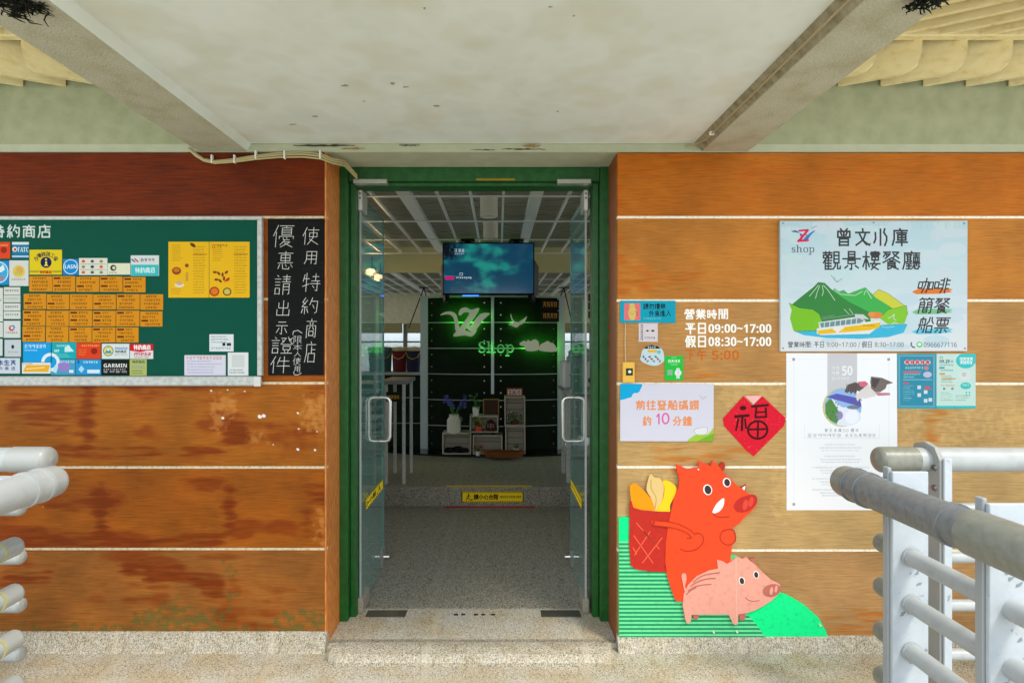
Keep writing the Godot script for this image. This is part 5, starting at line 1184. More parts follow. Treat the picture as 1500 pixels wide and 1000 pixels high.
	for q in [["前往登船碼頭", 130, 680, 540, 738], ["約", 176, 782, 236, 838], ["分鐘", 366, 782, 494, 838]]: write(q4, q[0], q[1], q[2], q[3], q[4], 8.6, c8(246, 156, 104), false, 0.14)
	type(q4, "1", 264, 762, 286, 830, c8(236, 96, 176), "sans_bold"); q4.disc(Vector2(324, 794), 25, 37, c8(236, 96, 176)); q4.disc(Vector2(324, 794), 15, 27, c8(226, 224, 238))
	q4.line([540, 644, 552, 666, 566, 668, 584, 650], 2, c8(150, 150, 160)); q4.line([556, 650, 562, 672], 1.6, c8(170, 170, 180))
	q4.poly(smooth(pts([470, 945, 500, 905, 545, 890, 590, 895, 640, 850, 650, 945])), c8(170, 210, 70)); q4.poly(smooth(pts([530, 945, 570, 915, 640, 890, 650, 945])), c8(130, 186, 50)); q4.poly(smooth(pts([502, 872, 522, 856, 560, 850, 588, 850, 592, 876, 580, 896, 520, 896])), c8(238, 238, 240)); q4.line([502, 872, 522, 856, 560, 850, 588, 850, 592, 876, 580, 896, 520, 896, 502, 872], 1.6, c8(110, 110, 110))
	# ---- red paper with the character for luck
	var z5 := s.view(Vector2(890, 430), 3.03)
	z5.rect(500, 440, 790, 730, c8(224, 32, 52))
	for k in 400: z5.disc(Vector2(rng.randf_range(505, 788), rng.randf_range(445, 725)), rng.randf_range(0.8, 2.0), rng.randf_range(0.8, 2.0), [c8(240, 120, 120), c8(196, 20, 40), c8(236, 70, 80)][k % 3])
	var lac := c8(74, 24, 24)
	z5.disc(Vector2(601, 507), 15, 10, lac); z5.line([566, 545, 626, 540], 13, lac); z5.line([598, 545, 596, 606], 11, lac); z5.line([580, 556, 570, 606], 9, lac); z5.line([610, 556, 614, 596], 9, lac)
	z5.line([640, 500, 712, 494], 11, lac); z5.line([660, 505, 656, 548, 704, 546, 702, 505], 9, lac); z5.line([664, 526, 700, 524], 7, lac); z5.disc(Vector2(666, 604), 48, 44, lac); z5.disc(Vector2(666, 604), 38, 34, c8(222, 34, 52)); z5.line([628, 602, 706, 600], 9, lac); z5.line([668, 566, 666, 642], 9, lac)
	right_print = pic(s.img, 0.5)
	right_print.albedo_color = Color(0.88, 0.875, 0.87)
	var matte := pic(s.img, 0.75)
	matte.albedo_color = Color(0.925, 0.925, 0.935)
	var F := WZ - 0.001
	# the things themselves
	var sg := thing("shop_sign", "large pale blue shop sign with mountains, lake and boat on the right wall", "sign")
	part("sign_face", wall_shape(pts([1141, 324.5, 1414, 324, 1413.5, 514, 1141.5, 514.5]), F, WZ + 0.016, uv_right), right_print, sg)
	for q in [[1145, 328], [1277, 327], [1409, 328], [1145, 510], [1410, 510]]: part("screw", tube([Vector3(wx(q[0]), wy(q[1]), WZ + 0.015), Vector3(wx(q[0]), wy(q[1]), WZ + 0.0185)], 0.004, 8), M.bolt, sg)
	single("poster", "tall white paper poster with a bird of prey above a round landscape picture", "poster", wall_shape(pts([1152, 517, 1314, 517.5, 1315, 747, 1152.5, 747]), F, WZ + 0.0015, uv_right), matte)
	single("poster", "small teal poster with red headline discs, right of the white poster", "poster", wall_shape(pts([1314.5, 518, 1371, 518, 1371, 598.5, 1315.5, 598]), F, WZ + 0.0022, uv_right), right_print, "small posters")
	single("poster", "small mint green poster with a turquoise blot in its corner", "poster", wall_shape(pts([1371.5, 518, 1429, 518, 1429.5, 598, 1371.5, 598.5]), F, WZ + 0.0026, uv_right), right_print, "small posters")
	single("no_food_sign", "turquoise sign with a pink square and yellow figure by the door", "sign", wall_shape(pts([908.5, 440.5, 989.5, 440.5, 989.5, 473, 908, 472.5]), F, WZ + 0.005, uv_right), right_print)
	single("sticker", "small square pinkish white sticker under the turquoise sign", "sticker", wall_shape(smooth(pts([937, 473.6, 962, 473.6, 963.5, 475, 963.5, 499, 962, 500.3, 937, 500.3, 935.8, 499, 935.8, 475]), 2), F, WZ + 0.0016, uv_right), right_print)
	single("sticker", "rounded pale blue sticker with a dark arched band, above the switch box", "sticker", wall_shape(smooth(pts([939, 522, 941, 513, 948, 507, 956, 505, 964, 507, 971, 513, 973, 522, 974, 527, 966, 534, 956, 535.5, 945, 532, 938, 527]), 3), F, WZ + 0.0016, uv_right), right_print)
	single("service_card", "bright green card with a white watch shape, above the direction sign", "card", wall_shape(pts([974, 521, 1000.5, 521, 1000.5, 557, 974, 557]), F, WZ + 0.004, uv_right), right_print)
	single("direction_sign", "lilac white sign with orange lettering and a pink 10", "sign", wall_shape(pts([908.5, 562, 1045, 562.5, 1044.5, 646, 908, 645.5]), F, WZ + 0.008, uv_right), right_print)
	var luck := thing("luck_paper", "red diamond paper with a dark luck character and a folded tip", "paper")
	part("sheet", wall_shape(smooth(pts([1059, 613, 1089, 580, 1103, 594, 1117, 580, 1152, 613, 1148, 624, 1104, 668, 1094, 660, 1061, 624]), 1), F, WZ + 0.003, uv_right), matte, luck)
	part("folded_tip", wall_shape(pts([1091, 579.5, 1116, 579.5, 1103.5, 592]), WZ + 0.0032, WZ + 0.0048), mat(c8(240, 170, 170), 0.8), luck)
	var sw := thing("switch_box", "small wooden coloured switch box with a thin cord above it", "switch")
	part("plate", box(Vector3(wx(911.5), wy(560), F), Vector3(wx(929), wy(530), WZ + 0.016), 0.003), mat(c8(222, 176, 74), 0.5), sw)
	part("socket", box(Vector3(wx(916), wy(549.5), WZ + 0.016), Vector3(wx(926), wy(539), WZ + 0.0175), 0.001), mat(c8(40, 52, 40), 0.5), sw)
	part("key", tube([Vector3(wx(921), wy(544), WZ + 0.017), Vector3(wx(921), wy(544), WZ + 0.024)], 0.008, 12), M.steel, sw)
	part("cord", tube([Vector3(wx(916), wy(473), WZ + 0.004), Vector3(wx(915.5), wy(500), WZ + 0.005), Vector3(wx(916), wy(530), WZ + 0.004)], 0.003, 8), mat(c8(196, 170, 130), 0.6), sw)
	# opening hours in cut white letters on the wood
	var oh := thing("hours_lettering", "white opening hours lettering stuck on the wood beside the shop sign", "lettering")
	var white := mat(c8(236, 234, 226), 0.6)
	var st := begin()
	raised(st, "營業時間", wx(1002), wy(467), wx(1068), wy(453), 0.0062, WZ)
	part("heading", st.commit(), white, oh)
	for q in [["平日", 473, 488.5, "09:00~17:00"], ["假日", 492, 508, "08:30~17:00"]]:
		var ln := begin()
		raised(ln, q[0], wx(1003), wy(q[2]), wx(1037), wy(q[1]), 0.0072, WZ)
		var t := letters(q[3], "sans_bold", 0.01)
		var bb := t.get_aabb()
		var w := wx(1130) - wx(1038)
		var h := wy(q[1] + 1.5) - wy(q[2] - 1.0)
		part("hours_line", ln.commit(), white, oh)
		var both := SurfaceTool.new()
		both.append_from(t, 0, Transform3D(Basis.from_scale(Vector3(w / bb.size.x, h / bb.size.y, 0.3)), Vector3(wx(1038) - bb.position.x * w / bb.size.x, wy(q[2] - 1.0) - bb.position.y * h / bb.size.y, WZ)))
		part("figures", both.commit(), white, oh)

# ---------- painted cut-out boards of two boars ----------
func make_boars() -> void:
	var o := thing("boar_cutout", "painted cut-out board of a red boar and pink piglet on green", "cutout board")
	var cv := func(a: Array) -> PackedVector2Array:
		var p := PackedVector2Array()
		for k in range(0, a.size(), 2): p.append(Vector2(wx(890.0 + a[k] / 2.941), wy(660.0 + a[k + 1] / 2.941)))
		return p
	var red := aged(c8(236, 72, 34), 0.45)
	var deep := aged(c8(186, 44, 34), 0.45)
	var line_red := aged(c8(176, 48, 26), 0.5)
	var pink := aged(c8(222, 154, 136), 0.5)
	var rose := aged(c8(178, 104, 90), 0.5)
	var white := aged(c8(240, 238, 232), 0.5)
	var dark := aged(c8(58, 50, 50), 0.5)
	var z := WZ - 0.001
	var b := WZ + 0.011
	# ground: flat bright green with striped field
	part("bright_hill", prism((cv as Callable).call([48, 284, 160, 284, 160, 420, 480, 520, 528, 448, 560, 452, 600, 540, 722, 600, 780, 622, 850, 664, 905, 715, 934, 765, 946, 800, 672, 800, 48, 798]), z, b), aged(c8(12, 226, 134), 0.45), o)
	var field: PackedVector2Array = (cv as Callable).call([48, 388, 440, 388, 520, 560, 590, 690, 640, 745, 676, 800, 48, 798])
	part("field", prism(field, b - 0.001, b + 0.0012), aged(c8(110, 218, 150), 0.5), o)
	var stripe := aged(c8(34, 140, 92), 0.5)
	for k in 24:
		var y := 394.0 + k * 17.3
		var pieces := Geometry2D.intersect_polygons(field, (cv as Callable).call([48, y, 700, y, 700, y + 8.5, 48, y + 8.5]))
		for q in pieces:
			part("stripe", prism(q, b + 0.001, b + 0.0022), stripe, o)
	# fruit behind the basket
	var f1 := part("corn", prism(smooth((cv as Callable).call([175, 112, 185, 98, 200, 112, 222, 115, 240, 150, 232, 210, 215, 262, 190, 262, 188, 210, 165, 165]), 3), b + 0.001, b + 0.004), mat(c8(216, 184, 118), 0.5), o)
	part("husk_line", prism(stroke_outline([200, 250, 206, 200, 186, 160, 184, 120], 2.5, cv), b + 0.004, b + 0.0048), mat(c8(176, 136, 76), 0.5), f1)
	part("papaya", prism(smooth((cv as Callable).call([93, 155, 105, 140, 125, 142, 160, 175, 190, 215, 194, 262, 110, 262, 98, 200]), 3), b + 0.001, b + 0.0052), mat(c8(252, 146, 20), 0.5), o)
	part("banana", prism(smooth((cv as Callable).call([235, 125, 265, 130, 292, 155, 285, 190, 265, 230, 262, 262, 205, 262, 232, 212, 242, 160]), 3), b + 0.001, b + 0.006), mat(c8(255, 196, 34), 0.5), o)
	# basket
	var bk := part("basket", prism((cv as Callable).call([100, 212, 108, 240, 140, 250, 200, 256, 268, 258, 258, 330, 252, 516, 180, 514, 120, 505, 97, 488, 90, 400, 92, 230, 95, 214]), b + 0.001, b + 0.007), deep, o)
	for q in [[120, 305, 220, 418], [110, 360, 192, 478], [180, 342, 112, 444], [232, 368, 145, 478], [106, 410, 122, 440], [150, 340, 206, 404]]:
		part("net_line", prism(stroke_outline(q, 4.0, cv), b + 0.0068, b + 0.008 + 0.0002 * (q[0] % 5)), mat(c8(232, 98, 66), 0.5), bk)
	# big boar
	var boar := part("boar", prism((cv as Callable).call([290, 54, 312, 62, 346, 80, 358, 72, 374, 68, 388, 74, 386, 40, 412, 50, 440, 62, 445, 37, 472, 60, 488, 84, 516, 110, 548, 142, 580, 166, 606, 182, 630, 192, 638, 214, 630, 238, 606, 262, 580, 284, 566, 304, 545, 318, 530, 326, 542, 350, 544, 380, 530, 398, 526, 440, 522, 520, 470, 560, 400, 640, 290, 640, 270, 590, 252, 530, 244, 470, 246, 390, 256, 320, 270, 250, 282, 196, 302, 148, 305, 118, 294, 84]), b + 0.001, b + 0.010), red, o)
	part("far_ear", prism(smooth((cv as Callable).call([476, 72, 480, 52, 494, 46, 501, 64, 492, 84]), 3), b + 0.001, b + 0.0085), line_red, boar)
	part("far_tusk", prism((cv as Callable).call([566, 156, 590, 140, 590, 160, 584, 172]), b + 0.001, b + 0.0088), line_red, boar)
	part("far_tusk", prism((cv as Callable).call([572, 156, 587, 146, 586, 160, 582, 166]), b + 0.0088, b + 0.0095), white, boar)
	var top := b + 0.010
	part("snout", prism(smooth((cv as Callable).call([538, 228, 556, 204, 590, 188, 624, 184, 637, 200, 634, 222, 612, 246, 580, 260, 552, 258, 540, 246]), 3), top - 0.001, top + 0.001), deep, boar)
	for q in [[586, 228, 11, 23], [610, 215, 10, 22]]: part("nostril", prism((cv as Callable).call(flat(ellipse(Vector2(q[0], q[1]), q[2], q[3], 0.25))), top + 0.0008, top + 0.0018), mat(c8(214, 70, 52), 0.5), boar)
	for q in [[425, 163, 19, 23], [507, 132, 17, 20]]:
		part("eye", prism((cv as Callable).call(flat(ellipse(Vector2(q[0], q[1]), q[2], q[3], -0.25))), top - 0.001, top + 0.001), white, boar)
		part("pupil", prism((cv as Callable).call(flat(ellipse(Vector2(q[0] + 1, q[1]), q[2] - 5, q[3] - 4, -0.25))), top + 0.0008, top + 0.0018), dark, boar)
	part("tusk", prism(smooth((cv as Callable).call([495, 199, 492, 232, 474, 256, 447, 264, 450, 246, 468, 218]), 3), top - 0.001, top + 0.001), white, boar)
	for q in [[446, 262, 462, 276, 486, 281, 518, 277], [308, 415, 326, 424, 350, 425, 380, 416, 402, 394, 407, 372, 400, 356, 386, 349, 370, 352, 356, 368, 335, 370], [486, 342, 500, 336, 522, 332, 538, 340, 544, 362, 542, 384, 526, 396, 506, 398, 486, 386, 478, 364, 486, 344]]:
		part("outline", prism(stroke_outline(q, 4.4, cv), top - 0.001, top + 0.0012), line_red, boar)
	var arm := part("arm", prism(smooth((cv as Callable).call([184, 304, 192, 294, 250, 300, 300, 312, 352, 336, 372, 356, 356, 366, 330, 344, 280, 326, 230, 318, 194, 314]), 3), b + 0.0062, top + 0.0016), red, boar)
	part("outline", prism(stroke_outline([190, 295, 250, 299, 302, 311, 352, 336, 370, 356], 3.4, cv), top + 0.001, top + 0.0028), line_red, arm)
	part("outline", prism(stroke_outline([194, 315, 240, 320, 290, 329, 334, 346, 354, 364], 3.4, cv), top + 0.001, top + 0.0026), line_red, arm)
	part("buckle", prism((cv as Callable).call(flat(ellipse(Vector2(194, 304), 6, 6))), top + 0.001, top + 0.0036), line_red, arm)
	# piglet
	var pt := b + 0.014
	for q in [[358, 690, 388, 690, 384, 716, 368, 718], [556, 686, 588, 686, 584, 720, 564, 722]]: part("far_leg", prism((cv as Callable).call(q), b + 0.001, b + 0.0105), rose, o)
	var pig := part("piglet", prism((cv as Callable).call([464, 462, 490, 468, 508, 480, 530, 466, 545, 452, 560, 452, 575, 460, 590, 450, 606, 466, 628, 482, 660, 515, 700, 550, 732, 566, 739, 588, 728, 606, 700, 634, 660, 660, 620, 680, 586, 690, 556, 694, 552, 732, 544, 740, 534, 736, 514, 695, 356, 696, 351, 726, 340, 736, 330, 722, 318, 655, 322, 610, 340, 570, 378, 532, 430, 508, 468, 500]), b + 0.001, pt), pink, o)
	part("ear", prism((cv as Callable).call([606, 462, 626, 452, 630, 476, 622, 480]), b + 0.001, pt - 0.002), rose, pig)
	part("tail", prism(smooth((cv as Callable).call([313, 526, 330, 521, 334, 545, 327, 575, 336, 590, 326, 596, 318, 560]), 3), b + 0.001, pt - 0.0005), pink, pig)
	for q in [[362, 558, 386, 538, 420, 524, 476, 516], [350, 574, 380, 556, 416, 544, 458, 540], [340, 594, 370, 576, 408, 568, 440, 566], [332, 610, 352, 592, 376, 580]]: part("back_stripe", prism(stroke_outline(q, 5.0, cv), pt - 0.001, pt + 0.001), rose, pig)
	for q in [[570, 551, 13, 17], [631, 525, 12, 16]]:
		part("eye", prism((cv as Callable).call(flat(ellipse(Vector2(q[0], q[1]), q[2], q[3], -0.2))), pt - 0.001, pt + 0.001), white, pig)
		part("pupil", prism((cv as Callable).call(flat(ellipse(Vector2(q[0], q[1]), q[2] - 3.5, q[3] - 3, -0.2))), pt + 0.0008, pt + 0.0018), dark, pig)
	part("snout", prism((cv as Callable).call(flat(ellipse(Vector2(698, 592), 40, 27, -0.25))), pt - 0.001, pt + 0.001), rose, pig)
	for q in [[696, 594, 7, 17], [716, 585, 6, 15]]: part("nostril", prism((cv as Callable).call(flat(ellipse(Vector2(q[0], q[1]), q[2], q[3], 0.15))), pt + 0.0008, pt + 0.0018), pink, pig)
	part("mouth", prism(stroke_outline([585, 622, 600, 634, 622, 638, 646, 634], 3.4, cv), pt - 0.001, pt + 0.001), rose, pig)
	part("board_seam", prism(stroke_outline([545, 452, 546, 600, 550, 740], 1.6, cv), pt - 0.001, pt + 0.0007), mat(c8(226, 190, 178), 0.6), pig)
	for q in [[385, 76], [908, 743], [452, 774], [552, 772]]: part("nail", prism((cv as Callable).call(flat(ellipse(Vector2(q[0], q[1]), 3.4, 3.4, 0, 10))), b + 0.001, top + 0.0025), mat(c8(240, 220, 206), 0.5), o)
func flat(p: PackedVector2Array) -> Array:
	var a := []
	for q in p: a += [q.x, q.y]
	return a
# outline of a pen line of the given width, as drawn points
func stroke_outline(a: Array, t: float, cv: Callable) -> PackedVector2Array:
	var p := PackedVector2Array()
	for k in range(0, a.size(), 2): p.append(Vector2(a[k], a[k + 1]))
	var fine := PackedVector2Array()
	for i in p.size() - 1:
		for k in 4: fine.append(p[i].cubic_interpolate(p[i + 1], p[maxi(i - 1, 0)], p[mini(i + 2, p.size() - 1)], k / 4.0))
	fine.append(p[p.size() - 1])
	var l := []
	var r := []
	for i in fine.size():
		var d := (fine[mini(i + 1, fine.size() - 1)] - fine[maxi(i - 1, 0)]).normalized().orthogonal() * t * 0.5
		l.append(fine[i] + d); r.push_front(fine[i] - d)
	var out := []
	for q in l + r: out += [q.x, q.y]
	return cv.call(out)

# ---------- inside the shop ----------
const KC := Vector2(-0.07, -9.56)   # centre of the curved wall in x, z
const KR := 2.75
func arc(a: float, r := KR) -> Vector3: return Vector3(KC.x + sin(a) * r, 0, KC.y + cos(a) * r)
func curved(a0: float, a1: float, y0: float, y1: float, r0: float, r1: float, n := 8) -> ArrayMesh:
	var st := begin()
	for i in n:
		var a := lerpf(a0, a1, float(i) / n)
		var b := lerpf(a0, a1, float(i + 1) / n)
		var up0 := Vector3(0, y0, 0)
		var up1 := Vector3(0, y1, 0)
		var m := (a + b) * 0.5
		var out := Vector3(sin(m), 0, cos(m))
		face(st, [arc(a, r1) + up0, arc(b, r1) + up0, arc(b, r1) + up1, arc(a, r1) + up1], out)
		face(st, [arc(a, r0) + up0, arc(b, r0) + up0, arc(b, r0) + up1, arc(a, r0) + up1], -out)
		face(st, [arc(a, r0) + up1, arc(b, r0) + up1, arc(b, r1) + up1, arc(a, r1) + up1], Vector3.UP)
		face(st, [arc(a, r0) + up0, arc(b, r0) + up0, arc(b, r1) + up0, arc(a, r1) + up0], Vector3.DOWN)
	for e in [[a0, -1.0], [a1, 1.0]]:
		var t: Vector3 = Vector3(cos(e[0]), 0, -sin(e[0])) * e[1]
		face(st, [arc(e[0], r0) + Vector3(0, y0, 0), arc(e[0], r1) + Vector3(0, y0, 0), arc(e[0], r1) + Vector3(0, y1, 0), arc(e[0], r0) + Vector3(0, y1, 0)], t)
	return st.commit()

func make_room() -> void:
	var cream := pattern([[0.0, c8(206, 202, 172)], [1.0, c8(226, 222, 196)]], noise(0.02, FastNoiseLite.TYPE_SIMPLEX_SMOOTH, 3, 101), 0.6, 0.9)
	setting("shop_ceiling", box(Vector3(-6.7, 3.2, BACK - 0.2), Vector3(6.7, 3.4, -3.4)), cream)
	# back wall and side walls with window bands; unseen side windows added for daylight
	var film := StandardMaterial3D.new()
	film.albedo_color = Color(0.35, 0.75, 0.85, 0.4); film.roughness = 0.05; film.transparency = BaseMaterial3D.TRANSPARENCY_ALPHA  # added tint, no real film: dims and colours the sky behind
	var pane := StandardMaterial3D.new()
	pane.albedo_color = Color(0.6, 0.85, 0.9, 0.08); pane.roughness = 0.02; pane.transparency = BaseMaterial3D.TRANSPARENCY_ALPHA
	var frame := mat(c8(120, 124, 120), 0.4, 0.6)
	var bw := thing("back_wall", "cream back wall of the shop with a band of windows", "wall")
	part("sill_wall", box(Vector3(-4.75, 0.197, BACK), Vector3(4.75, 0.75, BACK - 0.2)), cream, bw)
	part("upper_wall", box(Vector3(-4.75, 1.98, BACK), Vector3(4.75, 3.2, BACK - 0.2)), cream, bw)
	for k in 9:
		var x := -4.75 + 9.5 * k / 8.0
		part("mullion", box(Vector3(x - 0.05, 0.75, BACK - 0.02), Vector3(x + 0.05, 1.98, BACK - 0.12), 0.005), frame, bw)
		if k < 8:
			part("pane", box(Vector3(x + 0.05, 0.76, BACK - 0.06), Vector3(x + 1.1375, 1.97, BACK - 0.068)), film, bw)
			part("transom", box(Vector3(x + 0.05, 1.5, BACK - 0.03), Vector3(x + 1.1375, 1.54, BACK - 0.1)), frame, bw)
			var bl := part("blind", box(Vector3(x + 0.06, 1.74, BACK + 0.02), Vector3(x + 1.127, 1.99, BACK + 0.04)), mat(c8(150, 142, 100), 0.8), bw)
			for j in 4: part("slat", box(Vector3(x + 0.06, 1.75 + j * 0.06, BACK + 0.041), Vector3(x + 1.127, 1.775 + j * 0.06, BACK + 0.055), 0.003), mat(c8(176, 168, 124), 0.8), bl)
	for s: float in [-1.0, 1.0]:
		var w := thing("side_wall", "cream side wall of the shop with tall windows added for daylight, on the %s" % ("left" if s < 0 else "right"), "wall")
		part("sill_wall", box(Vector3(s * 4.75, -0.3, BACK - 0.2), Vector3(s * 4.95, 0.25, -3.1)), cream, w)
		part("upper_wall", box(Vector3(s * 4.75, 3.0, BACK - 0.2), Vector3(s * 4.95, 3.2, -3.1)), cream, w)
		for k in 8:
			var z := -3.1 - k * 1.64
			part("mullion", box(Vector3(s * 4.77, 0.25, z), Vector3(s * 4.93, 3.0, z - 0.1)), cream, w)
			if k < 7: part("pane", box(Vector3(s * 4.84, 0.26, z - 0.1), Vector3(s * 4.85, 2.99, z - 1.64)), pane, w)
	# open grid ceilings, near and far
	var tee := mat(c8(246, 248, 247), 0.35, 0.15)
	var slatm := mat(c8(168, 168, 154), 0.7)
	for q in [[-3.5, -7.34, "near", [-4.46, -5.39, -6.36, -7.33]], [-9.4, -14.2, "far", [-9.41, -10.4, -11.4, -12.4, -13.4]]]:
		var g := thing("grid_ceiling", "white metal grid ceiling with grey slats above it, the %s one" % ("one just inside the door" if q[2] == "near" else "far one behind the television"), "ceiling", "grid ceilings")
		var y := 2.68
		for k in 8:
			var x := -3.86 + k * 1.04
			part("channel", box(Vector3(x - 0.05, y - 0.004, q[0]), Vector3(x + 0.05, y + 0.05, q[1]), 0.003), tee, g)
			for j in 3: part("tee_bar", box(Vector3(x + 0.26 * (j + 1) - 0.01, y, q[0]), Vector3(x + 0.26 * (j + 1) + 0.01, y + 0.03, q[1])), tee, g)
		for z: float in q[3]: part("cross_bar", box(Vector3(-4.2, y - 0.012, z - 0.02), Vector3(4.6, y - 0.0045, z + 0.02)), tee, g)
		var n := int((q[0] - q[1]) / 0.105)
		for k in n:
			var z: float = q[0] - 0.02 - k * 0.105
			part("slat", box(Vector3(-4.2, y + 0.055, z), Vector3(4.6, y + 0.075, z - 0.07)), slatm, g)
	single("bulkhead", "cream bulkhead between the two grid ceilings, behind the television", "bulkhead", box(Vector3(-4.74, 2.66, -9.36), Vector3(4.74, 3.199, -9.30)), mat(c8(206, 206, 160), 0.85))
	for k in 2:
		var c := Vector3(-0.075, 2.676, -4.52) if k == 0 else Vector3(-0.075, 2.676, -5.46)
		var l := thing("ceiling_lamp", "white cylindrical ceiling lamp, the %s of the two on the shop ceiling" % ("nearer" if k == 0 else "farther"), "lamp", "cylinder ceiling lamps", c)
		part("housing", lathe([[0.0, 0.0], [0.07, 0.0], [0.07, -0.15], [0.066, -0.154], [0.058, -0.154], [0.056, -0.13], [0.0, -0.13]]), mat(c8(206, 208, 196), 0.6), l)
		part("reflector_ring", lathe([[0.056, -0.131], [0.045, -0.12], [0.0, -0.119]]), mat(c8(120, 120, 112), 0.3, 0.6), l)
	# warm spot lamps
	for k in 2:
		var c := at(545 + k * 12, 397 + k * 8, 8.0)
		var l := thing("spot_lamp", "lit warm spot lamp under the ceiling, %s of the pair at the left" % ("upper" if k == 0 else "lower"), "lamp", "warm spot lamps", c)
		part("housing", tube([Vector3(0, 0.05, 0), Vector3(0, 0.2, 0)], 0.012, 8), M.black, l)
		part("shade", turned(lathe([[0.02, 0.09], [0.05, 0.06], [0.058, 0.0], [0.052, 0.0]]), Transform3D(Basis(Vector3.RIGHT, -0.5), Vector3.ZERO)), M.black, l)
		part("bulb", turned(lathe([[0.0, 0.012], [0.045, 0.008], [0.05, 0.0], [0.045, -0.008], [0.0, -0.012]]), Transform3D(Basis(Vector3.RIGHT, -0.5), Vector3.ZERO)), glow(c8(255, 206, 130), 0.9), l)
		var om := OmniLight3D.new()
		om.name = "spot_light"; om.light_color = c8(255, 206, 130); om.light_energy = 0.07; om.omni_range = 8.0; om.light_size = 0.05; om.shadow_enabled = true
		om.position = Vector3(0, -0.02, 0.05)
		l.add_child(om)

func make_curved_wall() -> void:
	var turf := pattern([[0.0, c8(14, 20, 13)], [0.5, c8(26, 36, 24)], [1.0, c8(42, 56, 38)]], noise(0.14, FastNoiseLite.TYPE_SIMPLEX, 3, 111), 2.0, 1.0, 6.0)
	var strip := mat(c8(176, 192, 190), 0.45, 0.3)
	setting("granite_plinth", curved(-0.62, 0.62, 0.19, 0.217, KR - 0.6, KR + 0.3, 24), mat(c8(26, 27, 27), 0.12))
	var o := thing("curved_wall", "dark green turf clad curved wall with silver seams inside the shop", "wall")
	var a1 := 0.31
	part("core", curved(-a1, a1, 0.217, 2.05, KR - 0.12, KR - 0.022, 16), M.black, o)
	for c in 2:
		for r in 6:
			var y0 := 0.217 if r == 0 else 0.197 + 0.3125 * r
			part("panel", curved(-a1 + a1 * c + 0.008, a1 * c - 0.008, y0 + 0.005, 0.197 + 0.3125 * (r + 1) - 0.005, KR - 0.022, KR, 8), turf, o)
			for e in [-a1 + a1 * c + 0.036, a1 * c - 0.036]:
				for y in [0.09, 0.235]:
					var p := arc(e, KR - 0.001) + Vector3(0, 0.197 + 0.3125 * r + y, 0)
					part("bolt", tube([p, p + Vector3(sin(e), 0, cos(e)) * 0.007], [0.009, 0.006], 8), M.steel, o)
	for r in range(1, 6): part("seam_strip", curved(-a1, a1, 0.197 + 0.3125 * r - 0.004, 0.197 + 0.3125 * r + 0.004, KR - 0.021, KR + 0.002, 16), strip, o)
	part("centre_strip", curved(-0.0065, 0.0065, 0.9, 2.055, KR - 0.021, KR + 0.005, 2), strip, o)
	for e in [-a1, a1]: part("end_strip", curved(e - 0.018, e + 0.018, 0.217, 2.06, KR - 0.13, KR + 0.008, 3), strip, o)
	part("cap", curved(-a1 - 0.02, a1 + 0.02, 2.061, 2.085, KR - 0.2, KR + 0.01, 16), strip, o)
	# lit signs standing off the turf
	var kp := func(a: Array) -> PackedVector2Array:
		var p := PackedVector2Array()
		for k in range(0, a.size(), 2): p.append(Vector2((640.0 + a[k] / 3.704 - 730.0) * 6.79 / 830.0, EYE - (430.0 + a[k + 1] / 3.704 - 500.0) * 6.79 / 830.0))
		return p
	var plate := glow(c8(206, 214, 180), 0.05, c8(206, 206, 186))  # faces are unlit; faint glow added to lift them
	var led := glow(c8(80, 255, 60), 4.0)
	var fz := KC.y + KR + 0.03
	var shapes := [
		["emblem_sign", "large lit emblem of looped letters on the turf wall", [[18, 118, 45, 100, 80, 98, 104, 112, 116, 150, 126, 192, 150, 196, 128, 214, 102, 200, 98, 162, 88, 128, 62, 112], [118, 112, 128, 84, 158, 75, 186, 88, 226, 78, 220, 104, 150, 200, 112, 206, 176, 112, 150, 102, 130, 118], [90, 232, 112, 200, 150, 198, 186, 208, 216, 182, 212, 210, 188, 232, 150, 226], [142, 160, 164, 152, 182, 176, 234, 112, 288, 108, 256, 138, 222, 184, 194, 206, 172, 198, 150, 168]]],
		["bird_sign", "small lit bird silhouette on the turf wall", [[400, 108, 412, 140, 435, 156, 465, 140, 488, 124, 474, 156, 450, 170, 430, 184, 405, 174, 386, 168, 412, 158, 402, 136]]],
		["boar_sign", "lit silhouette of an animal head and a hill on the turf wall", [[448, 270, 470, 256, 486, 260, 494, 250, 506, 258, 530, 247, 550, 260, 554, 288, 544, 308, 486, 310, 474, 286, 456, 282], [556, 308, 562, 276, 584, 264, 600, 256, 618, 266, 632, 270, 650, 313]]]]
	for q in shapes:
		var sg := thing(q[0], q[1], "sign", "lit signs on the turf wall")
		var n := 0
		for a in q[2]:
			var p: PackedVector2Array = smooth((kp as Callable).call(a), 3)
			part("face_plate", prism(p, fz + 0.012, fz + 0.02 + 0.0015 * n), plate, sg)
			for e in Geometry2D.offset_polygon(p, -0.004):
				part("glowing_edge", prism(e, fz - 0.004 + 0.001 * n, fz + 0.0115), led, sg)
			n += 1
	var sh := thing("shop_lettering", "lit word Shop in thin serif letters on the turf wall", "lettering", "lit signs on the turf wall")
	var t := letters("Shop", "serif", 0.02)
	var bb := t.get_aabb()
	var c: PackedVector2Array = (kp as Callable).call([228, 336, 415, 258])
	var f := Vector3((c[1].x - c[0].x) / bb.size.x, (c[1].y - c[0].y) / bb.size.y, 0.5)
	var lt := part("letters", t, mat(c8(150, 206, 160), 0.5), sh, Vector3(c[0].x - bb.position.x * f.x, c[0].y - bb.position.y * f.y, fz + 0.01))
	lt.scale = f
	var lb := part("glowing_edge", t, glow(c8(70, 255, 90), 1.0), sh, lt.position - Vector3(0.002, 0.002, 0.012))
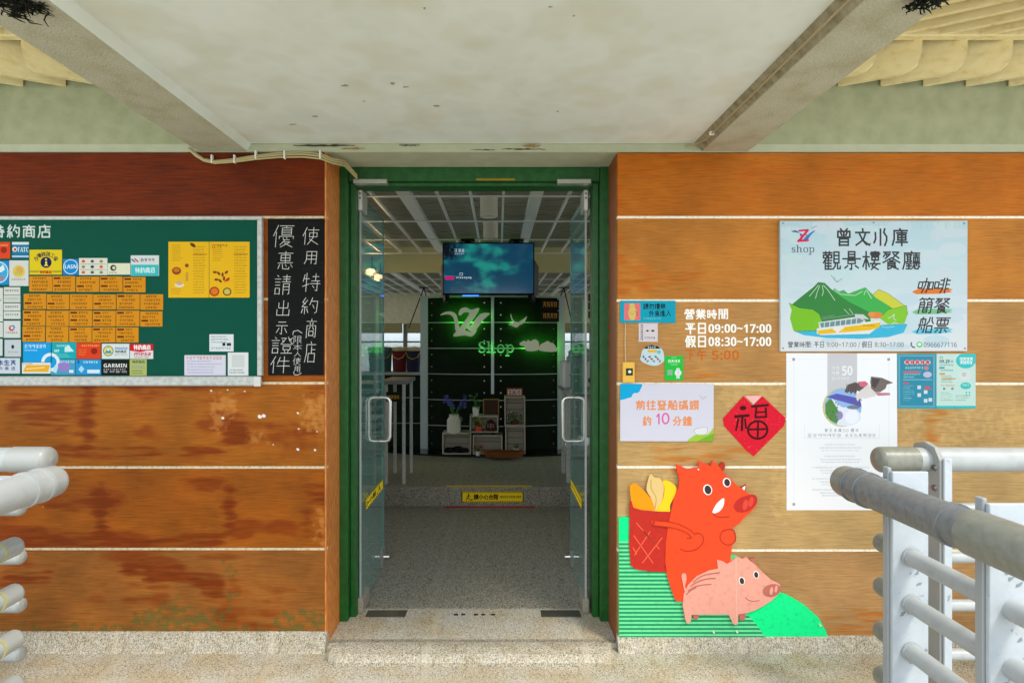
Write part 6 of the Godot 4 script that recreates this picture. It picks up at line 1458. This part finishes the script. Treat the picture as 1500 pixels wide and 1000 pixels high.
	lb.scale = Vector3(f.x * 1.008, f.y * 1.02, 0.4)
	for q in [[655, 128, 0.5], [747, 150, 0.12], [787, 292, 0.3]]:
		pass
	var om := OmniLight3D.new()
	om.name = "emblem_light"; om.light_color = c8(80, 255, 70); om.light_energy = 0.0015; om.omni_range = 4.0; om.light_size = 0.1; om.shadow_enabled = true
	om.position = Vector3(-0.33, 1.72, fz + 0.06)
	get_node("emblem_sign").add_child(om)
	# two small boards with golden writing
	for k in 2:
		var p := at(793.5, 438 + k * 17, 6.72)
		var e := at(820, 453.5 + k * 17, 6.72)
		var b := thing("menu_plaque", "small dark plaque with golden writing, %s of the pair at the turf wall's upper right" % ("upper" if k == 0 else "lower"), "plaque", "golden plaques")
		part("board", box(Vector3(p.x, p.y, -6.90), Vector3(e.x, e.y, -6.80), 0.003), mat(c8(34, 26, 18), 0.5), b)
		var st := begin()
		raised(st, "※〓※〓" if k == 0 else "〓※※〓", p.x + 0.02, lerpf(e.y, p.y, 0.3), e.x - 0.02, lerpf(e.y, p.y, 0.8), 0.006, -6.799)
		part("writing", st.commit(), mat(c8(206, 150, 50), 0.4, 0.3), b)

func make_television() -> void:
	rng.seed = 41
	var s := Sheet.new(512, 292, c8(14, 60, 84))
	var cl := noise(0.006, FastNoiseLite.TYPE_SIMPLEX_SMOOTH, 3, 121)
	for y in 292:
		for x in 512:
			var k := smoothstep(-0.35, 0.6, cl.get_noise_2d(x, y * 1.4) + 0.35 - absf(x - 230) / 420.0 - absf(y - 110) / 300.0)
			s.img.set_pixel(x, y, c8(14 + 16 * k, 62 + 78 * k, 88 + 40 * k) if x > 30 or y > 60 else c8(6, 14, 24))
	for k in 90: s.disc(Vector2(rng.randf_range(0, 70), rng.randf_range(0, 90)), 6, 4, c8(8, 18, 28))
	small_print(s, 62, 30, 140, 48, c8(196, 214, 220)); small_print(s, 62, 54, 120, 64, c8(150, 180, 190)); s.rect(8, 192, 60, 212, c8(196, 20, 110)); small_print(s, 70, 196, 160, 206, c8(214, 226, 230)); s.line([0, 190, 90, 190], 2, c8(60, 130, 140)); s.line([92, 172, 92, 186, 108, 186, 108, 172, 92, 172], 2, c8(220, 230, 230)); small_print(s, 180, 232, 300, 248, c8(40, 110, 130))
	var scr := StandardMaterial3D.new()
	var tx := ImageTexture.create_from_image(s.img)
	scr.albedo_color = c8(10, 10, 12); scr.roughness = 0.15
	scr.emission_enabled = true; scr.emission = Color.WHITE; scr.emission_operator = BaseMaterial3D.EMISSION_OP_MULTIPLY; scr.emission_texture = tx; scr.emission_energy_multiplier = 0.3
	var x0 := -0.622
	var x1 := 0.402
	var cx := (x0 + x1) * 0.5
	for k in 3:
		var lab: String = ["large television with a teal picture hanging above the turf wall", "black television seen edge on at the left of the large one", "black television seen edge on at the right of the large one"][k]
		var tv := thing("television", lab, "television", "hanging televisions", Vector3(cx, 0, -6.3) if k == 0 else Vector3(cx + (-0.56 if k == 1 else 0.56), 0, -6.84), 0.0 if k == 0 else (-1.42 if k == 1 else 1.42))
		var w := 0.512 if k == 0 else 0.46
		var y0 := 2.046 if k == 0 else 1.99
		part("body", box(Vector3(-w, y0, -0.05), Vector3(w, 2.63 if k == 0 else 2.5, 0.0), 0.008), mat(c8(14, 14, 16), 0.55), tv)
		if k == 0:
			var st := begin()
			face(st, [Vector3(-w + 0.014, 2.066, 0.0015), Vector3(w - 0.014, 2.066, 0.0015), Vector3(w - 0.014, 2.616, 0.0015), Vector3(-w + 0.014, 2.616, 0.0015)], Vector3(0, 0, 1), [Vector2(0, 1), Vector2(1, 1), Vector2(1, 0), Vector2(0, 0)])
			part("screen", st.commit(), scr, tv)
			part("status_light", box(Vector3(-0.29, 2.036, -0.02), Vector3(-0.11, 2.045, -0.004)), glow(c8(40, 90, 255), 2.0), tv)
			for x in [-0.235, 0.315]:
				part("hanger", box(Vector3(x - 0.035, 2.6, -0.1), Vector3(x + 0.035, 2.678, -0.051), 0.004), M.black, tv)
				part("ceiling_mount", box(Vector3(x - 0.08, 2.655, -0.16), Vector3(x + 0.08, 2.68, -0.04), 0.003), M.black, tv)

func crate(label: String, u0: float, v0: float, u1: float, v1: float, d: float, deep: float) -> Node3D:
	var a := at(u0, v1, d)
	var b := at(u1, v0, d)
	var o := thing("wooden_crate", label, "crate", "whitewashed crates at the turf wall", Vector3((a.x + b.x) * 0.5, a.y, -d))
	var w := (b.x - a.x) * 0.5
	var h := b.y - a.y
	var m := mat(c8(176, 168, 150), 0.8)
	var t := 0.014
	for q in [["side_board", Vector3(-w, 0, 0), Vector3(-w + t, h, -deep)], ["side_board", Vector3(w - t, 0, 0), Vector3(w, h, -deep)], ["bottom_board", Vector3(-w + t, 0, 0), Vector3(w - t, t, -deep)], ["top_board", Vector3(-w + t, h - t, 0), Vector3(w - t, h, -deep)]]:
		part(q[0], box(q[1], q[2], 0.002), m, o)
	var n := maxi(2, int(h / 0.08))
	for k in n: part("back_slat", box(Vector3(-w + t, t + (h - 2 * t) * k / n + 0.003, -deep), Vector3(w - t, t + (h - 2 * t) * (k + 1) / n - 0.003, -deep + 0.008)), m, o)
	return o
func leaves(st: SurfaceTool, c: Vector3, r: Vector3, n: int, size: float, up := 0.3) -> void:
	for k in n:
		var p := c + Vector3(rng.randf_range(-1, 1) * r.x, rng.randf_range(-1, 1) * r.y, rng.randf_range(-1, 1) * r.z)
		var d := (Vector3(rng.randf_range(-1, 1), rng.randf_range(-0.6, 1) + up, rng.randf_range(-1, 1))).normalized()
		var e := d.cross(Vector3(rng.randf_range(-1, 1), rng.randf_range(-1, 1), rng.randf_range(-1, 1))).normalized()
		var nn := d.cross(e).normalized()
		var s := size * rng.randf_range(0.6, 1.3)
		face(st, [p - d * s, p + e * s * 0.42 - nn * s * 0.1, p + d * s, p - e * s * 0.42 - nn * s * 0.1], nn)
func pot_plant(called: String, label: String, cat: String, p: Vector3, r: float, h: float, potm: Material, leafm: Material, spread: Vector3, n: int, size: float, flower: Material = null) -> void:
	var o := thing(called, label, cat, "plants on the crates", p)
	part("pot", lathe([[0.0, 0.0], [r * 0.75, 0.0], [r, h], [r * 0.88, h], [r * 0.85, h * 0.85], [0.0, h * 0.85]], 16), potm, o)
	for k in 4: part("stem", tube([Vector3(0, h * 0.8, 0), Vector3(rng.randf_range(-0.4, 0.4) * spread.x, h + spread.y * 0.5, 0), Vector3(rng.randf_range(-0.9, 0.9) * spread.x, h + spread.y * rng.randf_range(0.8, 1.3), rng.randf_range(-0.5, 0.5) * spread.z)], [0.004, 0.003, 0.0015], 5), mat(c8(70, 96, 50), 0.8), o)
	var st := begin()
	leaves(st, Vector3(0, h + spread.y, 0), spread, n, size)
	part("leaves", st.commit(), leafm, o).set_meta("kind", "stuff")
	if flower:
		var fl := begin()
		leaves(fl, Vector3(0, h + spread.y * 1.3, 0), spread, n, size * 0.6)
		part("flowers", fl.commit(), flower, o).set_meta("kind", "stuff")

func make_display() -> void:
	rng.seed = 51
	var d := 6.55
	crate("low crate at the left end, under the milk can", 647.6, 634, 690, 665.5, d, 0.22)
	crate("low crate in the middle of the bottom row, with a small pot inside", 692.6, 637.5, 736, 665.5, d, 0.22)
	crate("crate standing on the two low crates, with a red pot inside", 688, 609, 730, 633.6, d, 0.2)
	crate("upright crate at the right, on the floor under another one", 740, 624.3, 769.6, 665.5, d, 0.2)
	crate("upright crate at the right, on top, under the number blocks", 739, 581, 769.4, 624, d, 0.2)
	# what stands on and in them
	var leaf := mat(c8(74, 120, 58), 0.6)
	var white := mat(c8(214, 212, 204), 0.5)
	var can := thing("milk_can", "white enamel milk can with lavender on the left crate", "milk can", "", at(665, 633.8, 6.62))
	part("can_body", lathe([[0.0, 0.0], [0.078, 0.0], [0.082, 0.01], [0.082, 0.15], [0.06, 0.185], [0.055, 0.2], [0.062, 0.215], [0.052, 0.215], [0.048, 0.19], [0.0, 0.18]]), mat(c8(206, 206, 186), 0.4), can)
	part("can_handle", tube([Vector3(0.055, 0.19, 0.02), Vector3(0.09, 0.185, 0.02), Vector3(0.095, 0.15, 0.02), Vector3(0.08, 0.13, 0.02)], 0.005, 8), mat(c8(150, 150, 140), 0.4), can)
	var lv := thing("lavender_bunch", "bunch of violet lavender standing in the milk can", "flowers", "", at(665, 612, 6.62))
	for k in 12:
		var e := Vector3(rng.randf_range(-0.13, 0.13), rng.randf_range(0.12, 0.24), rng.randf_range(-0.08, 0.08))
		part("stem", tube([Vector3(0, -0.03, 0), e * 0.5 + Vector3(0, 0.03, 0), e], [0.003, 0.0025, 0.002], 5), leaf, lv)
		var st := begin()
		leaves(st, e, Vector3(0.02, 0.035, 0.02), 26, 0.012, 0.6)
		part("flower_head", st.commit(), mat(c8(110, 104, 196), 0.7), lv)
	pot_plant("heart_leaf_plant", "tall plant with round green leaves in a white pot on the upper crate", "plant", at(697, 608.8, 6.6), 0.042, 0.1, white, leaf, Vector3(0.07, 0.09, 0.04), 18, 0.035)
	pot_plant("potted_plant", "bushy green plant in a red pot inside the upper crate", "plant", at(701, 631.7, 6.58), 0.045, 0.065, mat(c8(206, 84, 62), 0.5), leaf, Vector3(0.08, 0.045, 0.05), 60, 0.02, mat(c8(206, 196, 90), 0.6))
	pot_plant("potted_plant", "small plant with red flowers in a white pot by the middle crate", "plant", at(700, 667, 6.52), 0.03, 0.05, white, leaf, Vector3(0.05, 0.03, 0.03), 40, 0.016, mat(c8(206, 70, 50), 0.6))
	pot_plant("potted_plant", "plant with white flowers inside the upper right crate", "plant", at(754, 622.4, 6.62), 0.05, 0.05, mat(c8(90, 60, 40), 0.7), leaf, Vector3(0.08, 0.05, 0.04), 60, 0.02, mat(c8(206, 206, 206), 0.6))
	pot_plant("potted_plant", "small white pot with thin leaves inside the lower right crate", "plant", at(756, 663.7, 6.6), 0.04, 0.06, white, leaf, Vector3(0.03, 0.02, 0.02), 12, 0.02)
	var pf := thing("framed_picture", "small dark picture in a gold wooden frame on the upper crate", "picture")
	var a := at(707.5, 608.8, 6.68)
	var b := at(731, 584, 6.68)
	part("backing", box(Vector3(a.x + 0.01, a.y + 0.01, -6.69), Vector3(b.x - 0.01, b.y - 0.01, -6.675)), pattern([[0.0, c8(40, 30, 26)], [0.6, c8(70, 44, 34)], [1.0, c8(150, 70, 50)]], noise(0.05, FastNoiseLite.TYPE_SIMPLEX, 3, 131), 6.0, 0.5), pf)
	for q in [[a.x, a.y, b.x, a.y + 0.012], [a.x, b.y - 0.012, b.x, b.y], [a.x, a.y + 0.012, a.x + 0.012, b.y - 0.012], [b.x - 0.012, a.y + 0.012, b.x, b.y - 0.012]]: part("frame_bar", box(Vector3(q[0], q[1], -6.695), Vector3(q[2], q[3], -6.668), 0.002), mat(c8(160, 130, 66), 0.5), pf)
	# number blocks
	var cal := thing("number_calendar", "red wooden block calendar showing 260 on the right crate", "calendar", "", at(753.7, 580.8, 6.62))
	part("case", box(Vector3(-0.092, 0, -0.03), Vector3(0.092, 0.1, 0.0), 0.004), mat(c8(176, 60, 40), 0.6), cal)
	for k in 3:
		var bl := part("block", box(Vector3(-0.078 + k * 0.054, 0.018, -0.01), Vector3(-0.03 + k * 0.054, 0.084, 0.006), 0.003), white, cal)
		var t := letters("260"[k], "sans_bold", 0.02)
		var bb := t.get_aabb()
		part("figure", turned(t, Transform3D(Basis.from_scale(Vector3(0.03 / bb.size.x, 0.046 / bb.size.y, 0.1)), Vector3(-0.069 + k * 0.054 - bb.position.x * 0.03 / bb.size.x, 0.028 - bb.position.y * 0.046 / bb.size.y, 0.006))), M.black, bl)
	var bs := thing("wicker_basket", "long low brown wicker basket lying before the crates", "basket", "", at(738, 669, 6.42))
	for k in 4:
		var p := []
		for j in 25: p.append(Vector3(cos(TAU * j / 24.0) * (0.2 + 0.012 * k), 0.008 + 0.016 * k, sin(TAU * j / 24.0) * (0.07 + 0.006 * k)))
		part("wicker_ring", tube(p, 0.009, 6, false), pattern([[0.0, c8(90, 50, 24)], [1.0, c8(150, 92, 50)]], noise(0.2, FastNoiseLite.TYPE_SIMPLEX, 2, 133), 5.0, 0.8), bs)
	part("basket_bottom", turned(lathe([[0.0, 0.0], [0.19, 0.0], [0.19, 0.006], [0.0, 0.006]]), Transform3D(Basis.from_scale(Vector3(1, 1, 0.36)), Vector3.ZERO)), mat(c8(110, 66, 34), 0.8), bs)
	var dk := thing("dark_cushion", "dark rounded bundle inside the left crate", "bundle", "", at(668, 663.6, 6.62))
	for q in [[-0.08, 0.05], [0.02, 0.06], [0.09, 0.045]]: part("lobe", turned(lathe([[0.0, 0.0], [0.05, 0.01], [0.06, 0.05], [0.045, 0.09], [0.0, 0.1]], 12), Transform3D(Basis.from_scale(Vector3(1, q[1] * 14, 0.8)), Vector3(q[0], 0, 0))), mat(c8(30, 28, 28), 0.9), dk)
	var jg := thing("dark_jug", "dark red glazed jug inside the upper crate", "jug", "", at(719, 631.7, 6.6))
	part("jug_body", lathe([[0.0, 0.0], [0.045, 0.0], [0.062, 0.05], [0.05, 0.1], [0.025, 0.12], [0.03, 0.13], [0.022, 0.13], [0.0, 0.11]]), mat(c8(80, 36, 30), 0.3), jg)

var step_mat: Material
func step_print() -> Material:
	if step_mat: return step_mat
	var s := Sheet.new(540, 96, c8(240, 206, 30))
	for k in 60:
		for q in [[0, 12], [84, 96]]: s.poly(pts([k * 20.0 - 10, q[1], k * 20.0, q[0], k * 20.0 + 9, q[0], k * 20.0 - 1, q[1]]), c8(30, 26, 20))
	s.rect(10, 14, 530, 82, c8(240, 206, 30)); s.rect(0, 0, 8, 96, c8(30, 26, 20)); s.rect(532, 0, 540, 96, c8(30, 26, 20))
	var k := c8(24, 22, 20)
	s.disc(Vector2(62, 26), 7, 7, k); s.line([62, 34, 56, 54, 70, 70], 7, k); s.line([56, 54, 40, 72], 7, k); s.line([46, 44, 62, 38, 78, 46], 5, k); s.poly(pts([76, 78, 96, 78, 96, 66, 84, 66, 84, 72, 76, 72]), k)
	write(s, "請小心台階", 106, 26, 320, 70, 6.4, k, false, 0.06); type(s, "WATCH YOUR STEP", 334, 38, 518, 58, k, "sans_bold")
	step_mat = pic(s.img, 0.5)
	return step_mat
func make_step_signs() -> void:
	var z := -5.2
	var st := begin()
	var a := at(676, 735.5, 5.2)
	var b := at(767, 719.5, 5.2)
	add_box(st, Vector3(a.x, a.y, z - 0.001), Vector3(b.x, b.y, z + 0.002))
	var o := single("step_warning_sign", "yellow warning sign with hazard border on the step riser", "sign", prism(pts([a.x, a.y, b.x, a.y, b.x, b.y, a.x, b.y]), z - 0.001, z + 0.003, func(p: Vector2) -> Vector2: return Vector2((p.x - a.x) / (b.x - a.x), (b.y - p.y) / (b.y - a.y))), step_print())
	single("floor_tape", "yellow tape along the edge of the step", "tape", box(Vector3(at(654, 0, 5.2).x, 0.195, -5.24), Vector3(at(779, 0, 5.2).x, 0.2, -5.205)), mat(c8(214, 180, 40), 0.6), "floor tapes")
	single("floor_tape", "red tape on the floor before the step", "tape", box(Vector3(at(651, 0, 5.2).x, 0.018, -5.185), Vector3(at(783, 0, 5.2).x, 0.0225, -5.145)), mat(c8(176, 44, 36), 0.6), "floor tapes")

func make_furniture() -> void:
	rng.seed = 61
	var turf := mat(c8(26, 46, 28), 1.0)
	# low counter left of the turf wall with cool boxes on it
	var ct := thing("low_counter", "low dark green counter with a white top left of the turf wall", "counter")
	part("front_panel", box(Vector3(-2.6, 0.197, -7.5), Vector3(-0.98, 1.11, -7.12), 0.004), turf, ct)
	part("counter_top", box(Vector3(-2.64, 1.111, -7.54), Vector3(-0.975, 1.14, -7.08), 0.004), mat(c8(186, 190, 184), 0.4), ct)
	for y in [0.5, 0.82]: part("seam_strip", box(Vector3(-2.6, y, -7.119), Vector3(-0.98, y + 0.008, -7.117)), M.alu, ct)
	for k in 4:
		var cols := [c8(110, 36, 44), c8(38, 40, 66), c8(70, 104, 100), c8(60, 90, 88)]
		var u: float = [583.0, 604.0, 561.0, 548.0][k]
		var p := at(u, 545, 7.2)
		var o := thing("cool_box", ["dark red round cool box with a yellow rope on the counter", "navy round cool box with a yellow rope next to the turf wall", "grey green cool box seen through the door glass, the nearer to the red one", "grey green cool box seen through the door glass, the far left one"][k], "cool box", "cool boxes on the counter", Vector3(p.x, 1.14, -7.3))
		part("tub", lathe([[0.0, 0.0], [0.082, 0.0], [0.094, 0.26], [0.096, 0.27], [0.0, 0.27]]), mat(cols[k], 0.5), o)
		part("lid", lathe([[0.098, 0.271], [0.1, 0.29], [0.096, 0.315], [0.0, 0.325]]), mat(c8(206, 190, 150) if k < 2 else cols[k].lightened(0.2), 0.5), o)
		part("rope", tube([Vector3(-0.095, 0.26, 0.03), Vector3(-0.06, 0.19, 0.085), Vector3(0.0, 0.165, 0.1), Vector3(0.06, 0.19, 0.085), Vector3(0.095, 0.26, 0.03)], 0.006, 7), mat(c8(206, 176, 90), 0.8), o)
	# wire rack at the left, table frame with a sign
	var rk := thing("wire_rack", "grey wire rack behind the left glass leaf", "rack")
	for x in [-1.62, -1.16]:
		for z in [-5.32, -5.7]: part("upright", tube([Vector3(x, 0.197, z), Vector3(x, 1.25, z)], 0.012, 8), M.alu, rk)
	for k in 11: part("wire_shelf", box(Vector3(-1.62, 0.28 + k * 0.085, -5.7), Vector3(-1.16, 0.288 + k * 0.085, -5.31)), M.alu, rk)
	var tb := thing("display_stand", "slim metal stand with a board top beside the left glass leaf", "stand")
	for x in [-1.05, -0.885]:
		for z in [-5.3, -5.75]: part("leg", box(Vector3(x - 0.014, 0.197, z - 0.014), Vector3(x + 0.014, 1.13, z + 0.014), 0.003), M.alu, tb)
	part("board_top", box(Vector3(-1.09, 1.131, -5.8), Vector3(-0.85, 1.17, -5.26), 0.004), mat(c8(120, 124, 120), 0.5), tb)
	var sp := thing("stand_plaque", "small black plaque with gold writing hung on the metal stand", "plaque")
	part("board", box(Vector3(-1.045, 0.97, -5.282), Vector3(-0.905, 1.06, -5.27), 0.002), mat(c8(26, 24, 22), 0.5), sp)
	var st := begin()
	raised(st, "〓※〓※", -1.03, 0.995, -0.92, 1.03, 0.004, -5.269)
	part("writing", st.commit(), mat(c8(206, 160, 60), 0.4), sp)
	# right: steel table with a white machine and a covered thing behind
	var rt := thing("steel_table", "steel framed table behind the right glass leaf", "table")
	for x in [0.66, 1.2]:
		for z in [-5.35, -5.75]: part("leg", box(Vector3(x - 0.018, 0.197, z - 0.018), Vector3(x + 0.018, 1.05, z + 0.018), 0.003), M.alu, rt)
	part("table_top", box(Vector3(0.6, 1.051, -5.8), Vector3(1.3, 1.08, -5.3), 0.004), mat(c8(150, 154, 150), 0.4), rt)
	part("shelf", box(Vector3(0.642, 0.45, -5.78), Vector3(1.218, 0.47, -5.33)), M.alu, rt)
	var mc := thing("white_machine", "white counter machine with small marks on the steel table", "machine")
	part("case", box(Vector3(0.62, 1.08, -5.72), Vector3(1.02, 1.34, -5.4), 0.02), mat(c8(206, 210, 206), 0.4), mc)
	for x in [0.68, 0.72]: part("button", box(Vector3(x, 1.2, -5.402), Vector3(x + 0.02, 1.22, -5.396), 0.002), M.black, mc)
	part("slot", box(Vector3(0.86, 1.14, -5.402), Vector3(0.94, 1.18, -5.397)), M.black, mc)
	var cv := thing("cloth_covered_jar", "jar under a crumpled grey cloth on the white machine", "jar", "", Vector3(0.8, 1.34, -5.56))
	part("cloth", lathe([[0.0, 0.0], [0.13, 0.0], [0.135, 0.03], [0.11, 0.06], [0.115, 0.09], [0.07, 0.13], [0.05, 0.16], [0.0, 0.17]], 10), mat(c8(150, 154, 150), 0.9), cv)
	var bt := thing("green_bottle", "slim green bottle standing at the front of the white machine", "bottle", "", Vector3(0.74, 1.08, -5.36))
	part("glass", lathe([[0.0, 0.0], [0.026, 0.0], [0.028, 0.15], [0.012, 0.22], [0.012, 0.27], [0.0, 0.27]], 12), mat(c8(110, 150, 40), 0.2), bt)
	# far hanging menu boards and stay wires
	for k in 3:
		single("hanging_menu", "dark menu board high at the right behind the glass, %s of three" % ["top", "middle", "bottom"][k], "menu board", box(at(862, 430.5 + k * 12.5, 7.6), at(869.5, 441 + k * 12.5, 7.62), 0.002), mat(c8(50, 34, 28), 0.6), "hanging menu boards")
	for s: float in [-1.0, 1.0]:
		var top := at(621, 421, 11.9) if s < 0 else at(826, 421, 11.9)
		var hw := thing("stay_wires", "pair of thin dark stay wires under the far ceiling, %s of the turf wall" % ("left" if s < 0 else "right"), "wire", "stay wires")
		part("hook_plate", box(top + Vector3(-0.1, -0.015, -0.04), top + Vector3(0.1, 0.0, 0.04)), M.black, hw)
		for q in [-0.32, 0.2]: part("wire", tube([top, top + Vector3(q, -0.85, 0)], 0.012, 6), M.black, hw)
	# chairs and tables by the far windows are lost behind the counter; a long bench closes the view
	var bn := thing("window_bench", "long grey bench under the far windows", "bench")
	part("seat", box(Vector3(-4.6, 0.55, -14.2), Vector3(4.6, 0.62, -13.7), 0.01), mat(c8(120, 124, 120), 0.6), bn)
	for k in 8: part("leg", box(Vector3(-4.5 + k * 1.26, 0.197, -14.1), Vector3(-4.42 + k * 1.26, 0.55, -13.8), 0.004), M.alu, bn)

func make_shop() -> void:
	make_room()
	make_curved_wall()
	make_television()
	make_display()
	make_step_signs()
	make_furniture()

func _ready() -> void:
	make_camera_and_light()
	make_materials()
	make_setting()
	make_walls()
	make_roof()
	make_door()
	make_railings()
	make_notice_board()
	make_blackboard()
	make_right_signs()
	make_boars()
	make_shop()
